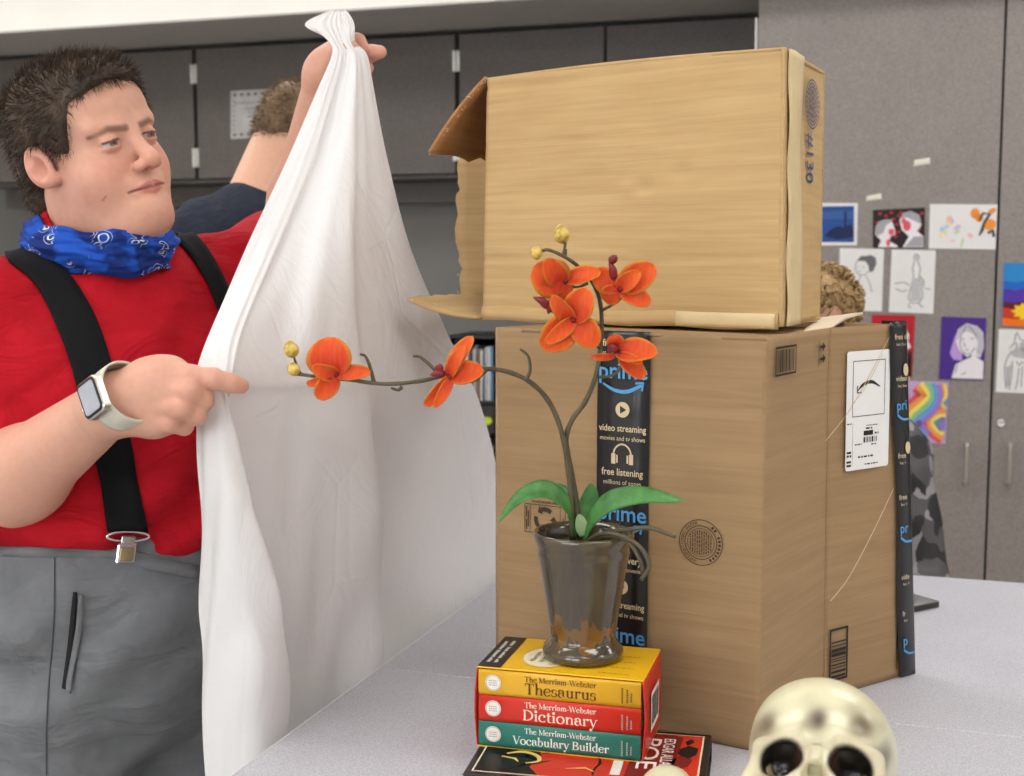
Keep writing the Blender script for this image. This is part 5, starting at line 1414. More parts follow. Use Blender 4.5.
def shirt_f(X, Y, Z):
    x, y, z = tl_(X, Y, Z)
    d = shirt_raw(X, Y, Z) + wr(x, y, z, .0032) + .0055*np.sin(27*(z-.55*x)+4*np.sin(9*x+7*z))*np.clip((1.42-z)/.15,0,1)*(.6+.4*np.sin(7*x+3*z)) + .0035*np.sin(55*(z+.35*x)+3*np.sin(13*x))*np.clip((1.30-z)/.2,0,1)
    # pull folds from the armpit and round the sleeve
    d = d - .004*np.sin(70*(z+.55*x)+8*np.sin(14*y))*np.exp(-((x-.13)/.07)**2-((z-1.25)/.10)**2)
    d = d - .007*np.sin(80*z+22*x+2*np.sin(16*x))*np.exp(-((z-1.135)/.045)**2)
    d = smax(d, 1.088+.016*np.clip(x*7,-1,1) - z + .012*np.sin(9*x), .006)      # hem
    d = smax(d, -s_ell(x, y, z, (0,.025,1.505), (.080,.090,.068)), .006)           # neck opening
    return d
man = empty('person', (TC[0], TC[1], 0), 'young man in a red t-shirt and black suspenders lifting a white sheet', 'person')
v, F = snets(shirt_f, (-.74,1.38,1.06), (-.24,2.08,1.63), .0058)
v = relax(v, F, 2, .4); mesh('t_shirt', v, F, M_TEE, man)

# ---- trousers
def trouser_f(X, Y, Z):
    x, y, z = tl_(X, Y, Z)
    d = s_ell(x, y, z, (0,.028,1.06), (.201,.164,.2))
    d = smin(d, s_ell(x, y, z, (0,-.02,.93), (.20,.155,.17)), .07)
    for sg in (-1, 1):
        l = s_chain(x, y, z, [(sg*.098,.0,.90,.108),(sg*.105,.015,.52,.078),(sg*.108,.0,.10,.062)], .02)
        d = smin(d, l, .03)
    d = d + wr(x*.7, y*.7, z*.7, .004) - .009*np.sin(52*z+14*x+3*np.sin(20*y))*np.exp(-((z-.98)/.10)**2)*np.clip(x*6,0,1)
    d = smax(d, z-1.116-.016*np.clip(x*7,-1,1), .004); d = smax(d, .035-z, .004)
    return d
v, F = snets(trouser_f, (-.78,1.40,.02), (-.25,1.95,1.13), .0075)
v = relax(v, F, 2, .4); tro = mesh('trousers', v, F, M_TROUSER, man)
M_SHOE = plain('black_shoe', (30,30,32), .5)
def shoe_f(x, y, z):
    d = smin(s_ell(x, y, z, (0,.06,.035), (.046,.10,.034)), s_ell(x, y, z, (0,-.03,.05), (.042,.06,.05)), .03)
    return smax(d, .001-z, .004)
sv, sF = snets(shoe_f, (-.07,-.12,-.01), (.07,.18,.12), .006)
for sg in (-1, 1):
    w_ = np.array([tw(sg*.108+q[0], q[1], q[2]) for q in sv]); mesh('shoe', w_, sF, M_SHOE, man)

# ---- ray casting onto a field, for things worn on the clothes
def hit(fn, px, py, t0=.9, t1=2.6):
    d = ray(px, py); d = d/np.linalg.norm(d); t = t0
    for _ in range(400):
        p = CAM+d*t; q = float(fn(p[0], p[1], p[2]))
        if q < .0004: break
        t += max(q*.6, .0006)
        if t > t1: return None
    return p
def grad(fn, p, e=.004):
    g = np.array([float(fn(*(p+V(e,0,0))))-float(fn(*(p-V(e,0,0)))), float(fn(*(p+V(0,e,0))))-float(fn(*(p-V(0,e,0)))), float(fn(*(p+V(0,0,e))))-float(fn(*(p-V(0,0,e))))])
    return unit(g)
def snap(fn, p, off):
    for _ in range(6):
        p = p - grad(fn, p)*(float(fn(*p))-off)*.8
    return p
def strap(pts, name, fn=shirt_f, off=.0045, back=None, n=34, nu=5, mat=M_STRAP, thick=.0018, parent=None):
    """ribbon laid on a garment: pts = (left x, left y, right x, right y) pairs in the picture"""
    P_ = catmull(pts, n); G = []
    for a in P_:
        row = []
        for u in np.linspace(0, 1, nu):
            p = hit(fn, a[0]*(1-u)+a[2]*u, a[1]*(1-u)+a[3]*u)
            row.append(p)
        if any(q is None for q in row): continue
        row = [snap(fn, q, off) for q in row]; G.append(row)
    if back is not None:
        d0, m = back; row = G[0]
        for k in range(m):
            row = [snap(fn, q+np.asarray(d0)*.018, off) for q in row]; G.insert(0, row)
    G = np.array(G)
    Nn = np.array([[grad(fn, q) for q in r] for r in G])
    v_, f_ = slab_vf(G, Nn, thick)
    if np.dot(np.cross(G[1][0]-G[0][0], G[0][1]-G[0][0]), Nn[0][0]) > 0: f_ = [q[::-1] for q in f_]
    return mesh(name, v_, f_, mat, parent or man), G
st1, G1 = strap([(8,262,34,250),(34,285,66,272),(54,322,88,305),(72,370,107,352),(86,425,124,415),(100,485,137,480),(107,532,147,530)], 'suspender_strap', back=(V(-.3,.7,0.35), 9))
st2, G2 = strap([(157,222,170,219),(168,236,186,229),(184,250,204,246),(199,272,217,268),(208,290,226,288),(222,330,240,330),(235,380,252,380),(246,440,263,440)], 'suspender_strap', back=(V(-.25,.75,.1), 9))
# clip at the end of the near strap
c0 = G1[-1].mean(0); cn = grad(shirt_raw, c0, .03); cu = unit(G1[-1][-1]-G1[-1][0]); cv = np.cross(cn, cu); cv = -cv if cv[2] > 0 else cv
c0 = c0+cn*.003
clip = mesh('suspender_clip', *box_vf(c0-cu*.013+cv*.012, cu*.026, cv*.026, cn*.005, .002), M_CHROME, man, smooth=False)
mesh('clip_loop', *tube_vf(np.array([c0+cu*.028*math.cos(a)*1.0+cv*(.004+.006*math.sin(a)) for a in np.linspace(0,2*math.pi,24)]), .0016, 6), M_CHROME, clip)
mesh('clip_hinge', *box_vf(c0-cu*.009+cv*.003, cu*.018, cv*.010, cn*.004, .001), M_STEEL, clip, smooth=False)
mesh('clip_face', *box_vf(c0-cu*.009+cv*.017+cn*.005, cu*.018, cv*.017, cn*.0012, .0006), plain('warm_brass_face', (176,160,120), .3, metal=.9), clip, smooth=False)
# zipped pocket and seam on the trousers
strap([(73,592,77,592),(70,620,76,622),(67,650,73,652),(62,688,67,690)], 'pocket_opening', trouser_f, .0012, nu=3, mat=plain('pocket_black', (18,18,20), .8), parent=tro, thick=.0006)
strap([(78,594,83,594),(76,622,82,624),(73,652,79,654),(67,690,72,692)], 'pocket_flap', trouser_f, .0042, nu=3, mat=M_TROUSER, parent=tro, thick=.0012)
strap([(54,548,55.2,548),(54,600,55.2,600),(52,640,53.2,640),(48,690,49.2,690),(46,730,47.2,730),(46,775,47.2,775)], 'side_seam', trouser_f, .0012, nu=2, mat=plain('seam_grey', (70,72,76), .8), parent=tro, thick=.0006)
strap([(0,545,0,556),(40,545,40,557),(80,544,80,557),(110,546,110,559),(150,555,150,569),(200,566,200,580)], 'waistband', trouser_f, .0022, nu=3, mat=M_TROUSER, parent=tro, thick=.0012)

# ---- head (own frame: x his right, y front, z up, origin between the eyes' level and the ears)
HEADO = V(-.522, 1.638, 1.578)
HSC = .925
def hw(v):                                          # head frame -> world, lower face a little shorter
    v = np.array(v); z = v[:,2]; v[:,2] = np.where(z < -.08, z+.0096, np.where(z < 0, z*.88, z))
    return (v*HSC) @ HB.T + HEADO
HB = basis(V(math.sin(math.radians(55.8)), -math.cos(math.radians(55.8)), 0)) @ rot_axis((0,1,0), math.radians(14)) @ rot_axis((1,0,0), math.radians(9))
def head_f(X, Y, Z):
    x = np.abs(X)
    d = s_ell(x,Y,Z,(0,-.014,.046),(.076,.100,.078))
    d = smin(d, s_ell(x,Y,Z,(0,.045,.042),(.060,.043,.050)), .03)
    d = smin(d, s_ell(x,Y,Z,(0,.030,-.03),(.064,.058,.075)), .03)
    d = smin(d, s_ell(x,Y,Z,(.036,.046,-.046),(.034,.034,.042)), .02)
    d = smin(d, s_ell(x,Y,Z,(0,.024,-.082),(.062,.056,.042)), .025)
    d = smin(d, s_ell(x,Y,Z,(0,.080,-.101),(.024,.018,.019)), .022)
    d = smin(d, s_ell(x,Y,Z,(0,.028,-.118),(.058,.056,.032)), .03)
    d = smin(d, s_cap(X,Y,Z,(0,-.022,-.06),(0,-.035,-.19),.066,.072), .03)
    d = smin(d, s_cap(x,Y,Z,(.046,.072,.022),(.014,.086,.016),.008,.009), .014)
    d = smax(d, -s_ell(x,Y,Z,(.0325,.104,-.002),(.023,.020,.013)), .014)
    e = s_sph(x,Y,Z,(.0315,.0765,-.001),.0130)
    d = smin(d, e, .0015)
    up = smax(s_sph(x,Y,Z,(.0315,.0765,-.001),.0148), (.0022-.10*(x-.0315))-Z, .002)
    dn = smax(s_sph(x,Y,Z,(.0315,.0765,-.001),.0144), Z+.0062, .002)
    d = smin(smin(d, up, .004), dn, .004)
    d = smin(d, s_cap(X,Y,Z,(0,.087,.006),(0,.108,-.032),.0085,.0105), .012)
    d = smin(d, s_sph(X,Y,Z,(0,.1095,-.0365),.0128), .007)
    d = smin(d, s_ell(x,Y,Z,(.0130,.099,-.0415),(.0085,.011,.0085)), .005)
    d = smax(d, -s_ell(x,Y,Z,(.0068,.106,-.0500),(.0042,.0065,.0042)), .002)
    d = smin(d, s_ell(x,Y,Z,(0,.080,-.066),(.026,.013,.017)), .014)
    d = smin(d, s_cap(x,Y,Z,(.0260,.0810,-.0740),(.005,.0935,-.0690),.0030,.0046), .005)
    d = smin(d, s_cap(x,Y,Z,(.020,.0830,-.0785),(0,.0925,-.0802),.0042,.0060), .005)
    d = smax(d, -s_cap(x,Y,Z,(.0300,.0840,-.0750),(0,.1000,-.0744),.0013), .0025)
    # ear, leaning back a little
    ey, ez = Y+.012, Z+.006; c_, s_ = math.cos(.22), math.sin(.22); ry, rz = ey*c_+ez*s_, -ey*s_+ez*c_; rx = x-(.0790-.30*ry)
    ear = s_ell(rx,ry,rz,(0,0,0),(.0075,.0195,.0315))
    ear = smin(ear, s_ell(rx,ry,rz,(-.004,.006,-.022),(.009,.012,.012)), .006)
    ear = smax(ear, -s_ell(rx,ry,rz,(.0080,.003,-.002),(.0088,.0110,.0180)), .004)
    ear = smax(ear, -s_ell(rx,ry,rz,(.0085,-.005,.015),(.0062,.0080,.0115)), .003)
    d = smin(d, ear, .005)
    return d
v, F = snets(head_f, (-.102,-.124,-.20), (.102,.132,.135), .0016)
v = relax(v, F, 1, .35)
hx, hy, hz = np.abs(v[:,0]), v[:,1], v[:,2]
c = np.tile(SKIN, (len(v),1))
def dot3(p, w): return np.exp(-(((hx-p[0])/w[0])**2+((hy-p[1])/w[1])**2+((hz-p[2])/w[2])**2))
c = blend(c, srgb(214,140,122), .55*dot3((.042,.075,-.035),(.026,.04,.024)))
c = blend(c, srgb(208,132,116), .5*dot3((.0,.11,-.038),(.016,.02,.012)))
c = blend(c, srgb(206,130,116), .5*dot3((.08,-.012,-.006),(.02,.022,.036)))
c = blend(c, srgb(198,146,130), .5*dot3((.062,.02,-.06),(.02,.03,.05)))
c = blend(c, srgb(204,142,126), .4*dot3((.0,.05,-.115),(.05,.05,.02)))
c = blend(c, srgb(190,128,112), .45*dot3((.031,.09,-.004),(.02,.02,.011)))
ul = s_cap(hx,hy,hz,(.0255,.0840,-.0735),(.004,.0980,-.0698),.0020,.0040); lw = s_cap(hx,hy,hz,(.021,.0850,-.0782),(0,.0980,-.0796),.0030,.0050)
c = blend(c, srgb(184,98,92), .85*np.clip((.0012-np.minimum(ul,lw))/.0016,0,1))
ml = s_cap(hx,hy,hz,(.0300,.0825,-.0750),(0,.0975,-.0746),0.0); c = blend(c, srgb(112,54,50), .75*np.clip((.0030-ml)/.0016,0,1))
nb = s_ell(hx,hy,hz,(.0068,.106,-.0500),(.0042,.0065,.0042)); c = blend(c, srgb(90,44,38), np.clip((.0012-nb)/.0018,0,1))
br = s_cap(hx,hy,hz,(.056,.070,.0125),(.034,.0865,.0185),.0010,.0026); br2 = s_cap(hx,hy,hz,(.034,.0865,.0185),(.012,.0945,.0145),.0026,.0030)
c = blend(c, srgb(86,62,52), .75*np.clip((.0034-np.minimum(br,br2))/.0034,0,1))
e = np.abs(s_sph(hx,hy,hz,(.0315,.0765,-.001),.0130)); inlid = (e < .0009) & (hy > .078) & (hz < .0032) & (hz > -.0072)
c[inlid] = srgb(178,164,160)
gx = v[:,0]-np.sign(v[:,0])*.0315-.0006
ir = np.sqrt(gx**2+(hz+.0012)**2); c[inlid & (ir < .0066)] = srgb(92,92,92); c[inlid & (ir < .0028)] = srgb(20,18,18)
la = np.abs(s_sph(hx,hy,hz,(.0315,.0765,-.001),.0140)) < .0016
c = np.where((la & (hy > .08) & (hz > .0008-.10*(hx-.0315)) & (hz < .0042-.10*(hx-.0315)))[:,None], np.array(srgb(92,62,54)), c)
for p in ((.058,.052,-.075),(.0565,.056,-.072)):
    c = blend(c, srgb(120,72,60), .6*np.clip((.0020-np.sqrt((v[:,0]-p[0])**2+(hz-p[2])**2))/.0012,0,1)*(hy > 0))
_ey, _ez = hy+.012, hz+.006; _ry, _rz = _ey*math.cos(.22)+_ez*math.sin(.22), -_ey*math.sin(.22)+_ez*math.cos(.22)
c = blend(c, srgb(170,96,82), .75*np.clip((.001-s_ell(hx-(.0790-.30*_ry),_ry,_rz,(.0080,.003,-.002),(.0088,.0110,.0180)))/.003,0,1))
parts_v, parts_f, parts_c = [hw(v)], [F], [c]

# ---- arms and hands, in world space
def limb_cols(v, red):
    c = np.tile(SKIN, (len(v),1))
    for p, w, k in red: c = blend(c, srgb(212,140,122), k*np.exp(-(np.linalg.norm(v-p, axis=1)/w)**2))
    return c
def arm_f(sh, el, wrist, r):
    def fn(X, Y, Z):
        d = s_cap(X,Y,Z,sh,el,r[0],r[1])
        m = el*.72+wrist*.28
        d = smin(d, s_cap(X,Y,Z,el,m,r[1],r[2]), .03); d = smin(d, s_cap(X,Y,Z,m,wrist,r[2],r[3]), .03)
        return d
    return fn
HWR = V(-.4275,1.372,1.290)
for (sh, el, wv, r) in ((SHR, ELR, HWR, (.052,.050,.050,.031)), (SHL, ELL, WRL, (.048,.044,.043,.028))):
    q = np.array([sh, el, wv]); fn = arm_f(sh, el, wv, r)
    v, F = snets(fn, q.min(0)-.07, q.max(0)+.07, .0045); v = relax(v, F, 2, .4)
    parts_v.append(v); parts_f.append(F); parts_c.append(limb_cols(v, [(el, .05, .35)]))
# torso under the shirt keeps the body one figure
def body_f(X, Y, Z):
    x, y, z = tl_(X, Y, Z)
    d = torso_core(x, y, z)+.026
    d = smin(d, s_ell(x, y, z, (0,.0,.95), (.165,.12,.16)), .06)
    for sg in (-1,1): d = smin(d, s_chain(x, y, z, [(sg*.098,0,.90,.088),(sg*.105,.015,.52,.06),(sg*.108,-.01,.07,.045)], .02), .03)
    d = smin(d, s_cap(x, y, z, (0,-.02,1.40), (0,-.008,1.50), .075, .062), .03)
    return d
v, F = snets(body_f, (-.76,1.42,.0), (-.26,1.92,1.56), .011)
parts_v.append(v); parts_f.append(F); parts_c.append(np.tile(SKIN, (len(v),1)))
def finger(pts, r): return [tuple(at(x, y, Y))+(rr,) for (x, y, Y), rr in zip(pts, r)]
RH = {'palm': [((112,404,1.374),(160,385,1.372),.029,.030), ((112,404,1.374),(150,412,1.374),.029,.028), ((150,382,1.376),(172,377,1.378),.024,.020), ((140,405,1.378),(160,414,1.376),.024,.020), ((145,395,1.39),(165,398,1.39),.026,.022)],
      'fingers': [finger([(166,379,1.368),(190,377,1.360),(213,379,1.362),(230,383,1.370),(241,386,1.377)], [.0150,.0125,.0110,.0098,.0086]),
                  finger([(164,394,1.362),(188,391,1.348),(203,400,1.362),(200,402,1.385)], [.0150,.0125,.0108,.0095]),
                  finger([(160,407,1.362),(181,407,1.346),(196,415,1.360),(191,415,1.383)], [.0142,.0118,.0103,.0090]),
                  finger([(154,419,1.366),(170,422,1.354),(184,426,1.366),(179,424,1.385)], [.0128,.0105,.0092,.0080]),
                  finger([(132,392,1.388),(158,387,1.412),(186,388,1.424),(208,391,1.418),(222,392,1.410)], [.0190,.0155,.0122,.0108,.0090])]}
def rhand_f(X, Y, Z):
    d = None
    for a, b, ra, rb in RH['palm']:
        q = s_cap(X,Y,Z,at(*a),at(*b),ra,rb); d = q if d is None else smin(d, q, .016)
    fs_ = None
    for i, ch in enumerate(RH['fingers']):
        q = s_chain(X,Y,Z,ch,.006); fs_ = q if fs_ is None else smin(fs_, q, .0022)
    d = smin(d, fs_, .011)
    fo = HWR + (ELR-HWR)*.22
    return smin(d, s_cap(X,Y,Z,HWR,fo,.030,.034), .016)
def add_hand(fn, lo, hi, h, red):
    v, F = snets(fn, lo, hi, h); v = relax(v, F, 1, .4)
    parts_v.append(v); parts_f.append(F); parts_c.append(limb_cols(v, red))
add_hand(rhand_f, HWR+V(-.085,-.07,-.085), HWR+V(.175,.10,.085), .0021, [(at(241,386,1.377),.012,.55),(at(188,391,1.348),.014,.35),(at(181,407,1.346),.014,.35),(at(170,422,1.354),.014,.35),(at(166,379,1.36),.016,.25)])
LH = {'palm': [((322,76,1.868),(338,58,1.862),.026,.026), ((326,66,1.862),(345,62,1.862),.022,.02)],
      'fingers': [finger([(336,56,1.85),(338,44,1.838),(342,33,1.832),(344,28,1.832)], [.0120,.0100,.0088,.0070]),
                  finger([(342,54,1.860),(350,40,1.852),(358,41,1.842),(363,48,1.838)], [.0125,.0108,.0100,.0088]),
                  finger([(345,62,1.862),(362,56,1.856),(372,53,1.846),(380,52,1.838)], [.0130,.0118,.0108,.0095]),
                  finger([(342,72,1.866),(358,72,1.862),(368,68,1.852)], [.0115,.0098,.0085]),
                  finger([(330,60,1.85),(340,50,1.825),(352,47,1.815)], [.0150,.0115,.0095])]}
def lhand_f(X, Y, Z):
    d = None
    for a, b, ra, rb in LH['palm']:
        q = s_cap(X,Y,Z,at(*a),at(*b),ra,rb); d = q if d is None else smin(d, q, .016)
    fs_ = None
    for ch in LH['fingers']:
        q = s_chain(X,Y,Z,ch,.006); fs_ = q if fs_ is None else smin(fs_, q, .0022)
    return smin(smin(d, fs_, .010), s_cap(X,Y,Z,WRL,WRL*.8+ELL*.2,.027,.031), .016)
add_hand(lhand_f, WRL+V(-.06,-.085,-.06), WRL+V(.12,.06,.10), .0026, [(at(380,52,1.838),.014,.5),(at(363,48,1.838),.014,.5)])
off = 0; ff = []
for a, b in zip(parts_v, parts_f): ff.append(b+off); off += len(a)
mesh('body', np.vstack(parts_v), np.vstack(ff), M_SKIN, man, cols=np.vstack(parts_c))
# finger nail of the pointing index finger
# ---- hair
def m_hair(name, lo, mid, hi):
    n = NT(name); f = n.noise(n.coord((1,1,1)), 160, 3, .6); g = n.noise(n.coord(), 30, 3)
    n.color(n.mix(.35, n.ramp(f, [(.3, srgb(lo)), (.55, srgb(mid)), (.75, srgb(hi))]), n.ramp(g, [(.35, srgb(lo)), (.7, srgb(hi))]))).set(rough=.5, spec=.3); return n.m
M_HAIR = m_hair('dark_brown_hair', (44,34,28), (66,52,42), (104,84,66))
def hair_f(X, Y, Z):
    x = np.abs(X)
    d = s_ell(x,Y,Z,(0,-.016,.047),(.083,.106,.081))
    d = smin(d, s_ell(x,Y,Z,(0,.044,.076),(.060,.052,.036)), .02)
    d = smin(d, s_ell(x,Y,Z,(0,-.075,-.03),(.062,.042,.075)), .03)
    d = smin(d, s_ell(x,Y,Z,(.058,.030,.034),(.0165,.030,.036)), .012)
    yy_ = [-.14,-.075,-.05,-.038,-.028,.002,.008,.022,.040,.052,.060,.072,.09,.13]
    zz_ = [-.105,-.10,-.07,-.02,.022,.026,-.008,-.018,.004,.030,.052,.068,.077,.080]
    hl = np.interp(Y, yy_, zz_)
    d = smax(d, hl-Z+.0025*np.sin(300*Y)+.002*np.sin(220*x), .006)
    return d + .0022*np.sin(120*X+40*Z)*np.sin(90*Y+60*Z)
v, F = snets(hair_f, (-.10,-.135,-.12), (.10,.115,.15), .0035)
v = relax(v, F, 1, .4)
hair = mesh('hair', hw(v), F, M_HAIR, man)
def strands(v, F, n, ln, w, comb, seed, jit=.5, B=np.eye(3), O=np.zeros(3), grow=None):
    r = np.random.default_rng(seed); Q = F[r.integers(0, len(F), n)]
    wts = r.dirichlet([1,1,1,1], n); p = (v[Q]*wts[:,:,None]).sum(1)
    nrm = np.cross(v[Q[:,1]]-v[Q[:,0]], v[Q[:,3]]-v[Q[:,0]]); nrm /= np.linalg.norm(nrm, axis=1)[:,None]+1e-12
    d = nrm + np.asarray(comb(p)) + r.normal(0, jit, (n,3)); d /= np.linalg.norm(d, axis=1)[:,None]
    L = ln*r.uniform(.6,1.25,(n,1)); L = L*(grow(p)[:,None] if grow is not None else 1)
    sd = np.cross(d, r.normal(0,1,(n,3))); sd /= np.linalg.norm(sd, axis=1)[:,None]; sd *= w/2
    bend = r.normal(0,.22,(n,3))*L
    a, m, t = p-nrm*.002, p+d*L*.55+bend*.4, p+d*L+bend+np.asarray(comb(p))*L*.3
    vv = np.stack([a-sd, a+sd, m-sd*.8, m+sd*.8, t], 1).reshape(-1,3); k = np.arange(n)[:,None]*5
    f3 = np.hstack([k+2, k+3, k+4]); f4 = np.hstack([k, k+1, k+3, k+2])
    return vv @ B.T + O, list(map(list, f4))+list(map(list, f3))
def comb(p):
    o = np.zeros_like(p); top = np.clip((p[:,2]-.06)/.05, 0, 1)
    o[:,1] = .9*top-.35*(1-top); o[:,2] = .35*top-.7*(1-top); return o
def grow(p): return np.clip(.55+ (p[:,2]+.06)*3.6, .3, 1.0)
vv, f_ = strands(v, F, 15000, .0125, .0010, comb, 5, .34, np.eye(3), np.zeros(3), grow)
vv = hw(vv)
mesh('hair_strands', vv, f_, M_HAIR, hair, smooth=False, kind='stuff')

# ---- bandana rolled round the neck
def m_bandana():
    n = NT('blue_bandana'); c = n.coord()
    vo = n.node('ShaderNodeTexVoronoi', feature='F1'); vo.inputs['Scale'].default_value = 42; n.link(c, vo.inputs['Vector'])
    ring = n.ramp(vo.outputs['Distance'], [(0,(0,0,0)),(.20,(0,0,0)),(.22,(1,1,1)),(.27,(1,1,1)),(.29,(0,0,0)),(.41,(0,0,0)),(.43,(.9,.9,.9)),(.46,(0,0,0))])
    msk = n.ramp(n.noise(c, 16, 2), [(.44,(0,0,0)),(.5,(1,1,1))]); dk = n.ramp(n.noise(c, 26, 2), [(.44,(0,0,0)),(.54,(1,1,1))])
    base = n.mix(dk, srgb(30,78,176), srgb(20,42,108))
    n.color(n.mix(n.mix(1.0, ring, msk, 'MULTIPLY'), base, srgb(206,212,226))).set(rough=.8, spec=.2)
    n.bump(n.noise(c, 60, 3), .3, .003); return n.m
NB = V(-.519, 1.645, 1.470)
fr = unit(V(.72,-.70,0)); rt = unit(V(-.70,-.72,0))
G = []; nt, npf = 96, 22
for i in range(npf):
    t = i/(npf-1); row = []
    for k in range(nt+1):
        a = 2*math.pi*k/nt; front = math.cos(a)
        rad = .074+.011*math.sin(math.pi*t)+.013*t + .0035*math.sin(3*a+9*t)+.003*math.sin(26*t+5*a+2*math.sin(2*a))*math.sin(math.pi*t)+.0018*math.sin(47*t-7*a)
        z = .026-.044*t - .027*front*(.55+.45*t) - .008*math.sin(a)*1 + .0025*math.sin(7*a+4*t)
        row.append(NB+fr*(rad*1.04*front)+rt*(rad*math.sin(a))+RZ*z)
    G.append(row)
G = np.array(G); cen = G.mean((0,1)); Nn = G-cen; Nn[...,2] = 0; Nn /= np.linalg.norm(Nn, axis=2)[...,None]
v_, f_ = slab_vf(G, Nn, .004)
if np.dot(np.cross(G[0][1]-G[0][0], G[1][0]-G[0][0]), Nn[0][0]) < 0: f_ = [q[::-1] for q in f_]
mesh('bandana', v_, f_, m_bandana(), man)

# ---- watch
wa = unit(HWR-ELR); wc = at(101,402,1.374)-0*wa; wn0 = unit(CAM-wc)
axc = HWR + wa*.026; wn = unit(wn0 - wa*(wn0@wa)); wn = unit(wn*.90 + unit(V(0,0,1)-wa*wa[2])*.42); wn = unit(wn-wa*(wn@wa)); wx = np.cross(wa, wn)
watch = empty('wristwatch', axc-V(*man.location)); watch.parent = man
M_BANDW = plain('stone_rubber_band', (206,202,186), .5)
def ringpt(a, r, s): return axc + wa*s + wn*r*math.cos(a) + wx*r*math.sin(a)
G = np.array([[ringpt(a, .0352+.0007*math.sin(math.pi*u), (u-.5)*.024*(1+.25*abs(math.cos(a/2))**4)) for a in np.linspace(0, 2*math.pi, 61)] for u in np.linspace(0,1,7)])
ax3 = G - (axc); Nn = ax3 - wa*(ax3@wa)[...,None]; Nn /= np.linalg.norm(Nn, axis=2)[...,None]
v_, f_ = slab_vf(G, Nn, .0022)
if np.dot(np.cross(G[0][1]-G[0][0], G[1][0]-G[0][0]), Nn[0][0]) < 0: f_ = [q[::-1] for q in f_]
mesh('watch_band', v_, f_, M_BANDW, watch)
def squircle(c, u, v2, n_, a, b, z0, z1, r, mat, name):
    pts = []
    for (cx, cy, a0) in ((-a+r,-b+r,math.pi),(a-r,-b+r,1.5*math.pi),(a-r,b-r,0),(-a+r,b-r,.5*math.pi)):
        for k in range(6):
            q = a0+k*math.pi/10; pts.append((cx+r*math.cos(q), cy+r*math.sin(q)))
    m_ = len(pts); ins = .0012
    lay = [(1,z0),(1,z1-ins),(1-ins/a,z1)]
    vv_ = [c+u*x*s+v2*y*s+n_*z for s, z in lay for x, y in pts]
    ff_ = [list(range(m_))[::-1], [2*m_+i for i in range(m_)]]+[[l*m_+i, l*m_+(i+1)%m_, (l+1)*m_+(i+1)%m_, (l+1)*m_+i] for l in range(2) for i in range(m_)]
    if np.dot(np.cross(u, v2), n_) < 0: ff_ = [q[::-1] for q in ff_]
    return mesh(name, vv_, ff_, mat, watch, smooth=False)
cw = axc + wn*.0332
squircle(cw, wa, wx, wn, .0175, .0205, 0, .0085, .007, M_STEEL, 'watch_case')
squircle(cw, wa, wx, wn, .0160, .0190, .0086, .0094, .006, M_BLACKPL, 'watch_glass')
squircle(cw, wa, wx, wn, .0130, .0160, .0095, .0098, .004, plain('reflecting_watch_screen', (168,170,182), .12, spec=.8), 'watch_screen')
mesh('watch_crown', *lathe_vf(cw-wa*.0172+wx*.006+wn*.0045, [(.0032,0),(.0032,.002),(.002,.0026)], 14, -wa), M_CHROME, watch)
# ================================================================== the white sheet
def m_sheet():
    n = NT('white_cotton_sheet'); f = n.noise(n.coord((1,1,.7), rot=(.3,.5,0)), 10, 4, .5, 1.3); w = n.noise(n.coord(), 1500, 2)
    n.color(n.ramp(n.noise(n.coord(), 4, 2), [(.3, srgb(240,239,240)), (.7, srgb(246,245,246))])).set(rough=.75, spec=.2, sheen=.15)
    vo = n.node('ShaderNodeTexVoronoi', feature='DISTANCE_TO_EDGE'); vo.inputs['Scale'].default_value = 5.5; n.link(n.coord((1,1,.8), rot=(.4,.3,.2)), vo.inputs['Vector'])
    cr = n.ramp(vo.outputs['Distance'], [(0,(.40,.40,.40)),(.025,(.48,.48,.48)),(.08,(.5,.5,.5))])
    n.bump(n.math('ADD', n.math('MULTIPLY', f, 1.0), n.math('ADD', cr, n.math('MULTIPLY', w, .01))), .55, .012)
    tr = n.node('ShaderNodeBsdfTranslucent'); tr.inputs[0].default_value = (*srgb(236,232,230), 1)
    mx = n.node('ShaderNodeMixShader'); mx.inputs[0].default_value = .18
    out = [q for q in n.t.nodes if q.type == 'OUTPUT_MATERIAL'][0]
    n.link(n.b.outputs[0], mx.inputs[1]); n.link(tr.outputs[0], mx.inputs[2]); n.link(mx.outputs[0], out.inputs[0]); return n.m
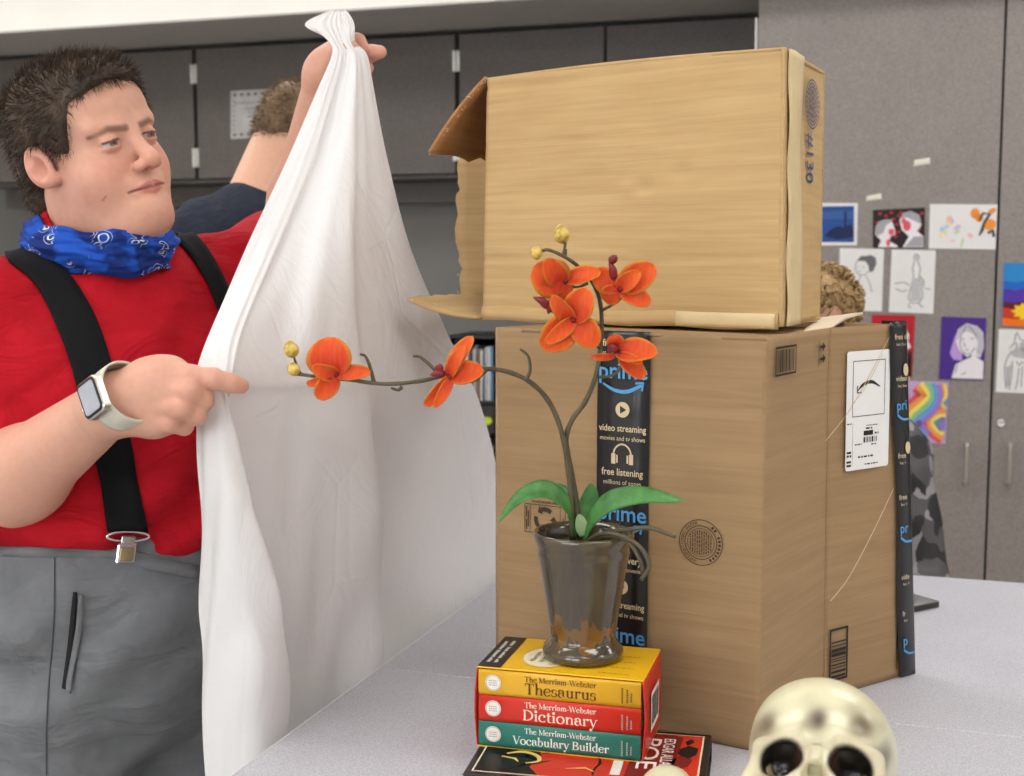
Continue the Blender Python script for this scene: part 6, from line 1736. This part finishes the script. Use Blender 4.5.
# rows from top to bottom; each column is (picture x, distance)
ROWS = [
 (11,  [(327,1.84),(329,1.842),(331,1.843),(333,1.843),(335,1.842),(337,1.84),(339,1.838),(341,1.837),(343,1.838),(345,1.84),(346,1.842),(348,1.845)]),
 (24,  [(305,1.80),(314,1.805),(321,1.808),(328,1.812),(332,1.815),(336,1.818),(340,1.82),(344,1.818),(347,1.815),(350,1.812),(352,1.812),(354,1.815)]),
 (42,  [(329,1.812),(331,1.806),(334,1.804),(337,1.806),(339,1.81),(342,1.812),(344,1.808),(347,1.804),(349,1.804),(351,1.806),(353,1.81),(355,1.815)]),
 (56,  [(331,1.808),(334,1.800),(337,1.797),(340,1.798),(343,1.802),(346,1.804),(350,1.800),(354,1.796),(357,1.798),(360,1.803),(363,1.81),(367,1.818)]),
 (90,  [(318,1.79),(322,1.780),(326,1.775),(330,1.778),(334,1.785),(338,1.788),(344,1.782),(352,1.772),(358,1.778),(363,1.79),(369,1.805),(374,1.82)]),
 (160, [(289,1.735),(294,1.722),(300,1.715),(306,1.716),(312,1.724),(319,1.732),(330,1.730),(344,1.722),(356,1.735),(364,1.755),(375,1.785),(388,1.82)]),
 (250, [(246,1.62),(252,1.600),(259,1.590),(267,1.588),(274,1.594),(282,1.605),(302,1.618),(326,1.622),(350,1.645),(362,1.68),(384,1.735),(411,1.80)]),
 (330, [(211,1.50),(217,1.474),(224,1.462),(232,1.458),(239,1.462),(248,1.472),(276,1.52),(312,1.56),(352,1.615),(367,1.66),(398,1.75),(446,1.86)]),
 (378, [(195,1.415),(203,1.401),(212,1.396),(222,1.395),(229,1.398),(236,1.410),(262,1.468),(308,1.54),(360,1.62),(376,1.67),(412,1.78),(469,1.92)]),
 (400, [(197,1.418),(206,1.402),(216,1.397),(226,1.398),(226,1.410),(224,1.425),(262,1.478),(308,1.55),(364,1.64),(378,1.69),(418,1.80),(478,1.96)]),
 (450, [(196,1.425),(208,1.400),(224,1.394),(240,1.405),(234,1.435),(219,1.470),(272,1.52),(316,1.57),(371,1.665),(370,1.72),(428,1.86),(490,2.06)]),
 (520, [(196,1.432),(213,1.402),(236,1.396),(260,1.412),(246,1.455),(222,1.505),(284,1.55),(326,1.60),(377,1.685),(371,1.77),(438,1.93),(503,2.20)]),
 (600, [(197,1.438),(218,1.408),(250,1.404),(281,1.432),(260,1.485),(228,1.535),(296,1.575),(336,1.63),(379,1.705),(371,1.80),(444,1.98),(512,2.29)]),
 (660, [(199,1.442),(222,1.414),(262,1.414),(291,1.472),(268,1.515),(232,1.55),(302,1.59),(342,1.65),(380,1.715),(371,1.82),(447,2.01),(518,2.34)]),
 (740, [(203,1.446),(224,1.424),(262,1.430),(287,1.502),(268,1.525),(236,1.555),(304,1.60),(345,1.66),(380,1.725),(371,1.83),(449,2.03),(520,2.36)]),
 (860, [(210,1.450),(226,1.432),(258,1.440),(282,1.508),(266,1.53),(240,1.555),(304,1.605),(345,1.67),(376,1.75),(382,1.83),(449,2.04),(520,2.37)]),
 (1000,[(212,1.452),(228,1.436),(256,1.446),(278,1.512),(264,1.516),(242,1.522),(303,1.58),(345,1.68),(376,1.76),(382,1.84),(449,2.05),(520,2.38)]),
]
ny, nx = 230, 190
C3 = np.array([[at(x, y, Y) for x, Y in cols] for y, cols in ROWS])
ys = np.array([r[0] for r in ROWS], float)
# dense in v: resample every column along the picture height, then every row across
t_rows = np.arange(len(ROWS)); 
def resample(P, n):                                 # monotone-ish cubic through points, by arc length of the index
    return catmull(P, n)
colsR = np.stack([catmull(C3[:, k], ny) for k in range(C3.shape[1])], 1)
SG = np.stack([catmull(colsR[j], nx) for j in range(ny)], 0)
U_, V_ = np.meshgrid(np.linspace(0,1,nx), np.linspace(0,1,ny))
du = np.gradient(SG, axis=1); dv = np.gradient(SG, axis=0); Nn = np.cross(du, dv); Nn /= np.linalg.norm(Nn, axis=2)[...,None]+1e-9
amp = np.clip((V_-.2)/.25, 0.15, 1)
fold = .0030*np.sin(21*U_+3*np.sin(5*V_)+4*V_)*np.clip(V_*1.6,.2,1) + .0010*np.sin(53*U_-6*V_+2*np.sin(9*V_)) + .003*np.sin(19*V_+9*U_+3*np.sin(7*U_))*amp*.6
fold = fold + .0045*np.sin(48*(V_+.5*U_)+5*np.sin(11*U_))*np.clip((V_-.5)*3,0,1)*np.exp(-((V_-.72)/.12)**2)
SG = SG + Nn*fold[...,None]
mesh('bed_sheet', SG.reshape(-1,3), grid_faces(nx, ny), m_sheet(), None, label='white cotton sheet held up by the man beside the table', cat='sheet')
def face_paint(L_, c, ez, brow, my):
    """eyes, brows and lips on a simpler head; L_ = vertices in the head's own frame"""
    x, y, z = np.abs(L_[:,0]), L_[:,1], L_[:,2]
    near = (np.abs(L_) < .13).all(1) & (y > .03)
    e = np.sqrt(((x-.031)/.0105)**2+((z-ez)/.0048)**2); c = blend(c, srgb(206,196,190), np.clip((1.1-e)*4, 0, 1)*near)
    i = np.sqrt((x-.031)**2+(z-ez)**2); c = blend(c, srgb(70,58,50), np.clip((.0056-i)/.0015, 0, 1)*np.clip((1.1-e)*4, 0, 1)*near)
    l = np.hypot(np.maximum(np.abs(x-.031)-.010, 0), z-ez-.0055); c = blend(c, srgb(110,76,64), .8*np.clip((.0030-l)/.002, 0, 1)*near)
    b = np.hypot(np.maximum(np.abs(x-.032)-.015, 0), z-ez-.021+.12*np.abs(x-.03)); c = blend(c, srgb(*brow), .75*np.clip((.0052-b)/.003, 0, 1)*near)
    m = np.hypot(np.maximum(x-.016, 0), (z-my)*1.0); c = blend(c, srgb(186,108,98), .8*np.clip((.0085-m)/.003, 0, 1)*near)
    return c
# ================================================================== the boy in navy, bent over the back counter
C2 = at(238, 300, 2.5)[:2]; B2 = basis(V(.55,.83,0))
def l2(X, Y, Z):
    dx, dy = X-C2[0], Y-C2[1]
    return dx*B2[0,0]+dy*B2[1,0], dx*B2[0,1]+dy*B2[1,1], Z
nav = empty('person', (C2[0], C2[1], 0), 'short-haired person in a navy t-shirt seen from behind with head bowed', 'person')
NECK2, HEAD2 = at(252, 202, 2.50), at(303, 136, 2.58)
SL2, SR2 = at(207, 235, 2.50), at(318, 240, 2.52)
def navy_f(X, Y, Z):
    x, y, z = l2(X, Y, Z)
    d = s_ell(x, y, z, (0,0,1.32), (.175,.115,.22)); d = smin(d, s_ell(x, y, z, (0,.0,1.06), (.165,.12,.16)), .06)
    d = smin(d, s_cap(X,Y,Z,SL2,SR2,.062), .05); d = smin(d, s_cap(X,Y,Z,SL2*.6+SR2*.4-V(0,0,.04),NECK2-V(0,0,.035),.10,.073), .06)
    for sh, sg in ((SL2,-1),(SR2,1)):
        el = sh + B2[:,1]*.10 - V(0,0,.25) + B2[:,0]*sg*.05
        d = smin(d, s_cap(X,Y,Z,sh,sh*.2+el*.8,.062,.07), .03)
    d = d + .003*np.sin(48*x+9*np.sin(9*z))*np.exp(-((z-1.5)/.12)**2) + wr(x, y, z, .0016)
    return smax(d, .93-z, .006)
v, F = snets(navy_f, (C2[0]-.32,C2[1]-.28,.90), (C2[0]+.32,C2[1]+.3,1.66), .009)
v = relax(v, F, 2, .4); mesh('t_shirt', v, F, m_cloth('navy_jersey', (34,38,50), (44,48,62), .35), nav)
def navy_leg(X, Y, Z):
    x, y, z = l2(X, Y, Z)
    d = s_ell(x, y, z, (0,0,.94), (.162,.118,.12))
    for sg in (-1,1): d = smin(d, s_chain(x, y, z, [(sg*.085,0,.90,.09),(sg*.09,.01,.5,.068),(sg*.09,0,.10,.055)], .02), .03)
    return smax(smax(d, z-.99, .004), .03-z, .004)
v, F = snets(navy_leg, (C2[0]-.26,C2[1]-.26,.02), (C2[0]+.26,C2[1]+.26,1.01), .012)
mesh('trousers', v, F, m_cloth('dark_denim', (44,50,66), (56,62,78), .2), nav)
for sg in (-1, 1):
    w_ = np.array([V(C2[0],C2[1],0)+B2@V(sg*.09+q[0], q[1], q[2]) for q in sv]); mesh('shoe', w_, sF, M_SHOE, nav)
HB2 = basis(V(.75,.42,-.50)); HS2 = .86
def nbody_f(X, Y, Z):
    d = s_cap(X,Y,Z,NECK2-V(0,0,.03),HEAD2+HB2@V(0,-.03,-.045),.064,.056)
    h = [((X-HEAD2[0])*HB2[0,k]+(Y-HEAD2[1])*HB2[1,k]+(Z-HEAD2[2])*HB2[2,k])/HS2 for k in range(3)]
    x = np.abs(h[0])
    q = s_ell(x,h[1],h[2],(0,-.010,.03),(.074,.095,.078)); q = smin(q, s_ell(x,h[1],h[2],(0,.035,-.04),(.060,.055,.075)), .03)
    q = smin(q, s_cap(x,h[1],h[2],(0,.08,.0),(0,.105,-.035),.009,.012), .01)
    q = smin(q, s_ell(x,h[1],h[2],(0,.07,-.095),(.024,.02,.02)), .02)
    q = smax(q, -s_ell(x,h[1],h[2],(.032,.095,.0),(.02,.016,.011)), .01); q = smin(q, s_sph(x,h[1],h[2],(.031,.072,0),.013), .004)
    q = smin(q, s_cap(x,h[1],h[2],(.02,.082,-.07),(0,.09,-.069),.005), .006)
    e = s_ell(x-.3*(-h[1]-.01),h[1],h[2],(.076,-.010,-.004),(.008,.019,.030)); e = smax(e, -s_ell(x,h[1],h[2],(.085,-.005,-.004),(.007,.010,.017)), .004)
    q = smin(q, e, .005)*HS2
    d = smin(d, q, .025)
    for sh, sg in ((SL2,-1),(SR2,1)):
        el = sh + B2[:,1]*.10 - V(0,0,.25) + B2[:,0]*sg*.05; wq = el + B2[:,1]*.20 - V(0,0,.02) - B2[:,0]*sg*.08
        a = smin(s_cap(X,Y,Z,sh,el,.045,.042), s_cap(X,Y,Z,el,wq,.042,.028), .02)
        hd = s_cap(X,Y,Z,wq,wq+B2[:,1]*.06,.028,.026)
        for k in range(4):
            p = wq+B2[:,1]*.07+B2[:,0]*(.026-.0175*k); hd = smin(hd, s_chain(X,Y,Z,[tuple(p)+(.011,), tuple(p+B2[:,1]*.03-V(0,0,.008))+(.010,), tuple(p+B2[:,1]*.045-V(0,0,.03))+(.008,)], .004), .006)
        p = wq+B2[:,1]*.02-B2[:,0]*sg*.025; hd = smin(hd, s_chain(X,Y,Z,[tuple(p)+(.014,), tuple(p+B2[:,1]*.035-B2[:,0]*sg*.015)+(.011,), tuple(p+B2[:,1]*.055-V(0,0,.015)-B2[:,0]*sg*.01)+(.009,)], .004), .008)
        d = smin(d, smin(a, hd, .012), .02)
    x, y, z = l2(X, Y, Z)
    t = smin(s_ell(x, y, z, (0,0,1.32), (.15,.09,.22)), s_ell(x, y, z, (0,0,1.0), (.14,.09,.16)), .06)
    return smin(d, t, .03)
v, F = snets(nbody_f, (C2[0]-.34,C2[1]-.2,.85), (C2[0]+.42,C2[1]+.52,1.84), .0055)
v = relax(v, F, 2, .4); mesh('body', v, F, M_SKIN, nav, cols=face_paint(((v-HEAD2) @ HB2)/HS2, np.tile(np.array(srgb(218,170,144)), (len(v),1)), 0.0, (96,72,54), -.070))
def nhair_f(X, Y, Z):
    x = np.abs(X)
    d = s_ell(x,Y,Z,(0,-.012,.034),(.080,.102,.083)); d = smin(d, s_ell(x,Y,Z,(0,-.062,-.02),(.06,.045,.06)), .03)
    hl = np.interp(Y, [-.14,-.07,-.045,-.03,-.018,.008,.014,.024,.034,.06,.13], [-.075,-.072,-.05,-.01,.026,.028,-.005,.0,.03,.07,.075])
    return smax(d, hl-Z, .006) + .002*np.sin(110*X+40*Z)*np.sin(90*Y+60*Z)
v, F = snets(nhair_f, (-.1,-.13,-.1), (.1,.11,.14), .005)
M_HAIR2 = m_hair('light_brown_hair', (78,60,44), (112,88,64), (158,130,98))
h2 = mesh('hair', (v*HS2) @ HB2.T + HEAD2, F, M_HAIR2, nav)
vv, f_ = strands(v, F, 5000, .012, .0014, lambda p: np.stack([0*p[:,0], -.3+0*p[:,0], -.6+0*p[:,0]], 1), 9, .35, HB2*HS2, HEAD2)
mesh('hair_strands', vv, f_, M_HAIR2, h2, smooth=False, kind='stuff')

# ================================================================== the curly-haired person in a camouflage jacket, beyond the table
C3_ = at(836, 400, 2.66)[:2]; B3 = basis(V(-.25,-.97,0)); HEAD3 = at(815, 322, 2.62)
SA3, SB3 = at(896, 455, 2.66), at(760, 455, 2.66)
cur = empty('person', (C3_[0], C3_[1], 0), 'person with curly blond hair and a grey camouflage jacket behind the boxes', 'person')
def m_camo():
    n = NT('grey_camouflage'); c = n.coord()
    a = n.ramp(n.noise(c, 20, 1, .4, .4), [(0,srgb(150,148,150)),(.5,srgb(150,148,150)),(.505,srgb(84,82,85)),(1,srgb(84,82,85))], 'LINEAR')
    m2 = n.ramp(n.noise(n.coord((1,1,1), rot=(1,2,.5)), 24, 1, .4, .3), [(0,(0,0,0)),(.53,(0,0,0)),(.535,(1,1,1)),(1,(1,1,1))])
    n.color(n.mix(m2, a, srgb(40,39,42))).set(rough=.6); n.bump(n.noise(c, 14, 3), .4, .012); return n.m
def l3(X, Y, Z):
    dx, dy = X-C3_[0], Y-C3_[1]
    return dx*B3[0,0]+dy*B3[1,0], dx*B3[0,1]+dy*B3[1,1], Z
EA3, EB3 = at(922, 590, 2.60), at(748, 590, 2.62)
def camo_f(X, Y, Z):
    x, y, z = l3(X, Y, Z)
    d = s_ell(x, y, z, (0,-.02,.93), (.185,.125,.24))
    d = smin(d, s_cap(X,Y,Z,SA3,SB3,.062), .06); d = smin(d, s_cap(X,Y,Z,SA3*.5+SB3*.5,V(HEAD3[0],HEAD3[1]+.02,HEAD3[2]-.15),.09,.066), .05)
    for sh, el in ((SA3,EA3),(SB3,EB3)): d = smin(d, smin(s_cap(X,Y,Z,sh,el,.064,.06), s_cap(X,Y,Z,el,el+B3[:,1]*.15+V(0,0,.01)-(el-V(C3_[0],C3_[1],el[2]))*.25,.058,.042), .02), .03)
    d = d + wr(x, y, z, .0025)
    return smax(d, .68-z, .006)
v, F = snets(camo_f, (C3_[0]-.36,C3_[1]-.36,.65), (C3_[0]+.36,C3_[1]+.24,1.25), .010)
v = relax(v, F, 2, .4); mesh('jacket', v, F, m_camo(), cur)
def leg3(X, Y, Z):
    x, y, z = l3(X, Y, Z); d = s_ell(x, y, z, (0,-.01,.74), (.165,.12,.12))
    for sg in (-1,1): d = smin(d, s_chain(x, y, z, [(sg*.088,0,.70,.088),(sg*.09,.01,.4,.066),(sg*.09,0,.09,.052)], .02), .03)
    return smax(smax(d, z-.80, .004), .03-z, .004)
v, F = snets(leg3, (C3_[0]-.26,C3_[1]-.22,.02), (C3_[0]+.26,C3_[1]+.22,.82), .012)
mesh('trousers', v, F, m_cloth('black_trousers', (36,36,40), (46,46,50), .2), cur)
for sg in (-1, 1):
    w_ = np.array([V(C3_[0],C3_[1],0)+B3@V(sg*.09+q[0], q[1], q[2]) for q in sv]); mesh('shoe', w_, sF, M_SHOE, cur)
HB3 = basis(V(-.3,-.9,-.25))
def cbody_f(X, Y, Z):
    h = [(X-HEAD3[0])*HB3[0,k]+(Y-HEAD3[1])*HB3[1,k]+(Z-HEAD3[2])*HB3[2,k] for k in range(3)]; x = np.abs(h[0])
    q = s_ell(x,h[1],h[2],(0,-.010,.02),(.072,.092,.074)); q = smin(q, s_ell(x,h[1],h[2],(0,.035,-.045),(.058,.052,.072)), .03)
    q = smin(q, s_cap(x,h[1],h[2],(0,.076,-.005),(0,.10,-.038),.008,.011), .01); q = smin(q, s_ell(x,h[1],h[2],(0,.068,-.1),(.022,.018,.018)), .02)
    q = smax(q, -s_ell(x,h[1],h[2],(.03,.09,-.004),(.019,.015,.010)), .01); q = smin(q, s_sph(x,h[1],h[2],(.030,.069,-.004),.0125), .004)
    q = smin(q, s_cap(x,h[1],h[2],(.018,.08,-.074),(0,.088,-.073),.005), .006)
    q = smin(q, s_cap(X,Y,Z,HEAD3-V(0,-.02,.06),V(HEAD3[0],HEAD3[1]+.03,HEAD3[2]-.2),.056,.06), .03)
    for el in (EA3, EB3):
        wq = el+B3[:,1]*.15+V(0,0,.01)-(el-V(C3_[0],C3_[1],el[2]))*.25
        hd = s_cap(X,Y,Z,wq,wq+B3[:,1]*.05,.030,.026)
        for k in range(4):
            p = wq+B3[:,1]*.06+B3[:,0]*(.026-.0175*k); hd = smin(hd, s_chain(X,Y,Z,[tuple(p)+(.011,), tuple(p+B3[:,1]*.03-V(0,0,.008))+(.010,), tuple(p+B3[:,1]*.04-V(0,0,.028))+(.008,)], .004), .006)
        p = wq+B3[:,1]*.01+V(0,0,.02); hd = smin(hd, s_chain(X,Y,Z,[tuple(p)+(.013,), tuple(p+B3[:,1]*.03+V(0,0,.015))+(.010,), tuple(p+B3[:,1]*.055+V(0,0,.015))+(.008,)], .004), .008)
        q = np.minimum(q, smin(hd, s_cap(X,Y,Z,el,wq,.04,.028), .015))
    x_, y_, z_ = l3(X, Y, Z)
    return smin(q, s_ell(x_, y_, z_, (0,-.02,.93), (.15,.09,.22)), .03)
v, F = snets(cbody_f, (C3_[0]-.34,C3_[1]-.42,.66), (C3_[0]+.34,C3_[1]+.24,1.46), .0055)
v = relax(v, F, 2, .4); mesh('body', v, F, M_SKIN, cur, cols=face_paint((v-HEAD3) @ HB3, np.tile(np.array(srgb(216,166,142)), (len(v),1)), -.004, (130,100,66), -.074))
v, F = snets(lambda X, Y, Z: smax(s_ell(X,Y,Z,(0,-.016,.028),(.082,.100,.080)), np.interp(Y, [-.14,-.05,.0,.03,.05,.13], [-.10,-.08,-.03,.0,.05,.06])-Z, .01), (-.1,-.13,-.12), (.1,.11,.13), .006)
M_HAIR3 = m_hair('dark_blond_hair', (120,92,58), (170,138,92), (214,186,140))
h3 = mesh('hair', v @ HB3.T + HEAD3, F, M_HAIR3, cur)
m = MB(); r_ = np.random.default_rng(31)
for k in range(300):
    q = v[r_.integers(0, len(v))]; nn = unit(q-V(0,-.016,.02)); a = unit(r_.normal(0,1,3)); a = unit(np.cross(nn, a)); b = np.cross(nn, a)
    t = np.linspace(0, 2*math.pi*r_.uniform(1.0,1.8), 18); rad = r_.uniform(.006,.012)
    pth = q + nn*.004 + np.outer(np.cos(t)*rad, nn) + np.outer(np.sin(t)*rad, a) + np.outer(t*.0022, b)
    m.add(*tube_vf(pth @ HB3.T + HEAD3, np.linspace(.0032,.0016,18), 5))
m.build('hair_curls', M_HAIR3, h3, kind='stuff')
